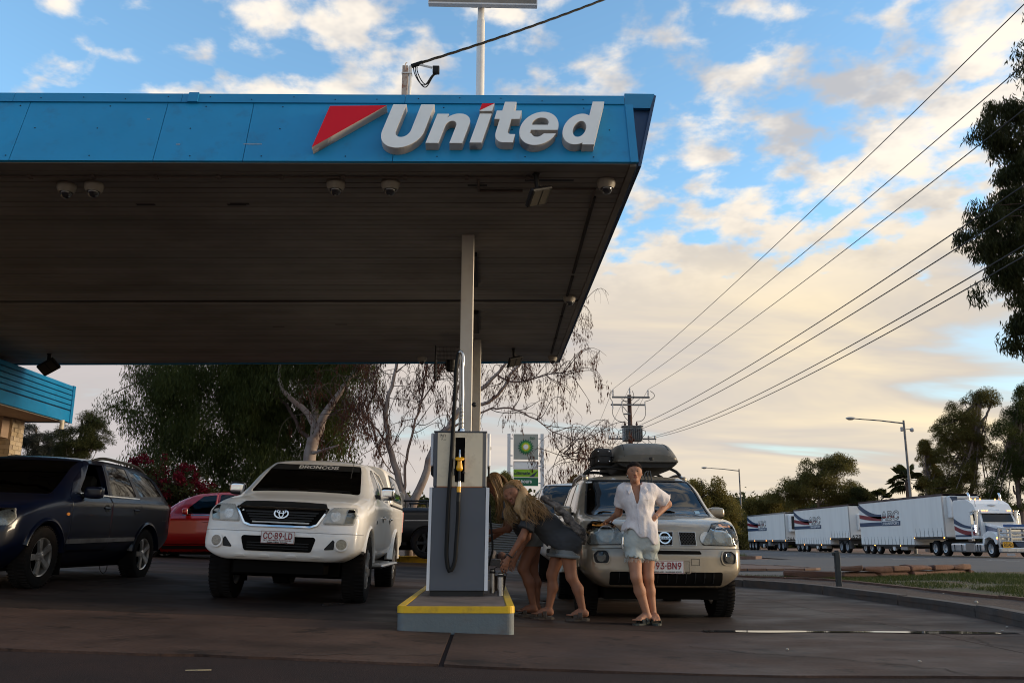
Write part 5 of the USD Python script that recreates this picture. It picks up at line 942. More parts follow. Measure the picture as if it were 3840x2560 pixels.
# ---- dark blue four wheel drive on the left
M_nvy = mat('paint_navy', (0.0015, 0.003, 0.011), 0.25, coat=0.2, spec=.25, dirt=(0.02, 0.015, 0.012), dfac=0.25, ds=1.6)
def territory():
    st = [(0.0, R9(.26, .72, .34, .82, .50, .72, .74, .84, .60, .87, .885)), (0.22, R9(.24, .78, .34, .90, .54, .80, .83, .93, .68, .965, .98)), (0.7, R9(.22, .80, .34, .93, .56, .90, .86, 1.02, .70, 1.045, 1.065)),
          (1.15, R9(.22, .80, .34, .93, .58, .97, .865, 1.09, .72, 1.12, 1.14)), (1.35, R9(.22, .80, .34, .93, .60, 1.0, .865, 1.12, .73, 1.23, 1.255)), (1.8, R9(.22, .80, .34, .93, .60, 1.02, .87, 1.145, .71, 1.52, 1.56)),
          (2.12, R9(.22, .80, .34, .93, .60, 1.03, .87, 1.15, .675, 1.62, 1.67)), (2.8, R9(.22, .80, .34, .93, .60, 1.04, .87, 1.16, .66, 1.655, 1.70)), (3.7, R9(.22, .80, .34, .93, .62, 1.06, .87, 1.18, .64, 1.64, 1.685)),
          (4.45, R9(.28, .79, .38, .92, .64, 1.06, .855, 1.19, .61, 1.53, 1.575)), (4.85, R9(.36, .74, .44, .87, .66, 1.04, .80, 1.15, .56, 1.33, 1.37))]
    nose = lambda x, z: 0.24 * np.abs(x / 0.92) ** 2.6 + np.interp(z, [.26, .34, .45, .66, .72, .9, 1.0], [.08, .02, 0, 0.01, .04, .08, .14])
    c = Car('dark_car', 'dark blue wagon at the left with its front window open', -6.36, 10.27, M_nvy, st, [(0.93, .365), (3.77, .365)], nose, lambda x, z: 0.14 * np.abs(x / 0.92) ** 2.6, cabin=(1.42, 4.6), wr=0.425, rz=-3.0, tilt=1.6)
    g = c.g
    ws = rnd(pol([(-.75, 1.13), (.75, 1.13), (.70, 1.42), (.65, 1.60), (-.65, 1.60), (-.70, 1.42)]), .03); c.open_window(ws, 1, 1.12, 2.25)
    sw = [rnd(pol([(1.72, 1.185), (2.52, 1.185), (2.52, 1.60), (2.12, 1.575)]), .03), rnd(pol([(2.64, 1.185), (3.42, 1.195), (3.24, 1.595), (2.62, 1.605)]), .03), rnd(pol([(3.54, 1.21), (4.42, 1.25), (4.18, 1.51), (3.34, 1.59)]), .03)]
    for p in sw: c.open_window(p, 0, -1.2, 1.2)
    c.piece('bonnet', prism(rnd(pol([(-.62, 0.16), (.62, 0.16), (.76, .55), (.77, 1.28), (-.77, 1.28), (-.76, .55)]), .03), 2, .76, 1.4))
    for s in (-1, 1):
        for a, b in [(1.45, 2.575), (2.583, 3.50)]:
            p = rnd(pol([(a, .42), (b if b < 3 else b - .28, .42), (b, .78), (b, 1.2), (b - (.2 if b > 3 else 0), 1.63), (a + (.62 if a < 2 else 0), 1.63), (a + (.2 if a < 2 else 0), 1.35), (a, 1.1)]), .04)
            dp = c.piece('door', prism(p, 0, *((-1.2, -.45) if s < 0 else (.45, 1.2))))
            if dp is not None: dp.loc = np.zeros(3); dp.add('door_handle', bx(s * .92 - .02, s * .92 + .025, b - .27, b - .09, .985, 1.015, .01), M_nvy); dp.add('handle_cup', decal(c.shell, ellipse(b - .18, .998, .075, .048), 0, s, .001, .003), M_trim)
    c.piece('front_bumper', prism(pol([(-1, .2), (1, .2), (1, .70), (-1, .70)]), 1, -.3, .48)); c.finish()
    c.d('windscreen', ws, 1, -1, M_glass_d, -0.012, .005, .08)
    for s in (-1, 1):
        f = (lambda p: p if s > 0 else mir(p))
        for k, p in enumerate(sw):
            if not (k == 0 and s == 1): c.d('side_window', p, 0, s, M_glass_d, -.01, .004, .1)
        for y0, r in c.wheels: wheel(g, s * .80, y0, r, .24, s, 5, .66, 'split'); arch(g, y0, r, s * .928, s, .412, M_nvy, 18 if y0 < 2 else 6, 174)
        c.d('window_chrome', strip([(1.62, 1.165), (3.50, 1.175)], .016), 0, s, M_chrome, .001, .005, .1)
        c.d('side_moulding', rnd(pol([(1.42, .52), (3.32, .56), (3.32, .61), (1.42, .575)]), .01), 0, s, M_alloy if s > 0 else M_nvy, .003, .02, .1)
        hp = rnd(f(pol([(.50, .71), (.84, .73), (.875, .82), (.83, .93), (.66, .92), (.55, .86)])), .02); c.d('headlight_bezel', hp, 1, -1, M_refl, .002, .004, .05); c.d('headlight', hp, 1, -1, M_lamp, .014, .004, .05)
        o = c.d('indicator', ellipse(1.36, .89, .038, .02), 0, s, M_amber, .002, .008, .03)
        c.mirror(s * 1.02, 1.78, 1.185, .24, .16, M_nvy, s); c.d('tail_light', f(pol([(.64, .80), (.84, .80), (.80, 1.16), (.66, 1.16)])), 1, 1, M_tail, .004, .012, .06); c.d('tail_light', pol([(4.60, .82), (4.78, .82), (4.74, 1.14), (4.64, 1.14)]), 0, s, M_tail, .003, .01, .06)
        c.d('fuel_flap', rnd(sg.box(4.28, .86, 4.46, 1.04), .03).difference(rnd(sg.box(4.285, .865, 4.455, 1.035), .03)), 0, s, M_trim, .0005, .001, .05) if s > 0 else None
        g.add('roof_rail', tube(smoothpath([(s * .63, 2.35, 1.63), (s * .63, 2.5, 1.675), (s * .62, 3.2, 1.70), (s * .60, 4.0, 1.645), (s * .59, 4.2, 1.58)], 24), .022, 8), M_trim, smooth=50)
        g.add('mud_flap', bx(s * .80 - .12, s * .80 + .12, 1.36, 1.372, .14, .48), M_under)
    gr = c.d('grille', rnd(pol([(-.48, .82), (.48, .82), (.42, .70), (-.42, .70)]), .02), 1, -1, M_under, .002, .004, .06); c.d('lower_intake', rnd(pol([(-.5, .52), (.5, .52), (.44, .36), (-.44, .36)]), .03), 1, -1, M_under, .002, .004, .06)
    g.add('dash_cloth', box((0.1, 1.62, 1.155), (1.1, .26, .03), .01), mat('cloth_red', (0.22, 0.01, 0.012), .9))
    g.add('underbody', cat([bx(-.66, .66, .4, 4.5, .2, .30), bx(-.72, .72, .88, .98, .2, .36, .03), bx(-.72, .72, 3.72, 3.82, .2, .36, .03)]), M_under); g.add('hanging_wire', tube(smoothpath([(.6, 3.05, .25), (.6, 3.12, .12), (.6, 3.22, .09), (.6, 3.3, .24)], 14), .005, 5), M_trim)
    c.inside(1.62, 1.14, [(-.38, 2.55), (.38, 2.55)], driver=-1); g.add('rear_seat', cat([box((0, 3.4, .62), (1.3, .5, .18), .05), box((0, 3.7, .95), (1.3, .16, .65), .06)]), M_seat)
territory()

# ---- red car behind, side on, and a black utility
def side_car(name, label, cat_, cx, y, paint, st, wheels, sw, ws, doors, rz, extra=None, cabin=None, z=None, spokes=5, tail=None, rm=None):
    nose = lambda x, zz: 0.22 * np.abs(x / 0.92) ** 2.6 + np.interp(zz, [.26, .34, .45, .66, .72, .9, 1.0], [.08, .02, 0, 0.01, .04, .08, .14])
    c = Car(name, label, cx, y, paint, st, wheels, nose, tail, cabin=cabin, wr=0.425, rz=rz, tilt=0, z=z, category=cat_); g = c.g
    c.open_window(ws, 1, .95, 2.3)
    for p in sw: c.open_window(p, 0, -1.2, 1.2)
    for s in (-1, 1):
        for p, hy, hz in doors:
            dp = c.piece('door', prism(rnd(p, .04), 0, *((-1.2, -.45) if s < 0 else (.45, 1.2))))
            if dp is not None: dp.loc = np.zeros(3); dp.add('door_handle', bx(s * .915 - .02, s * .915 + .025, hy - .1, hy + .1, hz, hz + .03, .01), M_chrome if extra else paint)
    c.finish(); c.d('windscreen', ws, 1, -1, M_glass_d, -.012, .005, .08)
    for s in (-1, 1):
        for p in sw: c.d('side_window', p, 0, s, M_glass_d, -.01, .004, .1)
        for y0, r in c.wheels: wheel(g, s * .79, y0, r, .235, s, spokes, .66, rm=rm)
        a, b = sw[0].bounds[0], sw[-1].bounds[2]; zb = sw[0].bounds[1]; c.d('belt_chrome', strip([(a, zb - .025), (b, zb - .02)], .022), 0, s, M_chrome, .001, .006, .1)
        c.d('sill_trim', sg.box(1.40, .32, wheels[1][0] - .5, .40), 0, s, M_trim, .002, .012, .1); c.mirror(s * 1.0, sw[0].bounds[0] + .12, zb + .05, .22, .15, paint, s)
        f = (lambda p: p if s > 0 else mir(p)); hp = rnd(f(pol([(.50, .71), (.84, .73), (.86, .82), (.82, .90), (.60, .88)])), .02); c.d('headlight', hp, 1, -1, M_refl, .003, .006, .05); c.d('tail_light', f(pol([(.64, .86), (.82, .86), (.80, 1.08), (.66, 1.08)])), 1, 1, M_tail, .004, .012, .06)
    c.d('grille', rnd(pol([(-.46, .82), (.46, .82), (.42, .66), (-.42, .66)]), .02), 1, -1, M_under, .002, .004, .06)
    g.add('underbody', bx(-.66, .66, .4, st[-1][0] - .4, .2, .32), M_under); c.inside(1.6, 1.1, [(-.38, 2.5), (.38, 2.5)])
    return c
M_rd = mat('paint_red', (0.30, 0.008, 0.008), 0.2, metal=0.15, coat=1.0, var=.05)
RED = [(0.0, R9(.28, .72, .36, .82, .50, .72, .74, .84, .60, .87, .885)), (0.22, R9(.26, .78, .36, .90, .54, .80, .83, .93, .68, .965, .98)), (0.7, R9(.24, .80, .36, .93, .56, .88, .86, .99, .70, 1.02, 1.035)), (1.15, R9(.24, .80, .36, .93, .58, .94, .865, 1.05, .72, 1.08, 1.10)), (1.35, R9(.24, .80, .36, .93, .60, .96, .865, 1.07, .73, 1.18, 1.205)), (1.85, R9(.24, .80, .36, .93, .60, .98, .87, 1.09, .70, 1.48, 1.52)),
       (2.2, R9(.24, .80, .36, .93, .60, .98, .87, 1.095, .66, 1.58, 1.63)), (2.9, R9(.24, .80, .36, .93, .60, .99, .87, 1.10, .65, 1.62, 1.665)), (3.8, R9(.24, .80, .36, .93, .62, 1.0, .87, 1.12, .63, 1.60, 1.645)), (4.4, R9(.30, .79, .40, .92, .64, 1.0, .855, 1.13, .60, 1.49, 1.535)), (4.75, R9(.38, .74, .46, .87, .66, .98, .80, 1.10, .55, 1.29, 1.33))]
def Dp_(a, b, zt=1.60): return pol([(a, .42), (b if b < 3 else b - .25, .42), (b, .72), (b, 1.2), (b - (.15 if b > 3 else 0), zt), (a + (.62 if a < 2 else 0), zt), (a + (.2 if a < 2 else 0), 1.30), (a, 1.05)])
p0 = aty(560, 1900, 21.0)
side_car('red_car', 'glossy red sports utility car parked side on behind the two front cars', 'car', -8.9, 21.9, M_rd, RED, [(.95, .36), (3.72, .36)], [rnd(pol([(1.78, 1.12), (2.55, 1.12), (2.55, 1.56), (2.25, 1.53)]), .03), rnd(pol([(2.64, 1.12), (3.45, 1.13), (3.35, 1.56), (2.64, 1.57)]), .03), rnd(pol([(3.55, 1.14), (4.3, 1.18), (4.12, 1.45), (3.46, 1.54)]), .03)], rnd(pol([(-.74, 1.08), (.74, 1.08), (.69, 1.36), (.64, 1.55), (-.64, 1.55), (-.69, 1.36)]), .03), [(Dp_(1.45, 2.59), 2.42, .93), (Dp_(2.598, 3.5), 3.32, .94)], -90, cabin=(1.42, 4.5), z=.30)
M_blk = mat('paint_black', (0.004, 0.004, 0.005), 0.3, coat=0.3)
UTE = [(0.0, R9(.40, .72, .46, .84, .60, .86, .78, .98, .64, 1.03, 1.05)), (0.3, R9(.40, .78, .46, .90, .62, .94, .83, 1.06, .69, 1.10, 1.12)), (1.2, R9(.38, .78, .46, .92, .66, 1.02, .85, 1.15, .70, 1.18, 1.20)), (1.45, R9(.38, .78, .46, .92, .68, 1.04, .85, 1.17, .70, 1.32, 1.34)), (1.9, R9(.38, .78, .46, .92, .68, 1.05, .86, 1.18, .66, 1.56, 1.60)), (2.2, R9(.38, .78, .46, .92, .68, 1.05, .86, 1.19, .62, 1.68, 1.72)), (3.2, R9(.38, .78, .46, .92, .68, 1.06, .86, 1.19, .62, 1.68, 1.73)), (3.42, R9(.38, .78, .46, .92, .68, 1.06, .86, 1.19, .62, 1.60, 1.64)), (3.46, R9(.38, .78, .46, .92, .68, 1.10, .86, 1.25, .60, 1.26, 1.262)), (5.2, R9(.42, .78, .50, .91, .70, 1.10, .86, 1.25, .60, 1.26, 1.262))]
u = side_car('black_utility', 'black utility with a tray rack standing side on behind the white vehicle', 'utility vehicle', -5.62, 23.6, M_blk, UTE, [(.95, .38), (4.1, .38)], [rnd(pol([(1.75, 1.22), (2.4, 1.22), (2.4, 1.62), (2.1, 1.60)]), .03), rnd(pol([(2.5, 1.22), (3.2, 1.22), (3.12, 1.62), (2.5, 1.63)]), .03)], rnd(pol([(-.70, 1.2), (.70, 1.2), (.64, 1.45), (.60, 1.62), (-.60, 1.62), (-.64, 1.45)]), .03), [(Dp_(1.45, 2.44, 1.66), 2.3, .98), (Dp_(2.448, 3.35, 1.66), 3.2, .98)], -90, cabin=(1.55, 3.3), extra=True, rm=M_trim)
for s in (-1, 1):
    u.g.add('tray_rail', tube([(s * .80, 3.5, 1.42), (s * .80, 5.18, 1.42)], .025, 8), M_trim)
    for y in (3.55, 4.1, 4.6, 5.1): u.g.add('rail_post', tube([(s * .80, y, 1.25), (s * .80, y, 1.42)], .02, 6), M_trim)
    u.g.add('rack_upright', bx(s * .80 - .03, s * .80 + .03, 5.05, 5.12, 1.25, 1.85, .005), M_trim); u.d('tray_chrome', strip([(3.55, .93), (5.1, .94)], .02), 0, s, M_chrome, .002, .006, .1); u.g.add('tray_handle', bx(s * .925 - .02, s * .925 + .03, 4.55, 4.85, .78, .81, .008), M_chrome)
# ---- white van behind the champagne car
M_van = mat('paint_white_van', (0.52, 0.51, 0.49), 0.35, coat=0.5, var=.05, dirt=(.35, .3, .25), dfac=.4, ds=2)
VAN = [(0.0, R9(.34, .72, .42, .84, .56, .90, .78, 1.02, .62, 1.07, 1.09)), (0.25, R9(.34, .78, .42, .92, .58, 1.0, .86, 1.12, .70, 1.15, 1.17)), (0.7, R9(.32, .80, .42, .95, .60, 1.08, .90, 1.20, .76, 1.26, 1.28)), (.9, R9(.32, .80, .42, .95, .60, 1.10, .91, 1.22, .79, 1.40, 1.43)), (1.35, R9(.32, .80, .42, .95, .60, 1.12, .92, 1.24, .78, 1.74, 1.79)), (1.65, R9(.32, .80, .42, .95, .60, 1.12, .92, 1.25, .77, 1.84, 1.90)), (4.2, R9(.32, .80, .42, .95, .62, 1.14, .92, 1.26, .77, 1.86, 1.93)), (4.75, R9(.38, .80, .46, .93, .66, 1.14, .90, 1.26, .75, 1.82, 1.88))]
def van():
    nose = lambda x, z: 0.16 * np.abs(x / 0.92) ** 2.6 + np.interp(z, [.34, .42, .5, .75, .82, 1.0, 1.1], [.1, .02, 0, 0.01, .04, .06, .1])
    c = Car('white_van', 'white van parked behind the champagne four wheel drive, mostly hidden', 1.93, 16.6, M_van, VAN, [(.95, .35), (3.85, .35)], nose, None, cabin=(1.0, 4.6), wr=.43, tilt=0, category='van', z=.10); g = c.g
    ws = rnd(pol([(-.84, 1.27), (.84, 1.27), (.77, 1.82), (-.77, 1.82)]), .05); c.open_window(ws, 1, .7, 1.9)
    sw = [rnd(pol([(1.25, 1.30), (2.0, 1.30), (2.0, 1.78), (1.5, 1.78)]), .03), rnd(pol([(2.15, 1.30), (4.4, 1.30), (4.4, 1.78), (2.15, 1.78)]), .05)]
    for p in sw: c.open_window(p, 0, -1.2, 1.2)
    c.finish(); c.d('windscreen', ws, 1, -1, M_glass_d, -.01, .005, .08); c.d('windscreen_rubber', ws.buffer(.02).difference(ws), 1, -1, M_trim, .001, .006, .1)
    for s in (-1, 1):
        f = (lambda p: p if s > 0 else mir(p))
        for p in sw: c.d('side_window', p, 0, s, M_glass_d, -.01, .004, .1)
        for y0, r in c.wheels: wheel(g, s * .82, y0, r, .22, s, 5)
        c.d('headlight', rnd(f(pol([(.50, .80), (.84, .80), (.88, .95), (.84, 1.0), (.56, .97)])), .02), 1, -1, M_haze, .003, .008, .05); c.mirror(s * 1.06, 1.15, 1.30, .18, .24, M_trim, s)
        c.d('fog_recess', rnd(f(sg.box(.62, .50, .82, .60)), .03), 1, -1, M_trim, .003, .004, .05)
    c.d('grille', rnd(sg.box(-.46, .78, .46, .94), .02), 1, -1, M_under, .003, .005, .06); c.d('lower_intake', rnd(sg.box(-.5, .45, .5, .58), .02), 1, -1, M_under, .003, .005, .06)
    g.add('number_plate', bx(-.186, .186, -.02, -.012, .62, .754), M_plate); g.add('underbody', bx(-.66, .66, .4, 4.4, .2, .36), M_under); g.add('aerial', tube([(-.88, .95, 1.25), (-.93, .93, 1.65)], .006, 5), M_trim)
    c.inside(1.1, 1.22, [(-.42, 2.0), (.42, 2.0)], sz=.75)
van()
# ------------------------------------------------------------------ pump island
M_conc_g = mat('island_grey', (0.105, 0.128, 0.135), 0.7, var=0.12, vs=5, bump=0.003, bs=40, dirt=(0.10, 0.07, 0.055), dfac=0.55, ds=4, drange=(0.5, 0.72))
M_itop = mat('island_top', (0.14, 0.105, 0.09), 0.75, var=0.25, vs=8, bump=0.003, bs=50, dirt=(.06, .05, .045), dfac=.7, ds=3)
M_yel = mat('paint_yellow', (0.62, 0.38, 0.008), 0.55, var=0.14, vs=5, dirt=(0.22, 0.13, 0.03), dfac=0.75, ds=5, drange=(0.5, 0.68), bump=.002, bs=40)
IX0, IX1, IY0, IY1, IZ = -0.762, 0.248, 7.86, 13.2, 0.283
il = G('pump_island', 'grey concrete pump island with a worn yellow painted edge', 'kerb island', loc=((IX0 + IX1) / 2, IY0, 0))
def rbox(x0, x1, y0, y1, z0, z1, r, b):
    if b == 0: c = extr(rrect(x0, x1, y0, y1, r), z1 - z0); c.apply_translation([0, 0, z0]); return c
    a = extr(rrect(x0, x1, y0, y1, r).buffer(-b), z1 - z0); c = extr(rrect(x0, x1, y0, y1, r), z1 - z0 - b); a.apply_translation([0, 0, z0]); c.apply_translation([0, 0, z0]); return cat([a, c])
il.add('concrete_base', rbox(IX0 + .004, IX1 - .004, IY0 + .004, IY1, -0.1, IZ - 0.062, 0.06, 0.0), M_conc_g, world=True)
ring = rrect(IX0, IX1, IY0, IY1, 0.06).difference(rrect(IX0 + 0.075, IX1 - 0.075, IY0 + 0.012, IY1 - 0.075, 0.02))
def rounded_top(poly, z0, z1, b=0.012):
    L = []
    for k, t in enumerate(np.linspace(0, PI / 2, 5)): pass
    c = extr(poly, z1 - z0 - b); c.apply_translation([0, 0, z0]); L.append(c)
    for t in (0.4, 0.8, 1.2): e = extr(poly.buffer(-b * (1 - math.cos(t))), b * math.sin(t) + 0.002); e.apply_translation([0, 0, z1 - b - 0.002]); L.append(e)
    return cat(L)
il.add('yellow_edge', rounded_top(ring, IZ - 0.060, IZ), M_yel, world=True)
il.add('top_slab', bx(IX0 + .077, IX1 - .077, IY0 + .014, IY1 - .077, IZ - .060, IZ - .003), M_itop, world=True)
for px, z in ((IX1 - .0, .14), (IX1 - .02, .09)): pass
M_pgrey = mat('pump_grey', (0.068, 0.076, 0.092), 0.5, var=0.05, vs=4, bump=0.0004, bs=400); M_pgrey2 = mat('pump_grey_top', (0.085, 0.092, 0.105), 0.5, var=.05)
M_pwhite = mat('pump_white', (0.60, 0.61, 0.63), 0.45, var=.05); M_cream = mat('pump_cream', (0.66, 0.56, 0.40), 0.5, var=0.06, vs=4, dirt=(0.34, 0.25, 0.15), dfac=0.5, ds=6, drange=(0.52, 0.75))
M_yel2 = mat('nozzle_yellow', (0.75, 0.36, 0.01), 0.35, coat=.3)
PY = 9.25
pm = G('fuel_pump', 'tall grey fuel pump with cream upper panel and looped black hose', 'fuel pump', loc=(-0.29, PY + .3, IZ))
A = lambda n, m, mt, **k: pm.add(n, m, mt, world=True, **k)
A('plinth', bx(-.57, -.022, PY + .01, PY + .56, IZ - .002, .335, .004), M_trim)
def taper(x0b, x1b, x0t, x1t, y0, y1, z0, z1, b=0.006):
    m = bx(0, 1, y0, y1, z0, z1, 0); v = m.vertices; t = (v[:, 2] - z0) / (z1 - z0); a = x0b + (x0t - x0b) * t; c = x1b + (x1t - x1b) * t; v[:, 0] = a + (c - a) * v[:, 0]; m.vertices = v; return m
A('lower_panel', taper(-.574, -.022, -.566, -.012, PY, PY + .55, .337, 1.368), M_pgrey)
for a, b, c, d in ((-.606, -.576, -.597, -.568), (-.020, .016, -.010, .023)): A('white_side_trim', taper(a, b, c, d, PY - .004, PY + .58, .335, 1.366), M_pwhite)
A('upper_cabinet', bx(-.562, -.008, PY + .015, PY + .55, 1.372, 1.94, .008), M_pgrey2)
fr = sg.box(-.522, 1.377, -.052, 1.932).difference(sg.box(-.337, 1.42, -.236, 1.882))
A('cream_panel', orient(extr(fr, .022), (0, PY + .014, 0), (1, 0, 0), (0, 0, 1), (0, -1, 0)), M_cream)
A('panel_edge', bx(-.525, -.050, PY - .006, PY + .016, 1.369, 1.3765), mat('panel_orange', (.45, .16, .05), .5))
A('nozzle_recess', bx(-.336, -.237, PY + .008, PY + .016, 1.421, 1.881), M_under)
for s, x0, x1 in ((-1, -.597, -.565), (1, .0, .031)): A('display_side', bx(x0, x1, PY + .05, PY + .5, 1.59, 1.936, .008), M_pwhite); A('side_bracket', bx(x0 + .004, x1 - .004, PY + .1, PY + .45, 1.50, 1.588, .004), M_trim); A('side_lock', box(((x0 + x1) / 2 + s * .018, PY + .08, 1.78), (.012, .03, .03), .004), M_trim)
A('cabinet_lid', bx(-.566, -.004, PY + .01, PY + .555, 1.9405, 1.955, .004), M_pgrey2)
ink = sg.MultiLineString([[(0, 0), (0, .03)], [(0, .03), (.012, .024), (0, .016)], [(.02, .0), (.02, .022)], [(.03, .002), (.03, .03)], [(.038, .03), (.05, .02), (.046, .002)], [(.01, -.03), (.012, -.01), (.022, -.02)], [(.03, -.03), (.045, -.022), (.05, -.03)]]).buffer(.002)
A('handwriting', orient(extr(sa.translate(ink, -.49, 1.885), .001), (0, PY - .009, 0), (1, 0, 0), (0, 0, 1), (0, -1, 0)), M_pblk)
A('hose_bracket', bx(-.345, -.33, PY - .03, PY - .008, 1.49, 1.56, .004), M_trim); A('lock_knob', lathe([(0, 0), (.014, 0), (.014, .012), (.008, .018), (0, .018)], 12).apply_transform(trimesh.transformations.rotation_matrix(PI / 2, (1, 0, 0))).apply_translation([-.245, PY - .009, 1.52]), M_trim, smooth=40)
nz = A('nozzle', cat([cyl((-.288, PY + .02, 1.755), (-.288, PY - .01, 1.665), .013, 12)]), M_steel)
nz.add('nozzle_guard', lathe([(0, .012), (.045, .008), (.05, 0), (.045, -.01), (0, -.012)], 20).apply_transform(trimesh.transformations.rotation_matrix(.35, (1, 0, 0))).apply_translation([-.288, PY - .03, 1.66]), M_yel2, smooth=50, world=True)
nz.add('nozzle_grip', lathe([(0, .0), (.022, -.004), (.024, -.03), (.026, -.05), (.036, -.085), (.034, -.105), (.018, -.12), (0, -.122)][::-1], 18).apply_translation([-.288, PY - .035, 1.652]), M_yel2, smooth=50, world=True)
nz.add('nozzle_trigger', tube(smoothpath([(-.288, PY - .03, 1.53), (-.288, PY - .03, 1.47), (-.288, PY - .02, 1.42)], 8), .014, 8), M_trim, world=True)
A('hose_coupling', cat([cyl((-.29, PY - .035, 1.425), (-.29, PY - .035, 1.395), .017, 14), cyl((-.29, PY - .035, 1.395), (-.29, PY - .035, 1.37), .020, 14)]), M_chrome, smooth=40)
A('yellow_sleeve', cyl((-.2905, PY - .037, 1.372), (-.292, PY - .04, 1.315), .022, 16), M_yel2, smooth=40); A('hose_sleeve', cyl((-.292, PY - .04, 1.315), (-.295, PY - .04, 1.20), .021, 14), M_trim, smooth=40)
A('hose', tube(smoothpath([(-.295, PY - .04, 1.22), (-.300, PY - .045, .95), (-.312, PY - .05, .72), (-.335, PY - .05, .575), (-.367, PY - .05, .525), (-.395, PY - .05, .60), (-.405, PY - .045, .80), (-.398, PY - .04, 1.15), (-.380, PY - .035, 1.55), (-.362, PY - .02, 2.0), (-.348, PY + .0, 2.45), (-.335, PY + .03, 2.72), (-.322, PY + .05, 2.80)], 80), .0215, 12), M_black, smooth=60)
hp_ = A('hose_pipe', tube(smoothpath([(-.278, PY + .06, 2.2), (-.276, PY + .06, 2.5), (-.274, PY + .06, 2.70), (-.281, PY + .06, 2.79), (-.302, PY + .06, 2.82), (-.320, PY + .06, 2.79), (-.326, PY + .055, 2.73)], 40), .0185, 14), M_steel, smooth=60); 
A('pipe_spring', cat([lathe([(.018, z), (.026, z + .004), (.026, z + .009), (.018, z + .013)], 14).apply_translation([-.279, PY + .06, 0]) for z in np.arange(1.985, 2.235, .0145)]), M_steel, smooth=40)
A('pipe_base', lathe([(0, 1.955), (.04, 1.955), (.036, 1.975), (.026, 1.985), (.02, 2.0), (0, 2.0)][::-1], 18).apply_translation([-.279, PY + .06, 0]), M_chrome, smooth=40)
for x, z in ((-.06, 1.962), (-.12, 2.28)): A('rubber_grommet', trimesh.creation.icosphere(2, .028).apply_translation([x - .03, PY + .3, z]), M_trim, smooth=60)
A('side_hose', tube(smoothpath([(.03, PY + .25, 1.20), (.04, PY + .22, 1.03), (.062, PY + .2, .80), (.058, PY + .2, .70), (.034, PY + .22, .62), (.03, PY + .25, .58)], 24), .011, 8), M_black, smooth=60)
def bollard(x, y, h, r, lab, cap):
    g = G('steel_bollard', lab, 'bollard', loc=(x, y, IZ - .003)); g.add('tube', lathe([(0, 0), (r, 0), (r, h), (0, h)], 24), M_steel, smooth=40); g.add('collar', lathe([(r + .001, h - .035), (r + .004, h - .034), (r + .004, h - .012), (r + .001, h - .01)], 24), M_trim); g.add('cap', lathe([(0, h + .001), (r * .98, h + .001), (r * .9, h + .012), (0, h + .016)], 24), cap, smooth=40)
bollard(.150, 9.36, .22, .031, 'short stainless bollard on the island under the bending person\'s hand', M_trim); bollard(.068, 9.86, .24, .03, 'short stainless bollard close against the right side of the pump', M_trim)
sp_ = G('sponge_bucket', 'small dark bucket on the island behind the pump', 'bucket', loc=(.14, 10.4, IZ - .003)); sp_.add('tub', lathe([(0, 0), (.07, 0), (.09, .16), (.084, .16), (.066, .01), (0, .01)], 20), mat('bucket_brown', (.05, .03, .02), .6), smooth=40); sp_.add('handle', tube(smoothpath([(-.087, 0, .15), (-.06, 0, .23), (0, 0, .26), (.06, 0, .23), (.087, 0, .15)], 14), .005, 6), M_trim)
# ------------------------------------------------------------------ people
def surface_nets(F, o, h):
    """surface of a signed distance grid F (negative inside)"""
    s = F < 0; nx, ny, nz = F.shape
    cnt = np.zeros((nx - 1, ny - 1, nz - 1), np.int8)
    for d in np.ndindex(2, 2, 2): cnt += s[d[0]:nx - 1 + d[0], d[1]:ny - 1 + d[1], d[2]:nz - 1 + d[2]]
    act = (cnt > 0) & (cnt < 8); idx = np.argwhere(act); ids = np.full(act.shape, -1, np.int64); ids[act] = np.arange(len(idx))
    pos = np.zeros((len(idx), 3)); num = np.zeros(len(idx))
    C = [np.array(d) for d in np.ndindex(2, 2, 2)]
    for a in C:
        for k in range(3):
            if a[k] == 0:
                b = a.copy(); b[k] = 1
                fa, fb = F[tuple((idx + a).T)], F[tuple((idx + b).T)]; m = (fa < 0) != (fb < 0); t = np.where(m, fa / np.where(m, fa - fb, 1), 0)
                p = idx + a; p = p.astype(float); p[:, k] += t; pos[m] += p[m]; num[m] += 1
    V = o + h * pos / num[:, None]; Q = []
    for k in range(3):
        sl0 = [slice(1, -1)] * 3; sl0[k] = slice(0, -1); sl1 = [slice(1, -1)] * 3; sl1[k] = slice(1, None)
        A, B = s[tuple(sl0)], s[tuple(sl1)]; e = np.argwhere(A != B)
        if not len(e): continue
        inside = A[tuple(e.T)]; e = e + 1; e[:, k] -= 1
        u, v = (k + 1) % 3, (k + 2) % 3; du, dv = np.eye(3, dtype=int)[u], np.eye(3, dtype=int)[v]
        q = np.stack([ids[tuple((e - du - dv).T)], ids[tuple((e - dv).T)], ids[tuple(e.T)], ids[tuple((e - du).T)]], 1)
        q[~inside] = q[~inside][:, ::-1]; Q.append(q)
    Q = np.vstack(Q); Q = Q[(Q >= 0).all(1)]
    return trimesh.Trimesh(V, np.vstack([Q[:, [0, 1, 2]], Q[:, [0, 2, 3]]]), process=False)
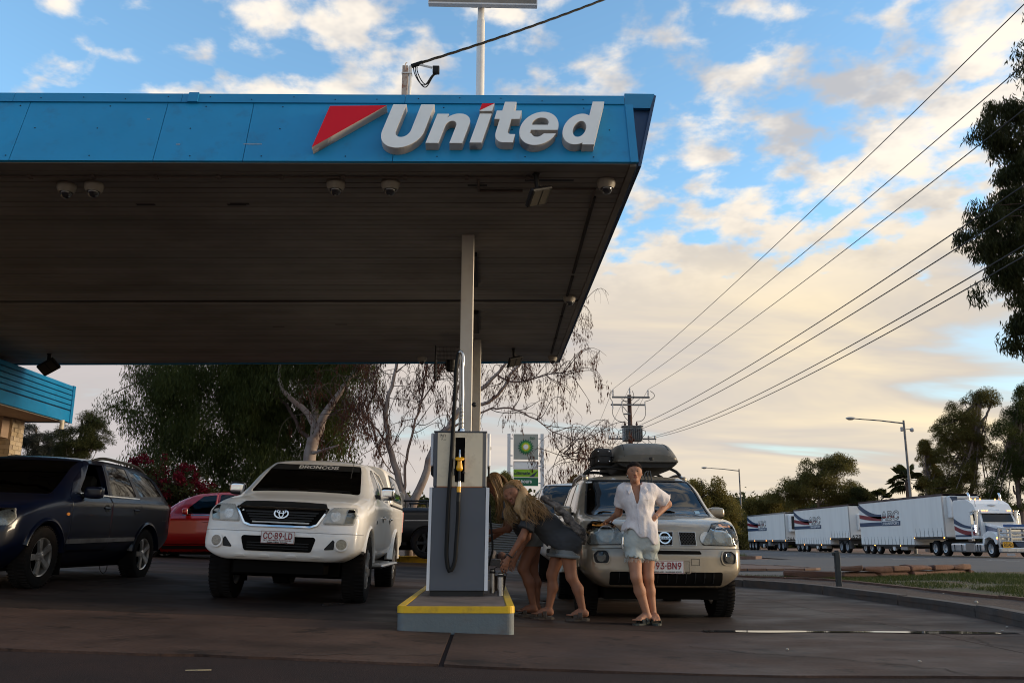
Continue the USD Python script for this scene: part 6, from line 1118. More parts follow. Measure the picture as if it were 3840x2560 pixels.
def sdf_mesh(prims, h=0.0065, cuts=(), k=0.02, smooth=6):
    """prims: (a, b, ra, rb[, blend]) tapered capsules joined smoothly; cuts: functions of points that keep what is negative"""
    P = [(np.array(p[0], float), np.array(p[1], float), p[2], p[3], p[4] if len(p) > 4 else k) for p in prims]
    lo = np.min([np.minimum(a - ra, b - rb) for a, b, ra, rb, _ in P], 0) - 3 * h; hi = np.max([np.maximum(a + ra, b + rb) for a, b, ra, rb, _ in P], 0) + 3 * h
    n = np.ceil((hi - lo) / h).astype(int) + 1; F = np.full(n, 1.0, np.float32)
    for a, b, ra, rb, kk in P:
        m = max(ra, rb) + 0.07; i0 = np.maximum(np.floor((np.minimum(a, b) - m - lo) / h).astype(int), 0); i1 = np.minimum(np.ceil((np.maximum(a, b) + m - lo) / h).astype(int) + 1, n)
        gx, gy, gz_ = (lo[q] + h * np.arange(i0[q], i1[q]) for q in range(3)); d = b - a; L = max(d @ d, 1e-9)
        X, Y, Z = gx[:, None, None] - a[0], gy[None, :, None] - a[1], gz_[None, None] - a[2]
        t = np.clip((X * d[0] + Y * d[1] + Z * d[2]) / L, 0, 1)
        D = np.sqrt((X - t * d[0]) ** 2 + (Y - t * d[1]) ** 2 + (Z - t * d[2]) ** 2) - (ra + t * (rb - ra))
        S = F[i0[0]:i1[0], i0[1]:i1[1], i0[2]:i1[2]]; w = np.clip(0.5 + 0.5 * (S - D) / kk, 0, 1)
        S[...] = S * (1 - w) + D * w - kk * w * (1 - w)
    if cuts:
        G3 = np.stack(np.meshgrid(*(lo[q] + h * np.arange(n[q]) for q in range(3)), indexing='ij'), -1)
        for c in cuts: F = np.maximum(F, c(G3).astype(np.float32))
    F[0], F[-1], F[:, 0], F[:, -1], F[:, :, 0], F[:, :, -1] = 1, 1, 1, 1, 1, 1
    m = surface_nets(F, lo, h)
    if smooth: trimesh.smoothing.filter_taubin(m, 0.5, 0.52, smooth)
    if m.volume < 0: m.invert()
    return m
def plane(p, n): p, n = np.array(p, float), np.array(n, float) / np.linalg.norm(n); return lambda X: (X - p) @ n
def unit(v): v = np.asarray(v, float); return v / np.linalg.norm(v)
def hand(w, d, nrm, thumb, curl=0.5, s=1.0, spread=0.16):
    """palm and five fingers: wrist, direction of the fingers, palm normal (towards which they curl), thumb side vector"""
    w, d, nrm, th = np.array(w, float), unit(d), unit(nrm), unit(thumb); th = unit(th - d * (th @ d)); L = []
    pc = w + d * .045 * s
    L += [(w, pc + th * .018 * s + d * .03 * s, .021 * s, .014 * s, .012), (w, pc - th * .022 * s + d * .025 * s, .021 * s, .013 * s, .012), (pc, pc + d * .03 * s, .017 * s, .015 * s, .012)]
    for q, (off, ln) in enumerate([(.028, .070), (.009, .078), (-.010, .072), (-.028, .056)]):
        b = w + d * .078 * s + th * off * s; dd = unit(d + th * (off / .028) * spread); p = b; a = 0.0
        for j, (f, r) in enumerate([(.45, .0088), (.32, .008), (.23, .0068)]):
            a += curl * (0.55 if j == 0 else 0.8); v = dd * math.cos(a) + nrm * math.sin(a); e = p + v * ln * f * s; L.append((p, e, r * s, r * s * .92, .006)); p = e
    b = w + d * .022 * s + th * .020 * s; v1 = unit(th * .8 + d * .75 + nrm * .25); e = b + v1 * .04 * s; v2 = unit(th * .25 + d * 1.0 + nrm * .35); L += [(b, e, .0125 * s, .0098 * s, .01), (e, e + v2 * .032 * s, .0095 * s, .0078 * s, .006)]
    return L
def head(c, f, u, s=1.0):
    """head prims about the centre c, looking along f, with crown along u"""
    f, u = unit(f), unit(u); u = unit(u - f * (u @ f)); r = np.cross(f, u); P = lambda a, b, d: c + (r * a + f * b + u * d) * s
    L = [(P(0, -.02, .035), P(0, .005, .03), .083 * s, .078 * s, .02), (P(-.02, .02, .0), P(.02, .02, 0), .062 * s, .062 * s, .02), (P(0, .03, -.02), P(0, .045, -.075), .058 * s, .038 * s, .02),
         (P(-.035, .01, -.05), P(0, .055, -.088), .035 * s, .022 * s, .02), (P(.035, .01, -.05), P(0, .055, -.088), .035 * s, .022 * s, .02),
         (P(0, .078, .012), P(0, .1, -.024), .010 * s, .0145 * s, .012), (P(-.011, .088, -.028), P(.011, .088, -.028), .010 * s, .010 * s, .008),
         (P(-.02, .079, -.053), P(.02, .079, -.053), .009 * s, .009 * s, .01), (P(-.045, .062, .024), P(-.018, .078, .026), .012 * s, .012 * s, .012), (P(.045, .062, .024), P(.018, .078, .026), .012 * s, .012 * s, .012)]
    for q in (-1, 1): L += [(P(q * .078, -.008, .012), P(q * .080, -.004, -.028), .014 * s, .009 * s, .006)]
    return L, P
M_skin = [mat('skin_%d' % i, c, 0.6, var=0.14, vs=11, spec=.3, bump=.0015, bs=60) for i, c in enumerate([(0.31, 0.148, 0.088), (0.20, 0.085, 0.048), (0.17, 0.07, 0.04)])]
M_linen = mat('linen_white', (0.60, 0.56, 0.555), 0.85, var=0.12, vs=14, bump=0.004, bs=22, dirt=(.5, .42, .42), dfac=.4, ds=9)
M_denim2 = mat('denim_grey', (0.12, 0.128, 0.128), 0.9, var=0.2, vs=10, bump=0.002, bs=60)
M_denim = mat('denim_pale', (0.33, 0.36, 0.34), 0.9, var=0.15, vs=10, bump=0.002, bs=60, dirt=(.42, .43, .40), dfac=.6, ds=6)
M_tee = mat('tee_charcoal', (0.020, 0.021, 0.024), 0.9, var=0.15, vs=6, bump=0.003, bs=18); M_tee2 = mat('tee_slate', (0.035, 0.04, 0.048), 0.9, var=0.12, vs=6, bump=0.003, bs=18)
M_sandal = mat('sandal', (0.045, 0.032, 0.024), 0.75, var=.2); M_sandal2 = mat('sandal_olive', (0.03, 0.032, 0.026), 0.8, var=.2); M_dkhair = mat('hair_dark', (0.010, 0.006, 0.005), 0.9, spec=.1); M_lip = mat('lips', (0.26, 0.075, 0.06), 0.4); M_eyew = mat('eye_white', (.24, .21, .19), .3); M_iris = mat('iris', (.02, .012, .008), .2)
def hairmat(name, a, b):
    return usdkit.material(stage, '/World/Looks/' + name, {'g': ('geometry', {}), 'r': ('rgb_ramp', {'ramp': [(0.0, a), (1.0, b)]}), 'p': ('principled_bsdf', {'roughness': .4, 'specular_ior_level': .35})}, [('g.random_per_island', 'r.fac'), ('r.color', 'p.base_color')], surface='p.BSDF')
M_blond = hairmat('hair_blond', (0.20, 0.115, 0.045), (0.72, 0.50, 0.24)); M_blond2 = mat('hair_under', (.27, .165, .07), .6, var=.4, vs=40, vs3=(3, 3, .5)); M_root = mat('hair_root', (.10, .056, .025), .6, var=.4, vs=30)
def hairline(c, P, tab):
    r, f, u = (P(1, 0, 0) - c, P(0, 1, 0) - c, P(0, 0, 1) - c)
    return lambda X: np.interp((X - c) @ f, tab[0], tab[1]) + .012 * np.cos(np.clip(((X - c) @ r) / .05, -3.1, 3.1)) - .006 - (X - c) @ u
CROP = ([-.12, -.06, -.015, .012, .03, .05, .085], [-.085, -.075, -.03, -.015, .02, .046, .058])
def face_parts(g, P, s=1.0, brow=M_dkhair):
    for q in (-1, 1):
        e = P(q * .031, .0775, .010); v = trimesh.creation.icosphere(2, .0105 * s); v.vertices = v.vertices * [1.1, .7, .6] + e; g.add('eye', v, M_eyew, smooth=60)
        v = trimesh.creation.icosphere(2, .0062 * s); v.apply_translation(P(q * .031, .0835, .010)); g.add('iris', v, M_iris, smooth=60)
        g.add('eyebrow', tube([P(q * .047, .074, .024), P(q * .034, .085, .0295), P(q * .017, .0865, .028)], .0026 * s, 6), brow); g.add('eyelid', tube([P(q * .045, .075, .013), P(q * .031, .0865, .0175), P(q * .018, .083, .013)], .0022 * s, 6), brow)
    g.add('lips', cat([tube([P(-.021, .078, -.053), P(-.007, .0885, -.050), P(.007, .0885, -.050), P(.021, .078, -.053)], .0042 * s, 6), tube([P(-.019, .078, -.056), P(0, .089, -.060), P(.019, .078, -.056)], .005 * s, 6)]), M_lip, smooth=60)
def sandal(g, heel, toe, m, w=.042, thong=False):
    heel, toe = np.array(heel, float), np.array(toe, float); d = unit(toe - heel); r = np.cross(d, [0, 0, 1]); L = np.linalg.norm(toe - heel)
    pts = [heel - d * .012 + r * a for a in (-.03, .03)]; out = pol([tuple((heel + d * L * t + r * w * k)[:2]) for t, k in [(-.04, .0), (-.03, .55), (.1, .80), (.4, .78), (.7, 1.05), (.9, .95), (1.03, .45), (1.06, 0), (1.03, -.45), (.9, -.95), (.7, -1.05), (.4, -.78), (.1, -.80), (-.03, -.55)]])
    z = min(heel[2], toe[2]); m1 = extr(out.buffer(.004), .026); m1.apply_translation([0, 0, z]); o = g.add('sandal', m1, m)
    st = []
    for t in ((.62, .40) if not thong else (.6,)):
        c = heel + d * L * t; wv = r * w * 1.04; hh = .074 if t > .5 else .100
        P = np.array([c - wv + [0, 0, .02], c - wv * .75 + [0, 0, hh * .85], c + [0, 0, hh], c + wv * .75 + [0, 0, hh * .85], c + wv + [0, 0, .02]]); Q = smoothpath(P, 14)
        for dy in np.linspace(-.016, .016, 4): st.append(tube(Q + d * dy, .0052, 6))
    o.add('sandal_strap', cat(st), m, smooth=60)
def foot(an, heel, toe):
    an, heel, toe = map(lambda v: np.array(v, float), (an, heel, toe)); d = unit(toe - heel); up = np.array([0, 0, 1.0]); r = np.cross(d, up); L = np.linalg.norm(toe - heel)
    h = heel + d * .03 + up * .052; b = heel + d * L * .68 + up * .046
    R = [(an, h, .036, .031), (an + d * .01, heel + d * L * .45 + up * .06, .034, .030), (h, heel + d * L * .5 + up * .052, .030, .027), (heel + d * L * .45 + up * .06, b + r * .02, .030, .021), (heel + d * L * .45 + up * .056, b - r * .018, .028, .019)]
    for k, (o, l) in enumerate([(.033, 1.0), (.014, 1.0), (-.002, .96), (-.018, .91), (-.033, .84)]): R.append((b + r * o * .8 - up * .006, heel + d * L * (l - .04) + r * o + up * .036, .011 if k == 0 else .009, .010 if k == 0 else .0075, .006))
    return R
def strands(roots, target, n, rad, wav, seed, ln=(0.85, 1.1), pts=16):
    r = np.random.RandomState(seed); L = []
    for i in range(n):
        C = np.array(roots[i % len(roots)](r)); t = np.linspace(0, 1, pts); D = C[-1] - C[0]; P = smoothpath(C, pts) ; k = r.uniform(*ln); P = P[0] + (P - P[0]) * (t * (k - 1) + 1)[:, None]
        ph, fr = r.uniform(0, 6.3, 2), r.uniform(8, 15); a = wav * (t ** 0.8)[:, None] * np.c_[np.sin(t * fr + ph[0]), np.cos(t * fr * .9 + ph[1]), 0.2 * np.sin(t * fr)]
        L.append(tube(P + a, rad * np.interp(t, [0, .15, .8, 1], [.8, 1, .8, .15]), 5, True))
    return L

def standing():
    o = aty(2415, 2322, 9.30); g = G('person', 'person with cropped dark hair in a white shirt and denim shorts leaning on a car', 'person', loc=(o[0], o[1], 0.0))
    hip, chest = np.array([-.015, .0, .86]), np.array([-.03, .02, 1.22])
    kL, aL, kR, aR = np.array([-.085, -.10, .475]), np.array([.035, -.02, .085]), np.array([.055, -.01, .47]), np.array([.108, .06, .085])
    shL, shR = np.array([-.178, .03, 1.345]), np.array([.128, .03, 1.345]); eL, wL = np.array([-.215, .16, 1.12]), np.array([-.252, .35, 1.075]); eR, wR = np.array([.305, .10, 1.215]), np.array([.135, -.055, 1.075])
    hc = np.array([-.060, -.015, 1.535]); hd, P = head(hc, (-.10, -1, -.02), (.0, -.02, 1), .93)
    torso = [((-.07, 0, .88), (.05, 0, .88), .105, .105, .05), (hip + [0, .01, .08], hip + [0, 0, .2], .108, .098, .05), ((-.10, 0, .80), (.07, 0, .80), .098, .098, .04), (hip + [0, 0, .18], chest, .098, .118, .05), (chest + [-.06, 0, .03], chest + [.06, 0, .03], .095, .095, .04), ((-.14, .03, 1.345), (.09, .03, 1.345), .058, .058, .05)]
    arms = [(shL, eL, .048, .038), (eL, wL, .037, .024), (shR, eR, .048, .038), (eR, wR, .038, .025)]
    legs = [((-.085, -.0, .80), kL, .090, .056, .03), (kL, kL + (aL - kL) * .35 + [0, .022, 0], .052, .056, .03), (kL + (aL - kL) * .35 + [0, .022, 0], aL, .054, .034, .03), ((.06, .01, .80), kR, .088, .054, .03), (kR, kR + (aR - kR) * .35 + [0, .022, 0], .050, .055, .03), (kR + (aR - kR) * .35 + [0, .022, 0], aR, .053, .034, .03)]
    neck = [((-.045, .03, 1.36), hc + [0.005, .02, -.07], .054, .050, .03)]
    hands = hand(wL, (-.35, .45, -.25), (0, 0, -1), (.7, .6, 0), .18, .95) + hand(wR, (-.55, -.15, -.75), (-.6, .7, -.2), (-.5, -.3, .6), .45, .95)
    hL, tL, hR, tR = (.075, .03, .022), (-.115, -.115, .022), (.125, .12, .022), (.115, -.12, .022)
    body = sdf_mesh(torso + arms + legs + neck + hd + hands + foot(aL, hL, tL) + foot(aR, hR, tR), k=.022)
    b = g.add('body', body, M_skin[0], smooth=True); face_parts(g, P, .93)
    g.add('hair', sdf_mesh([(P(0, -.02, .035), P(0, .005, .03), .0828, .0782, .02), (P(-.045, -.01, .0), P(-.045, -.03, -.04), .041, .036, .02), (P(.045, -.01, .0), P(.045, -.03, -.04), .041, .036, .02)], .005, [hairline(hc, P, CROP)], smooth=2), M_dkhair, smooth=True)
    for q in (-1, 1): g.add('earring', tube([P(q * .082, -.004, -.036) + .009 * np.array([0, math.cos(t), math.sin(t)]) for t in np.linspace(0, 2 * PI, 10)], .002, 5, False), M_chrome)
    # shirt, loose and open at the neck
    sh = [(a, b_, ra + .024, rb + .026, .05) for a, b_, ra, rb, *_ in torso if min(a[2], b_[2]) > .79] + [((-.085, .0, .93), (.065, .0, .93), .125, .125, .05), ((-.15, .03, 1.345), (.10, .03, 1.345), .066, .066, .05), (shL, shL + (eL - shL) * .62, .066, .070, .04), (shR, shR + (eR - shR) * .74, .068, .080, .04), (chest + [.10, .02, -.05], (.14, .02, 1.0), .06, .05, .05)]
    hem = lambda X: np.maximum((0.885 - .07 * np.clip((X[..., 0] + .03) / .12, -1, 1) * (X[..., 1] < .05) + 0.02 * np.sin(X[..., 0] * 40)) - X[..., 2], -1)
    dsl = unit(eR - shR); dsl2 = unit(eL - shL)
    arm_end = lambda X: np.minimum(np.maximum((X - (shR + (eR - shR) * .80)) @ dsl, .13 - X[..., 0]), 1)
    cutR = lambda X: np.where(X[..., 0] > .15, (X - (shR + (eR - shR) * .84)) @ dsl, -1); cutL = lambda X: np.where((X[..., 0] < -.15) & (X[..., 1] > .03), (X - (shL + (eL - shL) * .66)) @ dsl2, -1)
    vneck = lambda X: np.where(X[..., 1] < .03, .5 * (.045 - np.abs(X[..., 0] + .055) - np.clip(1.36 - X[..., 2], 0, 1) * .26), -1); coll = lambda X: .066 - np.linalg.norm((X - np.array([-.045, .022, 1.42])) * [1, 1, .45], axis=-1)
    m = sdf_mesh(sh, .0075, [hem, cutR, cutL, vneck, coll], smooth=4); v = m.vertices; n = m.vertex_normals; m.vertices = v + n * ((meshkit.fbm(v * [26, 26, 8], 4) - .5)[:, None] * .012 + .008 * (meshkit.noise(v * [30, 30, 5] + 5) - .5)[:, None])
    s = g.add('shirt', m, M_linen, smooth=True); s.loc = np.zeros(3)
    s.add('button_band', decal(m, strip([(-.053, 1.21), (-.05, 1.12), (-.042, 1.02), (-.03, .90)], .022), 1, -1, .001, .004, .03), M_linen, smooth=40)
    s.add('chest_pocket', decal(m, strip([(.03, 1.25), (.10, 1.255)], .006), 1, -1, .001, .003, .03), M_linen)
    for q, pts in ((1, [(-.005, -.075, 1.345), (.035, -.062, 1.38), (.055, -.01, 1.405), (.035, .06, 1.425)]), (-1, [(-.10, -.075, 1.345), (-.12, -.062, 1.375), (-.135, -.01, 1.40), (-.12, .06, 1.42)])):
        C = smoothpath(pts, 14); dn = np.array([.028 * q, -.018, -.035]); V = np.vstack([C, C + dn * np.interp(np.arange(14), [0, 3, 13], [1.25, 1.0, .8])[:, None]]); i = np.arange(13); F = np.vstack([np.stack([i, i + 1, i + 15], 1), np.stack([i, i + 15, i + 14], 1)]); t = trimesh.Trimesh(V, F, process=False); t2 = t.copy(); t2.vertices = t2.vertices + [0, .006, -.003]; t2.invert(); s.add('collar', cat([t, t2]), M_linen)
    sr = [(a, b_, ra + .016, rb + .02, .04) for a, b_, ra, rb, *_ in torso[:3]] + [((-.085, -.0, .80), (-.092, -.05, .64), .100, .092, .012), ((.06, .01, .80), (.070, .01, .64), .098, .090, .012)]
    shem = lambda X: (0.655 - .018 * np.clip(X[..., 0] * 8, -1, 1) + .005 * np.sin(X[..., 0] * 160) + .004 * np.sin(X[..., 1] * 190)) - X[..., 2]
    m = sdf_mesh(sr, .0075, [shem, plane((0, 0, .97), (0, 0, 1))], smooth=4); v = m.vertices; m.vertices = v + m.vertex_normals * ((meshkit.fbm(v * 16, 3, 4) - .5)[:, None] * .016); q = g.add('shorts', m, M_denim, smooth=True); q.loc = np.zeros(3)
    r = np.random.RandomState(2); fr = []
    for t in np.linspace(0, 2 * PI, 60):
        for cx, cy, rr in ((-.092, -.05, .100), (.070, .01, .098)): p = np.array([cx + rr * math.cos(t), cy + rr * math.sin(t), .66]); fr.append(tube([p, p + [r.normal(0, .006), r.normal(0, .006), -r.uniform(.012, .045)]], .0012, 4))
    q.add('frayed_hem', cat(fr), M_denim)
    q.add('side_seam', tube(smoothpath([(.145, -.055, .9), (.15, -.06, .78), (.138, -.075, .66)], 10), .003, 5), mat('seam_dark', (.14, .15, .15), .9))
    k = g.add('key_clip', cat([tube([(-.205, -.06, .87), (-.21, -.065, .80)], .012, 8), tube([(-.208, -.07, .83), (-.208, -.07, .76)], .006, 6)]), M_chrome)
    sandal(g, (.075, .03, 0), (-.115, -.115, 0), M_sandal2); sandal(g, (.125, .12, 0), (.115, -.12, 0), M_sandal2)
    g.add('bracelet', tube([wR + .029 * (math.cos(t) * frame(wR - eR)[0] + math.sin(t) * frame(wR - eR)[1]) - unit(wR - eR) * .02 for t in np.linspace(0, 2 * PI, 14)], .002, 5, False), M_chrome)
standing()

def bending_a():
    o = aty(2100, 2308, 9.5); z0 = float(gz(o[0])); g = G('person', 'blond person in a dark tee bending over, one hand on a bollard', 'person', loc=(o[0], o[1], z0))
    hipc = np.array([.055, .0, .80]); shc = np.array([-.27, .0, 1.10]); hc = np.array([-.500, -.045, 1.285])
    hd, P = head(hc, (-.50, -.95, -.30), (-.45, -.05, .85), 1.0); D = unit(shc - hipc)
    kN, aN, kF, aF = np.array([.115, -.09, .44]), np.array([.235, -.05, .085]), np.array([-.075, .10, .455]), np.array([-.115, .12, .085])
    shN, shF = shc + [-.01, -.16, .01], shc + [-.01, .16, .01]
    eN, wN = np.array([-.405, -.22, .83]), np.array([-.545, -.20, .625]); eF, wF = np.array([-.33, .24, .84]), np.array([-.45, .22, .62])
    torso = [(hipc + [0, -.06, 0], hipc + [0, .06, 0], .108, .108, .04), (hipc + [.04, -.05, .0], hipc + [.04, .05, 0], .105, .105, .04), (hipc, hipc + D * .2, .105, .100, .05), (hipc + D * .2, shc - D * .08, .10, .112, .05), (shN + [.02, .04, 0], shF + [.02, -.04, 0], .066, .066, .05)]
    arms = [(shN, eN, .046, .037), (eN, wN, .036, .023), (shF, eF, .046, .037), (eF, wF, .036, .023)]
    legs = [(hipc + [.01, -.085, -.03], kN, .094, .058, .03), (kN, kN + (aN - kN) * .35 + [.025, 0, 0], .052, .055, .03), (kN + (aN - kN) * .35 + [.025, 0, 0], aN, .053, .033, .03), (hipc + [-.02, .085, -.03], kF, .092, .057, .03), (kF, kF + (aF - kF) * .35 + [.025, 0, 0], .052, .055, .03), (kF + (aF - kF) * .35 + [.025, 0, 0], aF, .053, .033, .03)]
    neck = [(shc + D * .03, hc - (P(0, 0, 1) - P(0, 0, 0)) * .06 - (P(0, 1, 0) - P(0, 0, 0)) * .02, .055, .05, .03)]
    hands = hand(wN, (-.33, .02, -.75), (.15, .75, -.35), (-.8, -.1, .15), .45, .98) + hand(wF, (-.4, .0, -.7), (.1, -.7, -.3), (-.7, .1, .1), .4, .95)
    hN, tN, hF, tF = (.29, -.05, .022), (.06, -.075, .022), (-.06, .115, .022), (-.29, .105, .022)
    g.add('body', sdf_mesh(torso + arms + legs + neck + hd + hands + foot(aN, hN, tN) + foot(aF, hF, tF), .007, k=.022), M_skin[1], smooth=True); face_parts(g, P, brow=M_root)
    te = [(a, b, ra + .022, rb + .022, .05) for a, b, ra, rb, *_ in torso] + [(hipc + D * .1 + [-.02, 0, -.05], shc - D * .08 + [0, 0, -.045], .115, .11, .06), (shN, shN + (eN - shN) * .66, .070, .085, .04), (shF, shF + (eF - shF) * .66, .070, .085, .04), (hipc + [.03, -.06, -.03], hipc + [.03, .06, -.03], .142, .142, .05), (hipc + [-.06, -.05, .0], hipc + [-.06, .05, .0], .115, .115, .05)]
    dn, df = unit(eN - shN), unit(eF - shF); cN = lambda X: np.where((X[..., 1] < -.11) & (X[..., 0] < -.2), (X - (shN + (eN - shN) * .70)) @ dn, -1); cF = lambda X: np.where((X[..., 1] > .11) & (X[..., 0] < -.2), (X - (shF + (eF - shF) * .70)) @ df, -1)
    hem = lambda X: (0.695 - (X[..., 0] - .05) * .35 + .008 * np.sin(X[..., 0] * 45)) - X[..., 2] - np.where(X[..., 0] < -.12, 9, 0); nk = lambda X: .07 - np.linalg.norm(X - (shc + D * .10), axis=-1)
    m = sdf_mesh(te, .008, [hem, cN, cF, nk], smooth=4); v = m.vertices; m.vertices = v + m.vertex_normals * ((meshkit.fbm(v * [8, 14, 14], 3) - .5)[:, None] * .024); g.add('tee_shirt', m, M_tee, smooth=True)
    sr = [(a, b, ra + .016, rb + .016, .04) for a, b, ra, rb, *_ in torso[:3]] + [(hipc + [.01, -.085, -.03], (.075, -.09, .62), .112, .103, .03), (hipc + [-.02, .085, -.03], (-.01, .09, .63), .110, .102, .03)]
    m = sdf_mesh(sr, .008, [lambda X: (.628 - .09 * (X[..., 0] - .06)) - X[..., 2], plane(hipc + D * .14, D)], smooth=4); v = m.vertices; m.vertices = v + m.vertex_normals * ((meshkit.fbm(v * 15, 3) - .5)[:, None] * .014); s = g.add('shorts', m, M_denim2, smooth=True); s.loc = np.zeros(3)
    for c, rr in (((.077, -.09, .645), .112), ((-.008, .09, .65), .110)): s.add('turned_cuff', tube([np.array(c) + rr * np.array([math.cos(t), math.sin(t), 0]) + [0, 0, -.09 * rr * math.cos(t)] for t in np.linspace(0, 2 * PI, 26)], .019, 8, False), M_denim2, smooth=60)
    M_snake = mat('patterned_cloth', (0.10, 0.085, 0.075), .9, var=.9, vs=22, vs3=(1, 1, 1.6), bump=.012, bs=25, dirt=(.015, .013, .013), dfac=.9, ds=9, drange=(.48, .55))
    C = smoothpath([(-.20, -.08, 1.245), (-.06, -.11, 1.17), (.07, -.12, 1.05), (.17, -.11, .93), (.235, -.08, .86), (.22, -.05, .80)], 40); rd = .034 + .022 * np.linspace(0, 1, 40) + .005 * np.sin(np.linspace(0, 26, 40)); m = tube(C, rd, 14); v = m.vertices; m.vertices = v + m.vertex_normals * ((meshkit.fbm(v * 22, 3) - .5)[:, None] * .018); g.add('tied_jacket', m, M_snake, smooth=True)
    sandal(g, (.285, -.05, 0), (.06, -.075, 0), M_sandal, .044); sandal(g, (-.065, .115, 0), (-.29, .105, 0), M_sandal, .044)
    g.add('wrist_band', tube([wN + .027 * (math.cos(t) * frame(wN - eN)[0] + math.sin(t) * frame(wN - eN)[1]) - unit(wN - eN) * .03 for t in np.linspace(0, 2 * PI, 14)], .0075, 6, False), M_trim)
    hr = g.add('hair', sdf_mesh([(P(0, -.028, .046), P(0, -.006, .042), .089, .083, .02), (P(.05, -.03, .0), P(.06, -.03, -.08), .05, .045, .03), (P(-.05, -.03, .0), P(-.06, -.03, -.08), .05, .045, .03)], .007, [hairline(hc, P, ([-.12, -.02, .03, .055, .09], [-.14, -.13, .0, .055, .075]))], smooth=3), M_root, smooth=True); hr.loc = np.zeros(3)
    G0 = lambda a0, a1, f0, f1, drop, dx, yo=-.16: (lambda r: [P(r.uniform(a0, a1) * .15, r.uniform(-.06, .03), .115 + r.uniform(-.01, .012)), P(r.uniform(a0, a1), r.uniform(f0, f1), .06), P(r.uniform(a0, a1) * 1.15, r.uniform(f0, f1), -.04), P(r.uniform(a0, a1) * 1.2, r.uniform(f0, f1), -.06) + np.array([dx * .5, yo * .6, -.08]) + r.normal(0, .012, 3), P(r.uniform(a0, a1), r.uniform(f0, f1), -.10) + np.array([dx + r.uniform(-.05, .12), yo + r.uniform(-.03, .03), -drop * r.uniform(.75, 1.1)])])
    # which local side faces the back (+x in the picture)
    sd = 1 if (P(1, 0, 0) - P(0, 0, 0))[0] > 0 else -1
    lo_, hi_ = sorted((sd * .055, sd * .10)); L = strands([G0(lo_, hi_, -.09, .02, .24, .04), G0(lo_, hi_, -.11, -.02, .20, .12)], None, 420, .0042, .016, 3) + strands([G0(-hi_, -lo_, -.06, .03, .20, -.005)], None, 90, .004, .012, 4) + strands([G0(-.07, .07, -.13, -.09, .19, .10)], None, 300, .0042, .016, 6)
    hr.add('hair_mass', sdf_mesh([(P(0, -.06, .06), P(sd * .07, -.07, -.04), .06, .055, .04), (P(sd * .07, -.06, -.04), (-.43, -.20, 1.13), .055, .055, .04), ((-.40, -.20, 1.13), (-.39, -.245, 1.03), .05, .028, .04), (P(sd * .05, -.09, 0), (-.37, -.15, 1.20), .055, .04, .04)], .008, smooth=3), M_blond2, smooth=True)
    hr.add('hair_strands', cat(L), M_blond, smooth=60)
bending_a()

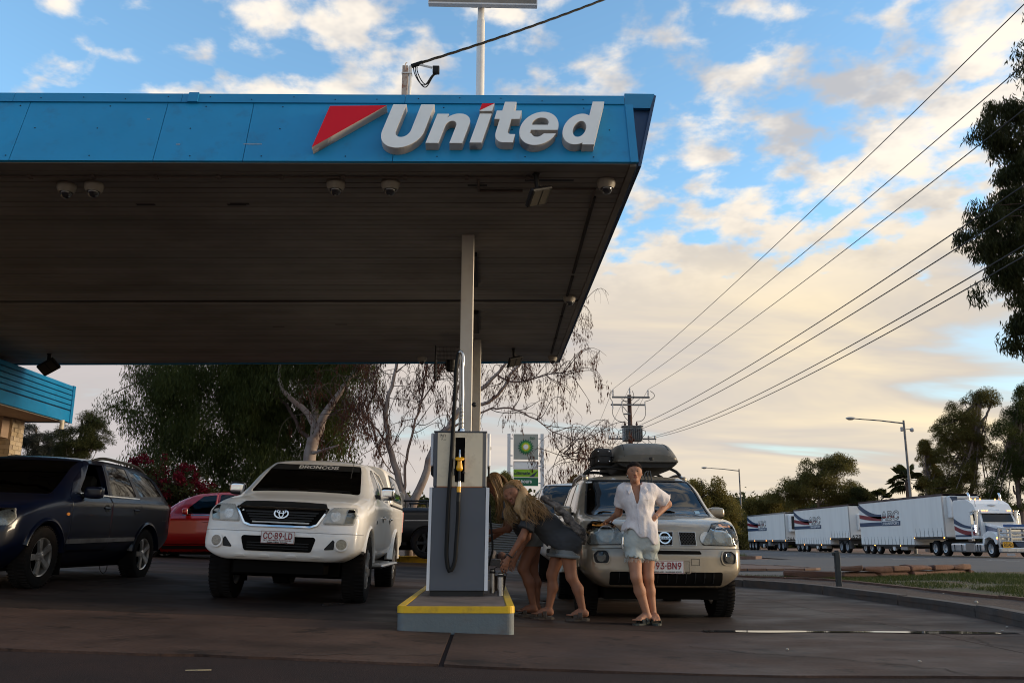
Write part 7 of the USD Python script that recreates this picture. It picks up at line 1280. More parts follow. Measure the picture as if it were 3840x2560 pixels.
def bending_b():
    o = aty(1985, 2300, 9.95); z0 = float(gz(o[0])); g = G('person', 'second blond person bending down close beside the pump, behind the other bending person', 'person', loc=(o[0], o[1], z0))
    hipc = np.array([.06, .0, .865]); shc = np.array([-.215, .0, 1.19]); hc = np.array([-.385, -.02, 1.40]); D = unit(shc - hipc)
    hd, P = head(hc, (-.85, -.15, -.60), (-.55, 0, .8), 1.0)
    kN, aN, kF, aF = np.array([-.075, -.10, .50]), np.array([.045, -.08, .085]), np.array([.04, .10, .48]), np.array([.085, .10, .085]); shN, shF = shc + [0, -.16, 0], shc + [0, .16, 0]; eN, wN = np.array([-.235, -.20, .915]), np.array([-.43, -.16, .885]); eF, wF = np.array([-.26, .20, .92]), np.array([-.44, .14, .80])
    torso = [(hipc + [0, -.06, 0], hipc + [0, .06, 0], .106, .106, .04), (hipc, hipc + D * .2, .104, .10, .05), (hipc + D * .2, shc - D * .08, .10, .112, .05), (shN + [.02, .04, 0], shF + [.02, -.04, 0], .066, .066, .05)]
    arms = [(shN, eN, .046, .037), (eN, wN, .036, .023), (shF, eF, .046, .037), (eF, wF, .036, .023)]
    legs = [(hipc + [.0, -.085, -.03], kN, .094, .058, .03), (kN, kN + (aN - kN) * .35 + [.025, 0, 0], .053, .056, .03), (kN + (aN - kN) * .35 + [.025, 0, 0], aN, .054, .033, .03), (hipc + [0, .085, -.03], kF, .092, .057, .03), (kF, kF + (aF - kF) * .35 + [.025, 0, 0], .052, .055, .03), (kF + (aF - kF) * .35 + [.025, 0, 0], aF, .053, .033, .03)]
    neck = [(shc + D * .03, hc - (P(0, 0, 1) - P(0, 0, 0)) * .06, .055, .05, .03)]
    hands = hand(wN, (-1, .0, -.1), (0, .8, -.4), (.0, -.3, .9), .5, .97) + hand(wF, (-.9, .0, -.4), (.2, -.8, -.3), (0, .2, .9), .4, .95)
    g.add('body', sdf_mesh(torso + arms + legs + neck + hd + hands + foot(aN, (.085, -.08, .022), (-.15, -.10, .022)) + foot(aF, (.13, .10, .022), (-.10, .11, .022)), .0075, k=.022), M_skin[2], smooth=True); face_parts(g, P, brow=M_root)
    te = [(a, b, ra + .022, rb + .022, .05) for a, b, ra, rb, *_ in torso] + [(hipc + D * .1 + [-.02, 0, -.04], shc - D * .08 + [0, 0, -.04], .112, .11, .06), (shN, shN + (eN - shN) * .6, .07, .083, .04), (shF, shF + (eF - shF) * .6, .07, .083, .04)]
    dn, df = unit(eN - shN), unit(eF - shF); cN = lambda X: np.where((X[..., 1] < -.11) & (X[..., 2] < 1.2) & (X[..., 0] < -.1), (X - (shN + (eN - shN) * .62)) @ dn, -1); cF = lambda X: np.where((X[..., 1] > .11) & (X[..., 2] < 1.2) & (X[..., 0] < -.1), (X - (shF + (eF - shF) * .62)) @ df, -1)
    m = sdf_mesh(te, .0085, [plane(hipc - D * .0, -D), cN, cF, lambda X: .07 - np.linalg.norm(X - (shc + D * .10), axis=-1)], smooth=4); v = m.vertices; m.vertices = v + m.vertex_normals * ((meshkit.fbm(v * [8, 14, 14], 3, 2) - .5)[:, None] * .022); g.add('tee_shirt', m, M_tee2, smooth=True)
    sr = [(a, b, ra + .016, rb + .016, .04) for a, b, ra, rb, *_ in torso[:2]] + [(hipc + [0, -.085, -.03], hipc + (kN - hipc) * .42 + [0, -.02, 0], .112, .105, .03), (hipc + [0, .085, -.03], hipc + (kF - hipc) * .42 + [0, .02, 0], .110, .102, .03)]
    g.add('shorts', sdf_mesh(sr, .0085, [lambda X: .73 - X[..., 2], plane(hipc + D * .16, D)], smooth=4), M_denim2, smooth=True)
    sandal(g, (.085, -.08, 0), (-.15, -.10, 0), M_sandal, .044, True); sandal(g, (.13, .10, 0), (-.10, .11, 0), M_sandal, .044, True)
    hr = g.add('hair', sdf_mesh([(P(0, -.028, .046), P(0, -.006, .042), .089, .083, .02)], .007, [hairline(hc, P, ([-.12, -.02, .03, .055, .09], [-.14, -.13, .0, .055, .075]))], smooth=3), M_root, smooth=True); hr.loc = np.zeros(3)
    Hn = lambda r: (lambda a, f: [P(a * .2, r.uniform(-.05, .04), .12), P(a, f, .06), P(a * 1.1, f + .02, -.03), P(a, f, -.05) + np.array([.02, -.01, -.14]), P(a, f, -.05) + np.array([r.uniform(-.02, .07), r.uniform(-.03, .02), -r.uniform(.30, .40)])])(r.uniform(.055, .10) * r.choice([-1, 1]), r.uniform(-.08, .03))
    Hb = lambda r: (lambda a: [P(a * .4, r.uniform(-.05, .02), .122), P(a, -.10, .06), P(a, -.12, -.03), P(a, -.11, -.06) + np.array([.04, 0, -.12]), P(a, -.10, -.05) + np.array([r.uniform(.02, .08), r.uniform(-.03, .02), -r.uniform(.24, .36)])])(r.uniform(-.07, .07))
    hr.add('hair_strands', cat(strands([Hn, Hb], None, 420, .0042, .011, 9)), M_blond, smooth=60)
bending_b()
# ------------------------------------------------------------------ trees
M_bark = mat('bark_grey', (0.13, 0.10, 0.085), 0.9, var=0.35, vs=3, bump=.02, bs=12, coords='position'); M_gum = mat('bark_pale', (0.27, 0.215, 0.185), 0.75, var=0.22, vs=2.5, bump=.008, bs=10, dirt=(0.15, 0.09, 0.07), dfac=.7, ds=1.8, coords='position')
M_twig2 = mat('branch_brown', (0.20, 0.13, 0.10), 0.85, var=.3, vs=3, coords='position'); M_twig = mat('twig_brown', (0.075, 0.045, 0.035), 0.9, var=.3, vs=5, coords='position')
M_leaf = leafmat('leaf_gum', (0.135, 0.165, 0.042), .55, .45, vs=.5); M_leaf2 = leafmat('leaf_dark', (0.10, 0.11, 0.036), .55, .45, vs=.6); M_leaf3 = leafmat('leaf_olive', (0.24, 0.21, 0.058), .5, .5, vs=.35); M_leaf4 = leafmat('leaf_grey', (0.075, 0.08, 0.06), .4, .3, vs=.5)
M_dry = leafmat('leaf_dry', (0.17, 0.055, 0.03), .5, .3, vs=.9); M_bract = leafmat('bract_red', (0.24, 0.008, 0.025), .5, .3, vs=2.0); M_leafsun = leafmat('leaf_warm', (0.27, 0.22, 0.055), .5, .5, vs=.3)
def leaves(C, n, spread, L, W, droop, seed, clump=None):
    r = np.random.RandomState(seed); C = np.repeat(np.asarray(C, float), n, 0); k = len(C)
    p = C + r.normal(0, 1, (k, 3)) * np.asarray(spread); d = r.normal(0, 1, (k, 3)); d /= np.linalg.norm(d, axis=1, keepdims=True); d = d * (1 - droop) + np.array([0, 0, -1.0]) * droop; d /= np.linalg.norm(d, axis=1, keepdims=True)
    s = np.cross(d, r.normal(0, 1, (k, 3))); s /= np.linalg.norm(s, axis=1, keepdims=True); l = (L * r.uniform(.6, 1.25, k))[:, None]; w = (W * r.uniform(.7, 1.2, k))[:, None]
    bend = np.cross(d, s) * l * .12
    V = np.stack([p, p + d * l * .45 + s * w * .5 + bend, p + d * l, p + d * l * .45 - s * w * .5 + bend], 1).reshape(-1, 3); a = np.arange(k) * 4
    return trimesh.Trimesh(V, np.vstack([np.stack([a, a + 1, a + 2], 1), np.stack([a, a + 2, a + 3], 1)]), process=False)
def blobs(B, dens, seed, shell=0.45, gap=0.38, gs=0.8):
    """clump centres in a union of ellipsoids (x, y, z, rx, ry, rz), denser near the skin, with gaps"""
    r = np.random.RandomState(seed); out = []
    for x, y, z, rx, ry, rz in B:
        n = int(dens * (rx * ry * rz) ** (2 / 3) * 6); v = r.normal(0, 1, (n, 3)); v /= np.linalg.norm(v, axis=1, keepdims=True); q = v * (r.uniform(shell, 1.0, n) ** .6)[:, None]
        q = np.array([x, y, z]) + q * [rx, ry, rz] * (0.8 + .4 * meshkit.noise(v * 2.2 + x)[:, None]); out.append(q[meshkit.fbm(q * gs, 3, seed) > gap])
    return np.vstack(out)
def sprays(B, count, seed, shell=.35):
    """ends of leafy branches spread through a union of ellipsoids"""
    r = np.random.RandomState(seed); B = np.array(B, float); vol = (B[:, 3] * B[:, 4] * B[:, 5]) ** (2 / 3); out = []
    for x, y, z, rx, ry, rz in B[r.choice(len(B), count, p=vol / vol.sum())]:
        v = r.normal(0, 1, 3); v /= np.linalg.norm(v); out.append(np.array([x, y, z]) + v * r.uniform(shell, 1) ** .6 * np.array([rx, ry, rz]))
    return np.array(out)
def spray_leaves(S, R, n, L, W, droop, seed, squash=.7):
    """each spray a loose tuft of leaves, of uneven size and fullness"""
    r = np.random.RandomState(seed); out = []
    for c in S:
        k = r.uniform(.55, 1.3); m = int(n * k * k); v = r.normal(0, 1, (m, 3)); v *= (r.rand(m) ** .45 / np.linalg.norm(v, axis=1))[:, None]; out.append(c + v * R * k * np.array([1, 1, squash]) * r.uniform(.75, 1.25, 3) - [0, 0, 1] * (v[:, :1] ** 2 + v[:, 1:2] ** 2) * R * .5)
    return leaves(np.vstack(out), 1, 0.0, L, W, droop, seed + 1)
def limb(P, r0, r1, n=10, jit=0.03, seed=0, seg=18):
    r = np.random.RandomState(seed); Q = smoothpath(P, seg); L = np.linalg.norm(Q[-1] - Q[0]); Q = Q + np.r_[np.zeros((1, 3)), r.normal(0, jit * L / seg ** .5, (seg - 1, 3))]
    return tube(Q, np.linspace(r0, r1, seg), n)
# big spreading gum on the left behind the vehicles
t = G('gum_tree', 'big dense drooping gum tree with a pale leaning trunk behind the white utility', 'tree', loc=(-5.25, 26.3, .3))
W_ = dict(world=True, smooth=60)
t.add('trunk', limb([(-5.55, 26.3, .2), (-5.4, 26.3, 1.6), (-5.27, 26.25, 2.9), (-5.12, 26.2, 3.8)], .26, .17, 14), M_gum, **W_)
for k, (P, a, b) in enumerate([([(-5.12, 26.2, 3.75), (-4.75, 26, 4.6), (-4.2, 25.9, 5.4), (-3.9, 25.9, 5.75), (-3.4, 25.8, 6.0)], .15, .05), ([(-4.05, 25.9, 5.6), (-3.85, 26, 6.4), (-3.7, 26, 7.4)], .07, .03), ([(-5.15, 26.2, 3.8), (-5.45, 26.1, 4.6), (-5.9, 26, 5.0), (-6.0, 26, 6.3)], .11, .05), ([(-5.2, 26.2, 3.5), (-6.5, 27, 5.2), (-8.2, 27.5, 6.6), (-9.8, 27.7, 7.4)], .12, .04), ([(-5.1, 26.2, 3.9), (-5.5, 27, 5.5), (-6.2, 27.5, 7.2), (-6.7, 27.8, 9)], .12, .04), ([(-5.25, 26.2, 3.3), (-4.7, 26.0, 3.45), (-4.35, 25.9, 3.55)], .06, .03), ([(-8.2, 27.5, 6.6), (-10.0, 27.2, 6.0), (-11.6, 27.2, 5.2)], .06, .02)]):
    t.add('limb', limb(P, a * (.5 if k in (3, 6) else 1), b * .7, 9, seed=k), M_twig if k in (3, 6) else M_gum, **W_)
BG = [(-6.3, 27.6, 7.6, 2.4, 2.2, 2.0), (-9.0, 27.8, 6.5, 2.2, 1.9, 1.8), (-10.2, 27.8, 4.6, 1.5, 1.5, 1.7), (-8.3, 27.2, 4.9, 2.2, 1.8, 1.9), (-6.2, 27.4, 5.2, 1.8, 1.8, 2.0), (-4.9, 27.0, 6.4, 1.3, 1.6, 1.6), (-9.4, 27.6, 2.9, 1.8, 1.5, 1.3), (-6.9, 27.6, 3.2, 1.8, 1.6, 1.5), (-4.9, 27.6, 3.3, .8, 1.0, 1.0), (-5.0, 27.4, 4.7, .8, 1.2, 1.1), (-3.8, 26.2, 5.9, .7, .8, .5)]
S = sprays(BG, 440, 3)
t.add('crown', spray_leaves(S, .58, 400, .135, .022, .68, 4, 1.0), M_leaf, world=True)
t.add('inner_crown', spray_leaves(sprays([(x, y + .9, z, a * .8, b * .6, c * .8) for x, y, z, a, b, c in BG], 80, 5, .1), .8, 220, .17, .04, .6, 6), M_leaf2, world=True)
# thin dry gum
t = G('dry_gum_tree', 'thin open gum tree with pale trunks and dead reddish leaves behind the pump', 'tree', loc=(-2.2, 25, .3))
stems = [([(-2.15, 25, .2), (-2.2, 25, 1.9), (-2.55, 25, 2.6), (-2.72, 25, 3.3), (-2.87, 25, 4.0), (-2.75, 25.2, 5.4), (-2.8, 25.3, 7.2)], .17, .04), ([(-2.1, 25, .4), (-1.95, 25, 2.1), (-1.72, 25, 2.75), (-1.45, 25, 3.5), (-1.05, 25, 4.1), (-.53, 25, 4.75), (.25, 24.9, 5.5), (.7, 24.8, 6.3)], .19, .05), ([(-2.3, 25, 1.9), (-2.25, 25, 3.2), (-1.95, 25, 4.6), (-1.7, 25, 6.2), (-1.55, 25, 7.6)], .07, .03), ([(-.53, 25, 4.7), (.1, 24.9, 4.75), (.6, 24.8, 5.4), (1.2, 24.6, 6.1), (1.95, 24.5, 6.7), (2.5, 24.4, 7.5)], .09, .03), ([(-1.4, 25, 3.55), (-.4, 24.7, 4.3), (.6, 24.4, 4.45), (1.25, 24.2, 4.15), (1.85, 24, 3.75), (2.5, 23.9, 3.5), (2.9, 23.8, 3.6)], .06, .012), ([(1.85, 24, 3.75), (2.0, 23.9, 3.2), (2.5, 23.8, 3.05), (2.8, 23.8, 3.0)], .02, .008), ([(.25, 24.9, 5.5), (1.1, 24.7, 5.3), (1.9, 24.6, 5.5), (2.5, 24.5, 5.3)], .05, .014), ([(-2.75, 25.1, 3.4), (-3.3, 25, 4.1), (-3.9, 25, 4.5), (-4.3, 25, 4.4)], .05, .015), ([(-2.85, 25.1, 4.3), (-3.3, 25, 5.3), (-3.5, 25, 6.2)], .05, .02), ([(-2.5, 25, 2.6), (-2.9, 24.8, 3.0), (-3.3, 24.7, 3.7), (-3.8, 24.6, 3.9)], .03, .01), ([(-2.0, 25, 4.6), (-1.4, 24.9, 5.5), (-.9, 24.8, 6.8)], .04, .02), ([(-1.0, 25, 4.1), (-.8, 24.9, 5.3), (-.4, 24.8, 6.6), (-.1, 24.8, 7.5)], .05, .02)]
tips = []
r = np.random.RandomState(11)
for k, (P, a, b) in enumerate(stems):
    t.add('trunk' if k < 2 else 'limb', limb(P, a * (.8 if k < 2 else .62), b * .6, 9, jit=.02, seed=k, seg=26), M_gum if k in (0, 1, 3) else M_twig2, **W_)
    Q = smoothpath(P, 40)[12 if k > 1 else 18:]; tips += [(q, q - Q[0]) for q in Q]
tw, lv = [], []
for k in range(260):
    q, d = tips[r.randint(len(tips))]; d = unit(d + 1e-3); v = unit(d * .5 + r.normal(0, .7, 3) + [0, 0, .35]); L = r.uniform(.5, 1.3); e = q + v * L; e2 = e + unit(v * .6 + [0, 0, -.75] + r.normal(0, .25, 3)) * L * r.uniform(.35, .8)
    C = smoothpath([q, q + v * L * .5 + r.normal(0, .04, 3), e, e2], 10); tw.append(tube(C, np.linspace(.013, .004, 10), 5))
    for j in range(r.randint(2, 6)):
        a = C[r.randint(4, 10)]; h = a + np.array([r.normal(0, .14), r.normal(0, .14), -r.uniform(.12, .50)]); c2 = smoothpath([a, (a + h) / 2 + r.normal(0, .05, 3), h], 6); tw.append(tube(c2, np.linspace(.005, .002, 6), 4)); lv += [h, c2[4]] if r.rand() < .72 else []
t.add('twigs', cat(tw), M_twig, world=True, kind='stuff'); t.add('dry_leaves', leaves(np.array(lv), 9, (.04, .04, .10), .12, .018, .86, 9), M_dry, world=True)
def tree(name, label, B, trunk, dens, n, spread, L, W, droop, lm, seed, bark=M_bark, cat_='tree', group=None, gap=.42, gs=.9, shell=.3, limbs=(), r0=None, full=17):
    b = np.array(trunk[0]); t = G(name, label, cat_, group, loc=tuple(b)); H = trunk[-1][2] - b[2]
    t.add('trunk', limb(trunk, r0 or H * .028, H * .008, 9, seed=seed), bark, **W_); r = np.random.RandomState(seed)
    for k, q in enumerate(list(limbs) + [((x, y, z)) for x, y, z, *_ in B[:6]]):
        a = smoothpath(trunk, 20)[r.randint(7, 17)]; q = np.array(q); t.add('limb', limb([a, (a + q) / 2 + [0, 0, -.1 * H * .3], q], H * .010, H * .004, 6, seed=k), bark, **W_)
    B = np.array(B); ext = np.mean(B[:, 3:6]); S = sprays(B, int(len(B) * full), seed); R = ext * .56
    tw = []
    for q in S[::2]: a = smoothpath(trunk, 20)[r.randint(9, 19)]; tw.append(tube([a, (a + q) / 2 + [0, 0, -.03 * H], q], [H * .005, H * .0035, H * .0015], 5))
    t.add('branches', cat(tw), bark, world=True, kind='stuff')
    t.add('crown', spray_leaves(S, R, n * 22, L * .42, W * .5, droop, seed + 1, .6), lm, world=True); return t
def pxb(L, D):
    """crown lobes seen at pixels: (px, py, half width px, half height px)"""
    out = []
    for x, y, w, h in L: p = aty(x, y, D); out.append((p[0], D, p[2], w * D / FPX, min(w, h) * D / FPX, h * D / FPX))
    return out
gr = lambda x, y, D: tuple(aty(x, y, D) * [1, 1, 0])
# far left
tree('feathery_tree', 'thin feathery grey green tree right under the eave of the blue building', pxb([(140, 1660, 60, 55), (110, 1620, 35, 40), (190, 1690, 50, 40)], 38), [(*gr(140, 1900, 38)[:2], 0), aty(140, 1700, 38), aty(135, 1600, 38)], 40, 20, (.25, .25, .3), .26, .018, .35, M_leaf4, 21, gap=.42)
tree('feathery_tree', 'taller feathery green tree between the building and the big gum', pxb([(290, 1640, 75, 70), (330, 1580, 45, 35), (260, 1700, 90, 50), (365, 1640, 50, 60)], 36), [(*gr(290, 1900, 36)[:2], 0), aty(290, 1700, 36), aty(310, 1570, 36)], 48, 24, (.25, .25, .3), .26, .022, .3, M_leaf2, 23, gap=.36)
b = [(-9.2, 25, 2.5, 1.1, .8, .7), (-8.4, 25, 2.1, .8, .8, .7), (-9.8, 25, 2.0, .8, .8, .9), (-7.9, 24.9, 1.9, .4, .5, .5)]
t = G('bougainvillea', 'bushy bougainvillea covered in deep red flowers behind the red car', 'bush', loc=(-9, 25, .3)); t.add('stems', cat([limb([(-9 + .1 * k, 25, .2), (-9.1 + .3 * (k - 2), 25, 1.4), (-9.1 + .55 * (k - 2), 25, 2.4)], .04, .012, 6, seed=k) for k in range(5)]), M_twig, **W_)
t.add('flowers', spray_leaves(sprays(b, 90, 31, .7), .15, 95, .07, .055, .1, 32, .8), M_bract, world=True); t.add('foliage', spray_leaves(sprays(b, 80, 33, .2), .3, 130, .09, .05, .3, 34), M_leaf2, world=True)
b = [(-7.0, 25.4, 1.6, .6, .6, .5), (-6.4, 25.5, 1.5, .5, .5, .45)]; t = G('orange_shrub', 'low shrub with orange red flowers right of the red bougainvillea', 'bush', loc=(-6.8, 25.4, .3)); t.add('stems', limb([(-6.8, 25.4, .2), (-6.8, 25.4, 1.0), (-6.7, 25.4, 1.7)], .04, .012, 6), M_twig, **W_); t.add('foliage', leaves(blobs(b, 40, 41, .3, .3, 1.6), 16, (.12,) * 3, .1, .05, .3, 42), M_leaf3, world=True); t.add('flowers', leaves(blobs(b, 12, 43, .8, .3, 2), 12, (.08,) * 3, .07, .05, .1, 44), leafmat('flower_orange', (.35, .05, .03), .4, .3), world=True)
# small ones behind the pump and the vehicles
tree('bushy_tree', 'round bushy tree seen just right of the pump cabinet', pxb([(1870, 1800, 40, 50), (1900, 1840, 35, 40), (1850, 1860, 40, 50)], 60), [(*gr(1870, 1990, 60)[:2], 0), aty(1870, 1860, 60), aty(1870, 1780, 60)], 36, 22, (.35, .35, .3), .3, .10, .3, M_leaf3, 51)
tree('bushy_tree', 'small round tree above the black utility tray', pxb([(1515, 1875, 32, 28), (1570, 1890, 25, 20)], 55), [(*gr(1515, 1990, 55)[:2], 0), aty(1515, 1900, 55), aty(1515, 1860, 55)], 40, 22, (.25,) * 3, .26, .09, .3, M_leafsun, 53)
tree('bushy_tree', 'small tree top peeping over the white van roof', pxb([(2165, 1800, 32, 24), (2190, 1830, 30, 30)], 60), [(*gr(2170, 1990, 60)[:2], 0), aty(2170, 1850, 60), aty(2168, 1790, 60)], 34, 18, (.28,) * 3, .28, .10, .3, M_leafsun, 55)
t = tree('garden_shrub', 'dark shrub in the garden bed behind the pump, above the corrugated fence', [(.55, 27.2, 1.5, .8, .6, .7), (.1, 27.2, 1.9, .5, .5, .6), (1.3, 27.2, 1.3, .5, .5, .5)], [(.5, 27.2, .25), (.5, 27.2, 1.0), (.4, 27.2, 1.9)], 46, 20, (.14,) * 3, .13, .05, .4, M_leaf2, 57, cat_='bush')
# right of the champagne car
tree('leafy_tree', 'leafy green tree right behind the champagne car, catching light at its top', pxb([(2640, 1860, 70, 75), (2590, 1830, 45, 45), (2670, 1930, 90, 90), (2600, 1960, 90, 90), (2700, 1880, 40, 40)], 58), [(*gr(2640, 2060, 58)[:2], 0), aty(2640, 1950, 58), aty(2630, 1800, 58)], 44, 26, (.35, .35, .35), .34, .13, .35, M_leafsun, 61, full=16)
tree('dark_tree', 'dark dense tree directly behind the near end of the last trailer and the street lamp', pxb([(2690, 1950, 80, 110), (2730, 1980, 80, 90), (2760, 2010, 70, 60)], 112), [(*gr(2700, 2060, 112)[:2], 0), aty(2700, 1980, 112), aty(2690, 1880, 112)], 26, 26, (.7, .7, .7), .6, .26, .35, M_leaf2, 63, full=18)
tree('olive_tree', 'pale olive bushy tree above the last trailer', pxb([(2830, 1905, 60, 45), (2890, 1900, 70, 60), (2780, 1930, 55, 45), (2850, 1960, 90, 50)], 118), [(*gr(2850, 2050, 118)[:2], 0), aty(2850, 1950, 118), aty(2860, 1880, 118)], 24, 24, (.7, .7, .6), .6, .22, .3, M_leafsun, 65)
tree('round_gum_tree', 'big round crowned gum standing behind the middle trailer', pxb([(3070, 1770, 75, 60), (3130, 1740, 65, 55), (3010, 1830, 80, 60), (3150, 1820, 70, 60), (3060, 1870, 110, 70), (2940, 1860, 60, 50), (3180, 1890, 70, 50)], 104), [(*gr(3070, 2050, 104)[:2], 0), aty(3070, 1900, 104), aty(3085, 1740, 104)], 34, 26, (.6, .6, .6), .55, .17, .45, M_leaf3, 67, full=13)
tree('dark_tree', 'low dark tree between the big round gum and the fan palm', pxb([(3230, 1870, 50, 40), (3260, 1910, 50, 40), (3200, 1920, 50, 40)], 102), [(*gr(3240, 2050, 102)[:2], 0), aty(3240, 1930, 102), aty(3235, 1860, 102)], 26, 24, (.55,) * 3, .5, .18, .4, M_leaf2, 69)
def palm(label, px, py, D, R, nf=26, seed=0):
    p = aty(px, py, D); g = G('fan_palm', label, 'palm', loc=(p[0], D, 0)); g.add('trunk', limb([(p[0], D, 0), (p[0], D, p[2] * .5), tuple(p)], .28, .2, 9, jit=.005), M_bark, **W_); r = np.random.RandomState(seed)
    for k in range(nf):
        a = r.uniform(0, 2 * PI); el = r.uniform(-.7, 1.25); d = np.array([math.cos(a) * math.cos(el), math.sin(a) * math.cos(el), math.sin(el)]); s = unit(np.cross(d, [0, 0, 1.01])); n = np.cross(s, d); e = p + d * R * .55
        m = [tube([p, e], .03, 4)]
        V, F = [], []
        for q, b in enumerate(np.linspace(-1.25, 1.25, 13)):
            v = d * math.cos(b) + s * math.sin(b); tip = e + v * R * .62 * (1 - .12 * abs(b)) + np.array([0, 0, -.14 * R]); w = np.cross(v, n) * .05 * R; md = e + v * R * .34; i = len(V); V += [e, md + w, tip, md - w]; F += [[i, i + 1, i + 2], [i, i + 2, i + 3]]
        m.append(trimesh.Trimesh(np.array(V), F, process=False)); g.add('frond', cat(m), M_leaf2, world=True)
palm('fan palm above the join of the middle and front trailers', 3292, 1885, 103, 1.9, 26, 1); palm('fan palm just right of the tall street lamp', 3400, 1800, 96, 2.0, 30, 2)
tree('slender_gum', 'slender small gum with a rounded top between the palm and the tall gums', pxb([(3480, 1700, 32, 45), (3470, 1670, 20, 20), (3500, 1760, 35, 40), (3490, 1830, 55, 60)], 94), [(*gr(3480, 2050, 94)[:2], 0), aty(3480, 1850, 94), aty(3478, 1670, 94)], 36, 22, (.4,) * 3, .45, .11, .5, M_leafsun, 71, gap=.40, gs=.4)
tree('tall_gum', 'tall open gum with see through upper branches behind the truck cab', pxb([(3560, 1620, 55, 60), (3600, 1540, 45, 40), (3650, 1490, 60, 32), (3720, 1490, 50, 30), (3640, 1600, 70, 60), (3560, 1700, 60, 50), (3600, 1760, 80, 60), (3690, 1700, 50, 60), (3640, 1840, 110, 70), (3560, 1850, 70, 60)], 92), [(*gr(3650, 2050, 92)[:2], 0), aty(3650, 1800, 92), aty(3670, 1600, 92), aty(3665, 1470, 92)], 25, 20, (.5, .5, .5), .5, .11, .5, M_leaf3, 73, gap=.45, gs=.4, r0=.3)
tree('tall_gum', 'dense tall gum at the right edge behind the truck', pxb([(3810, 1520, 60, 50), (3840, 1470, 40, 40), (3790, 1610, 70, 60), (3840, 1700, 80, 80), (3760, 1720, 60, 50), (3800, 1820, 90, 80), (3740, 1860, 80, 60), (3860, 1580, 80, 80), (3900, 1750, 90, 120)], 90), [(*gr(3820, 2050, 90)[:2], 0), aty(3820, 1850, 90), aty(3800, 1650, 90), aty(3830, 1480, 90)], 30, 24, (.5, .5, .5), .5, .12, .5, M_leaf, 75, gap=.41, gs=.4, r0=.3)
# a thick belt of far scrub behind everything on the right
bt = blobs([(x, 150 + 12 * math.sin(x), 2.5 + 1.5 * math.sin(x * 1.3) ** 2, 6, 5, 3.5) for x in np.arange(-40, 110, 6.5)], 7, 81, .3, .3, .3)
obj('distant_scrub', leaves(bt, 26, (1.0, 1.0, .9), .9, .5, .3, 82), M_leaf2, kind='stuff', label='far belt of dark scrub along the horizon behind the trees', category='scrub')
# overhanging foliage at the upper right
t = G('overhanging_gum', 'near gum whose dark drooping foliage hangs in at the upper right corner', 'tree', loc=(16.8, 19.5, 0))
t.add('trunk', limb([(16.8, 19.5, 0), (16.6, 19.6, 4), (16.2, 19.8, 8), (15.9, 20, 12), (15.6, 20, 15)], .38, .12, 14), M_gum, **W_)
FB = [(3740, 420, .42, .36), (3690, 510, .38, .28), (3770, 520, .5, .36), (3815, 430, .4, .45), (3800, 660, .40, .36), (3845, 745, .45, .36), (3795, 740, .34, .28), (3830, 600, .42, .42), (3710, 800, .5, .36), (3635, 850, .36, .30), (3700, 920, .5, .36), (3780, 860, .55, .5), (3750, 1010, .45, .36), (3695, 1075, .34, .22), (3815, 1040, .5, .42), (3815, 1190, .34, .26), (3850, 1130, .45, .45), (3850, 1280, .3, .3), (3850, 60, .25, .25), (3920, 500, 1.2, 1.2), (3950, 900, 1.2, 1.5), (4000, 200, 1.2, 1.2), (4000, 1200, 1, .8)]
B = []
for px, py, w, h in FB: p = aty(px, py, 20); B.append((p[0], 20, p[2], w, w * 1.1, h))
S = sprays(B[:19], 185, 85, .15); S2 = sprays(B[19:], 60, 87, .2)
t.add('branches', cat([tube(smoothpath([(16.0, 19.9, q[2] - .5), (np.array([16.0, 19.9, q[2] - .5]) + q) / 2 + [0, 0, .25], q], 8), np.linspace(.03, .006, 8), 5) for q in S[::3]]), M_twig, world=True, kind='stuff')
t.add('crown', cat([spray_leaves(S, .24, 120, .17, .024, .62, 86, 1.0), spray_leaves(S2, .6, 220, .19, .03, .6, 88)]), M_leaf2, world=True)
# ------------------------------------------------------------------ road train on the far road
M_curt = mat('curtain_white', (0.74, 0.71, 0.66), 0.6, var=0.03, vs=1.2, vs3=(1, 2, .3), dirt=(.5, .46, .42), dfac=.2, ds=.8); M_lnavy = mat('livery_navy', (0.012, 0.035, 0.075), .45); M_lred = mat('livery_red', (0.16, 0.008, 0.015), .45); M_lgrey = mat('livery_grey', (.3, .3, .31), .5)
M_frame = mat('chassis_black', (0.015, 0.014, 0.014), .7); M_alu = mat('aluminium', (0.5, 0.5, 0.5), .3, metal=.9, var=.15, vs=3); M_wtruck = mat('truck_white', (0.72, 0.70, 0.67), .3, coat=.6, var=.03); M_lit = mat('marker_lit', (.8, .3, .05), .4, emis=((1, .35, .06), 4.0)); M_head = mat('lamp_lit', (.9, .9, 1), .3, emis=((.85, .85, 1.0), 10.0)); M_brown = mat('roof_rail_brown', (.06, .035, .03), .7)
def side(poly, x, th=.012): return orient(extr(poly, th), (x, 0, 0), (0, -1, 0), (0, 0, 1), (-1, 0, 0))   # faces the station; first coordinate counts from the rear
def wheel2(g, x, y, r=.52, w=.30, rim=M_alu):
    k = g.sub('wheel', loc=(x, y, r)); k.add('tyre', lathe([(r * .58, -w / 2), (r * .9, -w / 2), (r, -w * .35), (r, w * .35), (r * .9, w / 2), (r * .58, w / 2), (r * .58, -w / 2)], 28, 'x'), M_tyre, smooth=40)
    m = lathe([(0, -w * .12), (.12, -w * .16), (.15, -w * .05), (r * .48, -w * .10), (r * .52, -w * .42), (r * .585, -w * .46), (r * .585, -w * .3)], 24, 'x'); m.invert(); k.add('rim', m, rim, smooth=40)
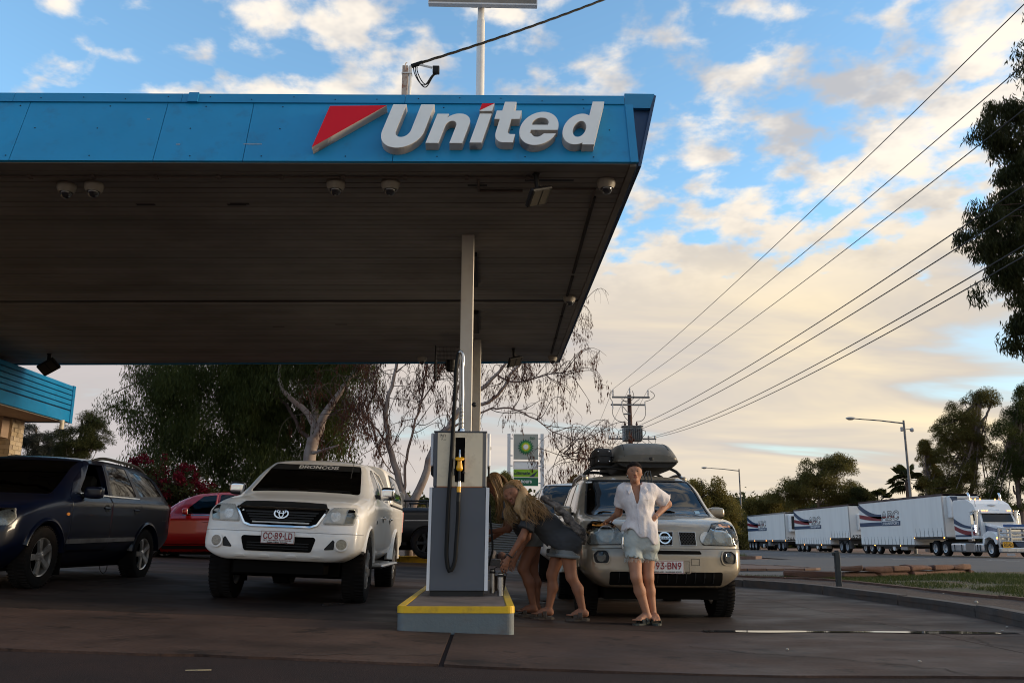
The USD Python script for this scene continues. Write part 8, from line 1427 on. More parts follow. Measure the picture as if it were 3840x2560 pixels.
def livery(g, L, x, zt):
    """swooshes and lettering, u from the trailer's rear"""
    U = lambda a: a - L     # to the local axis
    def sw(z0, z1, t0, t1, ue=4.15, p=2.0):
        u = np.linspace(.03, ue, 20); top = z1 + (z0 - z1) * (1 - u / ue) ** p; bot = (z1 - t1) + (z0 - t0 - (z1 - t1)) * (1 - u / ue) ** p
        return pol(np.vstack([np.c_[u, top], np.c_[u, np.minimum(bot, top - .02)][::-1]]))
    sh = lambda p: sa.translate(p, -L, 0)
    for n, p, m in (('stripe_navy', sw(zt - .12, 3.02, .40, .33), M_lnavy), ('stripe_red', sw(3.12, 2.86, .30, .32, p=1.8), M_lred), ('stripe_navy', pol([(.03, 2.44), (4.15, 2.44), (4.15, 2.16), (.03, 2.13)]), M_lnavy)): g.add(n, side(sh(p), x), m)
    for n, p in (('stripe_grey', sw(2.82, 2.545, .03, .03, p=1.8)), ('stripe_grey', sw(zt - .52, 2.69, .03, .03))): g.add(n, side(sh(p), x, .008), M_lgrey)
    t = fit(sa.skew(text_poly('ABC', 1, True), 8, 0), 4.05, 7.2, 2.55, 3.24); g.add('letters_outline', side(sh(t.buffer(.022).difference(t.buffer(-.012))), x), M_frame); g.add('letters_shade', side(sh(t.buffer(-.012).intersection(sg.box(0, 2.74, 9, 2.86))), x, .008), M_lred); g.add('letters_shade', side(sh(t.buffer(-.012).intersection(sg.box(0, 2.86, 9, 2.93))), x, .006), M_lgrey)
    g.add('name_bar', side(sh(pol([(4.2, 2.14), (7.25, 2.14), (7.32, 2.47), (4.25, 2.47)])), x, .014), M_lnavy); g.add('name_text', side(sh(fit(text_poly('TRANSPORT', 1, True), 4.38, 7.12, 2.21, 2.41)), x - .015, .006), M_wtruck)
def trailer(name, label, y0, L, xc, drop=True, axles=(), fr=(), curtain=True, zt=4.08, number=None):
    g = G(name, label, 'trailer', loc=(xc, y0, 0)); hw = 1.25; zf = 1.2; zb = .66 if drop else 1.05; ys = L * .33
    body = pol([(0, zf), (0, zt), (-L, zt), (-L, zb), (-ys, zb), (-ys, zf)]) if drop else sg.box(-L, zb, 0, zt)
    m = orient(extr(body, 2 * hw - .08), (hw - .04, 0, 0), (0, -1, 0), (0, 0, 1), (-1, 0, 0)); g.add('body', m, M_wtruck)
    face = pol([(-.16, zf + .08), (-.16, zt - .14), (-L + .05, zt - .14), (-L + .05, zb + .08), (-ys, zb + .08), (-ys, zf + .08)]) if drop else sg.box(-L + .05, zb + .1, -.16, zt - .1)
    cu = side(face.segmentize(.4), -hw + .02, .02); g.add('curtain' if curtain else 'side_panel', cu, M_curt)
    g.add('top_rail', bx(-hw - .01, hw, 0, L, zt - .13, zt + .02), M_brown if curtain else M_alu); g.add('front_post', bx(-hw - .012, -hw + .03, .0, .15, zf if drop else zb, zt - .135), M_alu)
    g.add('lower_rail', cat([bx(-hw - .008, hw, 0, ys, zf - .06, zf + .06), bx(-hw - .008, hw, ys, L, zb - .06, zb + .06)] if drop else [bx(-hw - .008, hw, 0, L, zb - .06, zb + .08)]), M_frame if curtain else M_alu)
    if curtain:
        for y in list(np.arange(ys + .45, L - .2, .62)) : g.add('buckle_strap', bx(-hw - .012, -hw - .001, y - .014, y + .014, zb + .05, zb + .50), M_frame); g.add('strap_top', bx(-hw - .010, -hw - .001, y - .01, y + .01, zb + .51, zb + .68), M_lgrey)
        for y in np.arange(.45, ys - .1, .62): g.add('buckle_strap', bx(-hw - .012, -hw - .001, y - .014, y + .014, zf + .05, zf + .50), M_frame); g.add('strap_top', bx(-hw - .010, -hw - .001, y - .01, y + .01, zf + .51, zf + .68), M_lgrey)
    livery(g, L, -hw - .004, zt)
    g.add('chassis', cat([bx(-.9, .9, 1.0, L - .3, .62, (zf if not drop else zb) - .06), bx(-1.15, 1.15, ys + 2, L - 3.9, .45, .66)]), M_frame)
    for y in axles: wheel2(g, -hw + .2, y); wheel2(g, hw - .2, y); g.add('axle', cyl((-1.0, y, .52), (1.0, y, .52), .09, 8), M_frame)
    for y in fr: wheel2(g, -hw + .2, y, rim=M_lgrey); wheel2(g, hw - .2, y, rim=M_lgrey); 
    if fr: g.add('dolly', cat([bx(-1.1, 1.1, fr[0] - .7, fr[-1] + .7, .75, 1.12), bx(-1.24, -1.0, fr[0] - 1.0, fr[0] - .55, .35, .9)]), M_frame); g.add('dolly_bar', bx(-.12, .12, fr[0] - 3.4, fr[0] - .6, .7, .85), M_frame)
    for y in (.2, ys - .1, ys + 2.2, L - 2.6): g.add('marker_light', bx(-hw - .03, -hw - .009, y - .04, y + .04, (zf if y < ys and drop else zb) - .03, (zf if y < ys and drop else zb) + .03), M_lit)
    g.add('spare_wheel', cyl((-1.2, L * .58, .5), (-1.05, L * .58, .5), .22, 16), M_wtruck); g.add('tool_box', bx(-1.2, -.7, L * .42, L * .42 + 1.1, .35, .62) if drop else bx(-1.2, -.7, L * .4, L * .4 + .8, .5, .95), M_alu)
    if number: g.add('fleet_number', front_text(number, .30, -.72, -.012, zf + .02 if drop else zb + .05), M_frame)
    return g
XT = 32.2
a = trailer('trailer', 'front curtain sided trailer coupled to the truck, largest of the road train', 59.9, 13.8, XT, True, (10.7, 12.0, 13.2), zt=4.12)
a.add('reefer_unit', cat([bx(-1.0, 1.0, -.52, -.003, 2.5, 3.98, .06)]), M_wtruck); a.add('reefer_panel', pol and orient(extr(pol([(-1.02, 3.95), (1.02, 3.95), (1.02, 3.55), (-.3, 3.5), (-.45, 3.0), (-.72, 2.95), (-.78, 3.5)]), .012), (0, -.522, 0), (1, 0, 0), (0, 0, 1), (0, -1, 0)), M_lnavy)
for z in (3.66, 3.76, 3.86): a.add('reefer_grille', bx(-.5, .98, -.55, -.536, z, z + .05), M_wtruck)
b = trailer('trailer', 'middle curtain sided trailer of the road train with number 629 on its front', 76.3, 13.9, XT + .2, True, (10.9, 12.1, 13.3), (1.0, 2.3), zt=4.08, number='629')
t = front_text('Vaw', .34, .0, -.012, 3.62); b.add('front_lettering', t, M_lnavy); b.add('front_bulge', bx(-.6, 1.2, -.16, -.003, 1.9, 3.3, .15), M_wtruck)
c = trailer('trailer', 'rearmost box trailer of the road train with a refrigeration unit and number 244', 93.3, 13.6, XT + .3, False, (10.8, 12.0, 13.1), (1.2, 2.5), curtain=False, zt=3.95, number='244')
c.add('reefer_unit', bx(-.95, .95, -.55, -.003, 1.9, 3.75, .12), M_wtruck); c.add('reefer_panel', orient(extr(rrect(-.75, .1, 2.2, 3.55, .08), .012), (0, -.552, 0), (1, 0, 0), (0, 0, 1), (0, -1, 0)), M_frame)
def truck():
    g = G('prime_mover', 'white prime mover with red and blue stripes and chrome bull bar', 'truck', loc=(XT, 53.6, 0)); hw = 1.2
    g.add('chassis', bx(-.5, .5, .6, 8.6, .62, .95), M_frame)
    def rb(x0, x1, y0, y1, z0, z1, r):
        s = [m3.Manifold.sphere(r, 16).translate([x, y, z]) for x in (x0 + r, x1 - r) for y in (y0 + r, y1 - r) for z in (z0 + r, z1 - r)]; return tm(m3.Manifold.batch_hull(s))
    # sleeper and cab with raised roof
    sl = orient(extr(rnd(pol([(3.15, 1.12), (5.2, 1.12), (5.2, 3.35), (5.0, 3.62), (3.5, 3.62), (2.75, 3.32), (2.35, 2.84), (3.15, 2.8)]), .06), 2.36), (1.18, 0, 0), (0, 1, 0), (0, 0, 1), (-1, 0, 0)); g.add('sleeper', sl, M_wtruck)
    cab = tm(m3.Manifold.batch_hull([mf(bx(-1.12, 1.12, 2.05, 3.14, 1.15, 2.2)), mf(bx(-1.06, 1.06, 2.32, 3.14, 2.2, 2.82))])); g.add('cab', cab, M_wtruck)
    g.add('windscreen', orient(extr(rnd(pol([(-.98, 0), (.98, 0), (.92, .62), (-.92, .62)]), .05), .03), (0, 2.035, 2.16), (1, 0, 0), (0, .36, .93), (0, -.93, .36)), M_glass_d); g.add('windscreen_backing', orient(extr(pol([(-.96, 0.02), (.96, 0.02), (.9, .6), (-.9, .6)]), .01), (0, 2.05, 2.16), (1, 0, 0), (0, .36, .93), (0, -.93, .36)), M_under)
    g.add('sun_visor', orient(extr(pol([(-1.02, 0), (1.02, 0), (.98, .22), (-.98, .22)]), .03), (0, 2.12, 2.70), (1, 0, 0), (0, .5, .86), (0, -.86, .5)), M_wtruck)
    for s in (-1, 1):
        g.add('side_window', orient(extr(rnd(pol([(2.4, 2.15), (3.0, 2.15), (3.0, 2.68), (2.55, 2.68)]), .04), .01), (s * 1.105, 0, 0), (0, 1, 0), (0, 0, 1), (s, 0, -.0)), M_glass_d); g.add('door', orient(extr(rnd(pol([(2.2, 1.2), (3.05, 1.2), (3.05, 2.08), (2.2, 2.08)]), .04), .02), (s * 1.121, 0, 0), (0, 1, 0), (0, 0, 1), (s, 0, 0)), M_wtruck)
        g.add('exhaust_stack', cat([cyl((s * 1.02, 3.35, 1.0), (s * 1.02, 3.35, 2.9), .10, 14), cyl((s * 1.02, 3.35, 2.9), (s * 1.02, 3.35, 3.75), .075, 14), tube([(s * 1.02, 3.35, 3.7), (s * 1.02, 3.33, 3.86), (s * 1.02, 3.45, 4.02)], [.075, .085, .07], 12)]), M_chrome, smooth=50)
        g.add('air_cleaner', cat([cyl((s * 1.28, 2.25, 1.35), (s * 1.28, 2.25, 2.78), .11, 14), lathe([(0, 2.90), (.2, 2.88), (.2, 2.82), (.1, 2.78), (0, 2.78)][::-1], 16).apply_translation([s * 1.28, 2.25, 0])]), M_chrome, smooth=50)
        g.add('mirror', bx(s * 1.52 - .10, s * 1.52 + .10, 2.32, 2.38, 2.0, 2.6, .02), M_chrome); g.add('mirror_arm', tube(smoothpath([(s * 1.08, 2.4, 2.75), (s * 1.35, 2.3, 2.8), (s * 1.55, 2.33, 2.66)], 10), .018, 6), M_chrome)
        g.add('fuel_tank', rb(s * .82 - .38, s * .82 + .38, 4.1, 5.9, .28, .86, .12), M_alu); g.add('fuel_tank', rb(s * .82 - .38, s * .82 + .38, 1.95, 2.95, .30, .86, .12), M_alu); g.add('step_box', bx(s * .82 - .36, s * .82 + .36, 3.0, 4.06, .30, .84, .02), M_steel)
        for y in (4.5, 5.4, 2.3, 2.6): g.add('tank_strap', bx(s * 1.205 - .01, s * 1.205 + .01, y - .05, y + .05, .38, .76), M_frame)
        wheel2(g, s * 1.02, 1.15, .53, .32); wheel2(g, s * 1.0, 6.7, .52, .34); wheel2(g, s * 1.0, 8.05, .52, .34)
        fd = orient(extr(rnd(pol([(.30, .95), (.30, 1.25), (.62, 1.52), (1.25, 1.60), (1.80, 1.36), (1.95, .8), (1.76, .8), (1.62, 1.12), (1.15, 1.24), (.70, 1.10), (.52, .80), (.36, .80)]), .03), .44), (s * 1.0 + .22, 0, 0), (0, 1, 0), (0, 0, 1), (-1, 0, 0)); g.add('mudguard', fd, M_wtruck)
        g.add('headlight', lathe([(0, 0), (.11, .01), (.12, .06), (.09, .14), (0, .16)], 16).apply_transform(trimesh.transformations.rotation_matrix(-PI / 2, (1, 0, 0))).apply_translation([s * .80, .48, 1.66]), M_chrome, smooth=50); g.add('lamp_box', bx(s * .92 - .2, s * .92 + .2, .22, .30, 1.02, 1.32, .02), M_alu)
        g.add('driving_light', bx(s * .92 - .06, s * .92 + .06, .205, .218, 1.1, 1.2), M_head if s > 0 else M_chrome); g.add('indicator', bx(s * 1.18 - .05, s * 1.18 + .05, .3, .36, 1.12, 1.2), M_lit)
        u = lambda p: orient(extr(p, .01), (s * 1.182, 0, 0), (0, 1, 0), (0, 0, 1), (s, 0, 0))
        for z0, z1, z2, z3, m in ((2.45, 1.92, .34, .16, M_lnavy), (1.98, 1.60, .28, .28, M_lred)):
            y = np.linspace(5.18, 3.18, 14); f = ((y - 3.18) / 2.0) ** 1.8; t = z1 + (z0 - z1) * f; w = z3 + (z2 - z3) * f; g.add('stripe', u(pol(np.vstack([np.c_[y, t], np.c_[y, t - w][::-1]]))), m)
        g.add('stripe', u(sg.box(3.2, 1.25, 5.15, 1.38)), M_lnavy)
        d = lambda p: orient(extr(p, .01), (s * 1.142, 0, 0), (0, 1, 0), (0, 0, 1), (s, 0, 0)); g.add('door_stripe', d(sg.box(2.2, 1.34, 3.05, 1.60)), M_lred); g.add('door_stripe', d(sg.box(2.2, 1.68, 3.05, 1.84)), M_lnavy)
    tt = side(sa.translate(fit(text_poly('ABC', 1, True), 0, .42, 1.39, 1.55), -2.75, 0), -1.153, .006); g.add('door_lettering', tt, M_wtruck)
    hood = tm(m3.Manifold.batch_hull([mf(bx(-.88, .88, 1.9, 2.1, 1.1, 2.12)), mf(bx(-.62, .62, .32, .5, 1.0, 1.78)), mf(bx(-.74, .74, .5, 1.2, 1.0, 1.80))])); g.add('bonnet', hood, M_wtruck)
    g.add('bonnet_stripe', cat([orient(extr(pol([(.55, 1.50), (2.02, 1.55), (2.02, 1.95), (.75, 1.72)]), .01), (s * .0, 0, 0), (0, 1, 0), (0, 0, 1), (s, 0, 0)).apply_translation([s * .885, 0, 0]) for s in (-1, 1)]), M_lnavy); g.add('bug_deflector', bx(-.70, .70, .30, .42, 1.82, 1.98, .02), mat('deflector_blue', (.01, .07, .22), .3))
    g.add('grille', bx(-.56, .56, .275, .315, .95, 1.74, .02), M_chrome)
    for z in np.linspace(1.02, 1.66, 9): g.add('grille_slat', bx(-.5, .5, .255, .274, z, z + .03), M_frame)
    g.add('grille_badge', front_text('MACK', .09, 0, .250, 1.35, w=.42), M_wtruck)
    for z in (.98, 1.22, 1.46, 1.74): g.add('bull_bar_rail', tube([(-1.2, .10, z), (-1.0, .0, z), (1.0, .0, z), (1.2, .10, z)], .045, 10), M_alu, smooth=50)
    for x in (-1.2, -.52, .52, 1.2): g.add('bull_bar_post', bx(x - .05, x + .05, -.05 if abs(x) < 1 else .02, .10 if abs(x) < 1 else .16, .55, 1.78, .02), M_alu)
    g.add('bumper', rb(-1.25, 1.25, -.08, .24, .30, .62, .08), M_alu); 
    for x in (-.8, -.3, .3, .8): g.add('bumper_bracket', bx(x - .05, x + .05, -.10, -.082, .36, .56), M_alu)
    sg_ = g.add('road_sign', bx(-1.15, -.52, -.14, -.11, .60, .92, .01), M_yel2); g.add('road_sign_text', front_text('ROAD', .20, -.83, -.142, .66, w=.52), M_frame); g.add('lower_intake', orient(extr(pol([(-.38, .92), (.95, .92), (.80, .64), (-.2, .64)]), .02), (0, -.06, 0), (1, 0, 0), (0, 0, 1), (0, -1, 0)), M_lnavy)
    g.add('number_plate', bx(-.95, -.45, -.12, -.10, .12, .27), M_lgrey); g.add('roof_badge', orient(extr(rnd(pol([(-.3, 0), (0, .10), (.3, 0), (0, -.08)]), .01), .01), (-.0, 2.63, 3.22), (1, 0, 0), (0, .8, .6), (0, -.6, .8)), M_lgrey)
    for x in (-.9, -.75, -.6, .75, .9): g.add('cab_light', bx(x - .03, x + .03, 2.14, 2.2, 2.86, 2.91, .01), M_lit); 
    for x in (-.8, -.5, -.2, .8): g.add('roof_light', bx(x - .03, x + .03, 3.5, 3.56, 3.63, 3.68, .01), M_lit)
    for z in (1.55, 1.68, 1.80, 1.92): g.add('stack_light', bx(-1.44, -1.40, 2.2, 2.26, z, z + .06), M_head)
    g.add('horns', cat([cyl((-.3, 2.4, 2.92), (.3, 2.4, 2.92), .03, 8)]), M_chrome); g.add('antenna', tube([(-1.05, 2.6, 2.8), (-1.08, 2.6, 3.5)], .012, 5), M_frame); g.add('fifth_wheel', bx(-.5, .5, 6.9, 7.8, .96, 1.10), M_frame); g.add('mud_flap', bx(-1.2, -.7, 8.75, 8.77, .2, .9), M_under)
truck()
# ------------------------------------------------------------------ street furniture along the road
M_galv = mat('galvanised', (0.16, 0.155, 0.15), .6, metal=.5, var=.15, vs=3); M_pole = mat('pole_timber', (0.05, 0.026, 0.02), .9, var=.3, vs=3, bump=.01)
def lamp(label, x, y, h, ax, arm, extra):
    g = G('street_lamp', label, 'street lamp', loc=(x, y, 0)); g.add('pole', tube([(0, 0, 0), (0, 0, h * .5), (0, 0, h)], [.13, .11, .085], 12), M_galv, smooth=50); g.add('base_plate', bx(-.25, .25, -.25, .25, 0, .04), M_galv)
    g.add('arm', tube([(0, 0, h - .25), (-arm * .5, 0, h - .25 + arm * .055), (-arm, 0, h + arm * .075 - .2)], [.06, .05, .04], 8), M_galv, smooth=50); v = trimesh.creation.icosphere(2, 1); v.vertices = v.vertices * [.42, .17, .11] + [-arm - .35, 0, h + arm * .075 - .17]; g.add('lamp_head', v, M_lgrey, smooth=50); v = trimesh.creation.icosphere(2, 1); v.vertices = v.vertices * [.25, .13, .08] + [-arm - .38, 0, h + arm * .075 - .25]; g.add('diffuser', v, M_lamp, smooth=50)
    if extra: g.add('sensor_box', bx(-.3, -.12, -.1, .1, h - .9, h - .55, .02), M_lgrey); g.add('sensor_arm', tube([(0, 0, h - .75), (.5, 0, h - .7)], .03, 6), M_galv); g.add('sensor_ball', trimesh.creation.icosphere(2, .17).apply_translation([.62, 0, h - .78]), M_lgrey, smooth=60)
lamp('tall street lamp rising behind the front trailer with its arm to the left', 33.9, 70.5, 10.6, 0, 4.0, True); lamp('further street lamp at the rear end of the last trailer', 32.9, 115, 10.2, 0, 4.2, False)
g = G('power_pole', 'dark timber power pole with crossarms and a grey transformer above the champagne car', 'power pole', loc=(9.85, 60, 0))
PX = 9.85; A = lambda n, m, mt, **k: g.add(n, m, mt, world=True, **k)
A('pole', tube([(PX, 60, 0), (PX - .05, 60, 5), (PX - .08, 60, 10.75)], [.19, .17, .14], 12), M_pole, smooth=50)
A('crossarm', bx(8.55, 11.15, 59.76, 59.86, 10.50, 10.62), M_galv); A('crossarm', bx(8.45, 10.85, 59.76, 59.86, 9.98, 10.09), M_galv); A('crossarm', bx(8.25, 11.5, 59.70, 59.80, 7.64, 7.74), M_galv); A('crossarm', bx(9.35, 9.8, 59.76, 59.86, 9.35, 9.44), M_galv)
M_ins = mat('insulator', (.35, .34, .33), .3); tops = []
for x in (8.62, 9.78, 11.05): A('insulator', lathe([(0, 0)] + [(.06 if k % 2 else .035, .02 + .055 * k) for k in range(9)] + [(0, .52)], 12).apply_translation([x, 59.8, 10.62 if x != 9.78 else 10.75]), M_ins, smooth=40); tops.append((x + .0, 59.8, 11.12 if x != 9.78 else 11.25))
for x in (8.55, 9.2, 10.8): A('fuse', tube([(x, 59.74, 10.25), (x + .03, 59.72, 9.75)], .04, 8), M_ins)
for p in ([(9.2, 59.8, 10.45), (9.7, 59.85, 10.1)], [(10.45, 59.8, 10.45), (10.0, 59.85, 10.1)], [(9.25, 59.8, 9.95), (9.72, 59.85, 9.4)], [(9.3, 59.75, 7.6), (9.8, 59.85, 7.1)], [(10.4, 59.75, 7.6), (9.9, 59.85, 7.1)]): A('brace', tube(p, .025, 6), M_galv)
A('transformer', bx(9.15, 10.42, 58.85, 59.62, 7.45, 8.42, .05), mat('transformer_grey', (.12, .13, .13), .5, var=.1)); A('transformer_lid', bx(9.08, 10.48, 58.8, 59.66, 8.42, 8.48), M_galv)
for x in np.arange(9.25, 10.4, .14): A('cooling_fin', bx(x, x + .03, 58.68, 58.845, 7.55, 8.3), M_galv)
for x in (9.3, 9.68, 10.1): A('bushing', lathe([(0, 0), (.09, .0), (.06, .1), (.1, .13), (.05, .2), (.03, .33), (0, .34)], 10).apply_translation([x, 59.2, 8.48]), M_pole, smooth=40)
for P in ([(8.58, 59.72, 9.75), (8.6, 59.6, 9.2), (8.9, 59.4, 8.85), (9.3, 59.2, 8.8)], [(9.22, 59.72, 9.75), (9.35, 59.6, 9.2), (9.65, 59.2, 8.8)], [(10.82, 59.72, 9.75), (10.75, 59.6, 9.2), (10.4, 59.3, 8.85), (10.1, 59.2, 8.8)], [(11.2, 59.75, 11.0), (11.45, 59.7, 10.6), (11.1, 59.7, 10.35), (10.8, 59.72, 10.25)], [(8.5, 59.75, 11.0), (8.4, 59.7, 10.5), (8.55, 59.72, 10.25)], [(9.95, 59.75, 11.0), (10.02, 59.7, 10.5), (9.2, 59.7, 10.3)], [(9.1, 59, 8.2), (8.85, 59.2, 8.1), (9.0, 59.5, 7.75), (9.3, 59.7, 7.6)], [(10.45, 59, 8.2), (10.7, 59.2, 8.1), (10.55, 59.5, 7.8), (10.3, 59.7, 7.6)]): A('jumper_wire', tube(smoothpath(P, 14), .022, 5), M_frame)
for x in (8.35, 8.85, 10.98, 11.42): A('low_insulator', lathe([(0, 0), (.06, .01), (.07, .1), (.04, .18), (0, .2)], 10).apply_translation([x, 59.75, 7.73]), M_ins, smooth=40); A('service_loop', tube(smoothpath([(x, 59.72, 7.75), (x - .15, 59.7, 7.35), (x + .25 * (1 if x < 9 else -1), 59.7, 7.4), (x + .5 * (1 if x < 9 else -1), 59.7, 7.62)], 10), .016, 5), M_frame)
def wire(label, a, b, sag, r=.012, grp=None):
    a, b = np.array(a, float), np.array(b, float); t = np.linspace(0, 1, 50); P = a + (b - a) * t[:, None]; P[:, 2] -= sag * 4 * t * (1 - t); d = np.linalg.norm(P - CAM, axis=1)
    obj('power_line', tube(P, r, 5), M_frame, label=label, category='wire', group=grp)
for k, (tp, q, lab) in enumerate(zip(tops, [(4010, -150), (4010, 95), (4010, 275)], ['uppermost thin wire crossing the sky to the upper right corner', 'second thin high wire from the pole top into the foliage at right', 'third thin high wire from the right end of the top crossarm'])): wire(lab, tp, aty(*q, 14), .35)
for k, (x, q, lab) in enumerate(zip((8.35, 8.85, 10.98, 11.42), [(4000, 585), (4000, 665), (4000, 825), (4000, 868)], ['uppermost of the four low wires sagging to the right', 'second of the four low wires sagging to the right', 'third of the four low wires sagging to the right', 'lowest wire of all sagging from the pole to the right'])): wire(lab, (x, 59.75, 7.8), aty(*q, 14), .55, .014)
for k, (tp, q) in enumerate(zip(tops, [(2085, 1930), (2105, 1935), (2140, 1940)])): wire(['thin wire running down left from the left end of the top crossarm', 'thin wire running down left from the pole top', 'thin wire running down left from the right end of the top crossarm'][k], tp, aty(*q, 140), .6)
# ------------------------------------------------------------------ rival fuel sign
g = G('price_sign', 'tall white fuel sign with a green and yellow flower emblem beyond the pump', 'sign', loc=(2.85, 65, 0)); A = lambda n, m, mt, **k: g.add(n, m, mt, world=True, **k)
M_sw = mat('sign_white', (.52, .53, .54), .5); M_sg = mat('sign_grey', (.30, .31, .27), .5); M_gd = mat('sign_green', (.0, .10, .045), .5); M_gl = mat('sign_lime', (.22, .42, .01), .5); M_gm = mat('sign_midgreen', (.04, .25, .04), .5); M_ye = mat('sign_yellow', (.65, .5, .02), .5); M_wh = mat('sign_bright', (.7, .7, .68), .5); M_mar = mat('sign_border', (.06, .01, .015), .5); M_dg = mat('sign_darkblue', (.01, .02, .04), .5)
for x in (1.58, 4.03): A('post', bx(x - .12, x + .12, 64.9, 65.14, 0, 8.6), M_sw)
for z in (8.25, 7.0, 6.25, 5.0): 
    for x in (1.78, 3.83): A('bracket', bx(x - .08, x + .08, 65, 65.06, z - .04, z + .04), M_sw)
fc_ = lambda p, y, m, n: A(n, orient(extr(p, .02), (0, y, 0), (1, 0, 0), (0, 0, 1), (0, -1, 0)), m)
A('emblem_panel', bx(1.92, 3.72, 64.92, 65.08, 6.72, 8.58), M_sg); A('blank_panel', bx(1.92, 3.72, 64.92, 65.08, 6.0, 6.58), M_wh); A('offer_panel', bx(1.92, 3.72, 64.92, 65.08, 5.42, 5.97), M_gl); A('hours_panel', bx(1.92, 3.72, 64.92, 65.08, 4.80, 5.39), M_gd)
fc_(sg.box(1.92, 6.0, 3.72, 6.58).difference(sg.box(1.95, 6.03, 3.69, 6.55)), 64.915, M_mar, 'blank_border'); fc_(sg.box(1.92, 5.42, 3.72, 5.445), 64.915, M_dg, 'offer_border')
def petal(R, w, n=18, o=0): return shapely.union_all([pol([(2.82 + r_ * math.sin(a + b_), 7.62 + r_ * math.cos(a + b_)) for r_, b_ in ((0, 0), (R * .72, -w), (R, 0), (R * .72, w))]) for a in np.arange(n) * 2 * PI / n + o])
for R, m, y, w in ((.60, M_gd, 64.91, .2), (.47, M_gm, 64.885, .21), (.38, M_gl, 64.86, .22), (.29, M_ye, 64.835, .24), (.20, M_wh, 64.81, .3)): fc_(petal(R, w), y, m, 'emblem_petals')
fc_(fit(text_poly('bp', 1), 3.14, 3.48, 8.14, 8.40), 64.91, M_gd, 'emblem_letters'); fc_(sa.skew(fit(text_poly('ultimate', 1, True), 1.98, 3.15, 5.60, 5.84), 12, 0), 64.91, M_dg, 'offer_text'); fc_(fit(text_poly('bp', 1), 2.0, 2.13, 5.84, 5.93), 64.91, M_gd, 'offer_small_text'); fc_(pol([(3.05, 5.445), (3.72, 5.9), (3.4, 5.445)]), 64.91, M_dg, 'offer_swoosh'); fc_(fit(text_poly('24 hours', 1, True), 2.03, 3.25, 5.0, 5.25), 64.91, M_wh, 'hours_text')
# ------------------------------------------------------------------ shop building at the left
M_brick = [mat('brick_cream_%d' % i, c, .8, var=.12, vs=6, bump=.002) for i, c in enumerate([(.46, .36, .24), (.43, .33, .21), (.49, .39, .27)])]; M_mort = mat('mortar', (.33, .26, .19), .9); M_eave = mat('eave_lining', (.34, .24, .17), .8, var=.1)
g = G('shop_building', 'cream brick shop with a blue slatted fascia at the left edge', 'building', loc=(-10.3, 19, .4)); A = lambda n, m, mt, **k: g.add(n, m, mt, world=True, **k)
XE = -9.37; z0, z1 = 3.38, 4.20
for k in range(5): h = (z1 - z0 - .26) / 5; A('fascia_board', bx(XE - .03 - .0, XE, 8.0, 19.88, z0 + .26 + k * h + .018, z0 + .26 + (k + 1) * h, .006), M_blue)
A('fascia_board', bx(XE - .03, XE, 8.0, 19.88, z0, z0 + .25, .006), M_blue); A('fascia_backing', bx(XE - .06, XE - .035, 8.0, 19.9, z0, z1), M_lnavy)
A('corner_board', bx(XE - .05, XE + .012, 19.885, 20.0, z0 - .01, z1 + .01), M_blue2); A('end_fascia', bx(-16, XE - .052, 19.93, 20.0, z0, z1), M_blue2); A('roof', bx(-16, XE - .06, 8, 19.92, z1 - .06, z1 - .02), M_steel); A('eave', bx(-16, XE - .06, 8, 19.92, z0 + .01, z0 + .03), M_eave); A('eave_trim', bx(XE - .10, XE - .062, 8, 19.9, z0 - .015, z0 + .008), M_col)
A('wall', bx(-16, -10.85, 8.0, 19.80, -.1, z0), M_mort); A('beam', bx(-15.9, -10.36, 19.0, 19.32, 2.95, z0 - .002), M_eave); A('pier_core', bx(-11.6, -10.312, 19.312, 19.788, 0, z0 - .003), M_mort)
r = np.random.RandomState(6)
for row in range(32):
    z = .35 + row * .095
    if z + .085 > z0: break
    for x0 in np.arange(-11.6 + (.12 if row % 2 else 0), -10.35, .24): A('brick', bx(x0, min(x0 + .23, -10.30), 19.30, 19.311, z, z + .086), M_brick[r.randint(3)])
    for y0 in np.arange(19.30 + (.12 if row % 2 else 0), 19.79, .24): A('brick', bx(-10.311, -10.298, y0, min(y0 + .23, 19.80), z, z + .086), M_brick[r.randint(3)])
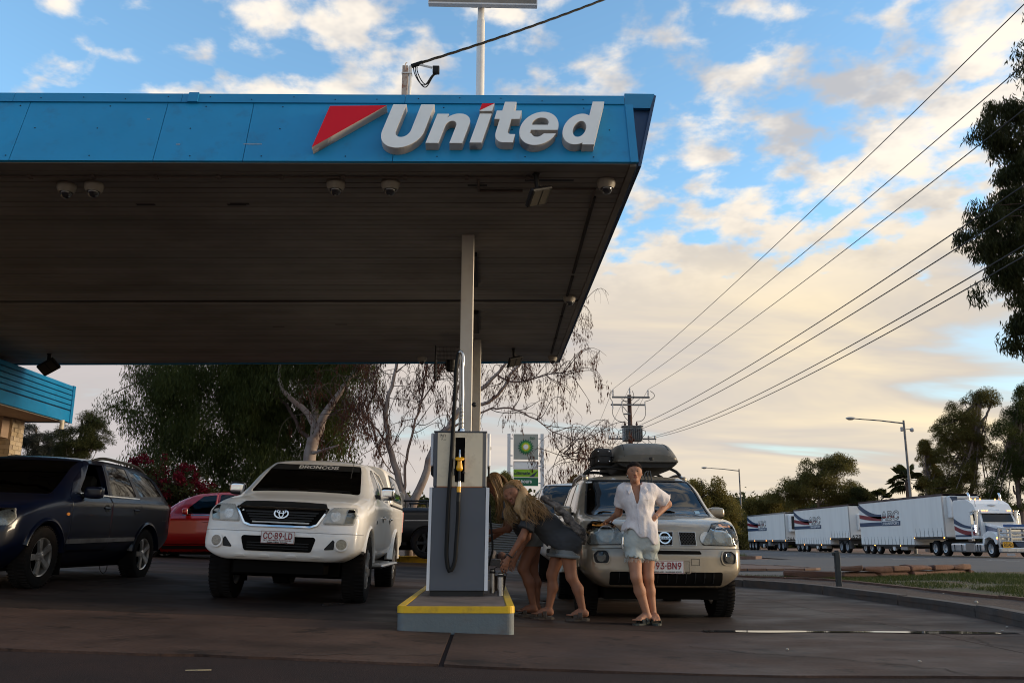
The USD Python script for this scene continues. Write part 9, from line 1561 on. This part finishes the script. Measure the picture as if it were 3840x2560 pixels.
p = aty(232, 1592, 19.5); A('eave_light', cyl((p[0], 19.5, z0 + .0), (p[0], 19.5, z0 - .20), .045, 14), M_cream); A('eave_light_cap', cyl((p[0] + .0, 19.5, z0 - .201), (p[0], 19.5, z0 - .215), .047, 14), M_dark)
# ------------------------------------------------------------------ garden bed and fence behind
g = G('corrugated_fence', 'low grey corrugated steel fence in the garden bed behind the pump', 'fence', loc=(1.6, 26.3, .2)); z = np.linspace(0.25, 1.42, 120); V = []
for x in (-.6, 4.4): V.append(np.c_[np.full(120, x), 26.3 + .018 * np.sin(z * 2 * PI / .075), z - (x + .6) * .10 * (z > 0) * ((z - .25) / 1.17)])
V = np.vstack(V); i = np.arange(119); F = np.vstack([np.stack([i, i + 120, i + 121], 1), np.stack([i, i + 121, i + 1], 1)]); g.add('sheet', trimesh.Trimesh(V, F, process=False), mat('corrugated', (.16, .165, .165), .45, metal=.5, var=.15, vs=2), smooth=True, world=True)
for x in (-.6, 1.9, 4.4): g.add('fence_post', bx(x - .04, x + .04, 26.33, 26.40, .2, 1.45 - (x + .6) * .1), M_galv, world=True)
gk = G('garden_kerb', kind='structure')
for k, x in enumerate(np.arange(-8.8, 5, .92)): gk.add('kerb_stone', bx(x, x + .91, 24.55, 24.75, .05, float(gz(x, 24.6)) + .14, .015), M_yel if x < -.6 else M_kerb)
obj('garden_bed', gridmesh(np.linspace(-14, 5, 30), np.linspace(24.75, 46, 20), lambda x, y: gz(x, y) + .08), M_mulch, kind='structure')
rk = np.random.RandomState(8)
for k in range(9):
    v = trimesh.creation.icosphere(2, 1); v.vertices = v.vertices * (0.65 + .7 * meshkit.noise(v.vertices * 1.6 + k * 5)[:, None]) * rk.uniform(.10, .2, 3) + [0.15 + k * .27, 25.15 + rk.uniform(-.1, .15), .40]; obj('garden_rock', v, M_sand[k % 3] if k % 3 else M_kerb, smooth=40, label=['leftmost rock beside the pump', 'second rock from the pump', 'third rock from the pump', 'fourth rock from the pump', 'middle rock between the legs', 'sixth rock from the pump', 'third rock from the right end', 'second rock from the right end', 'rightmost rock behind the white van'][k] + ' in the garden bed by the fence', category='rock', group='rocks in the garden bed')
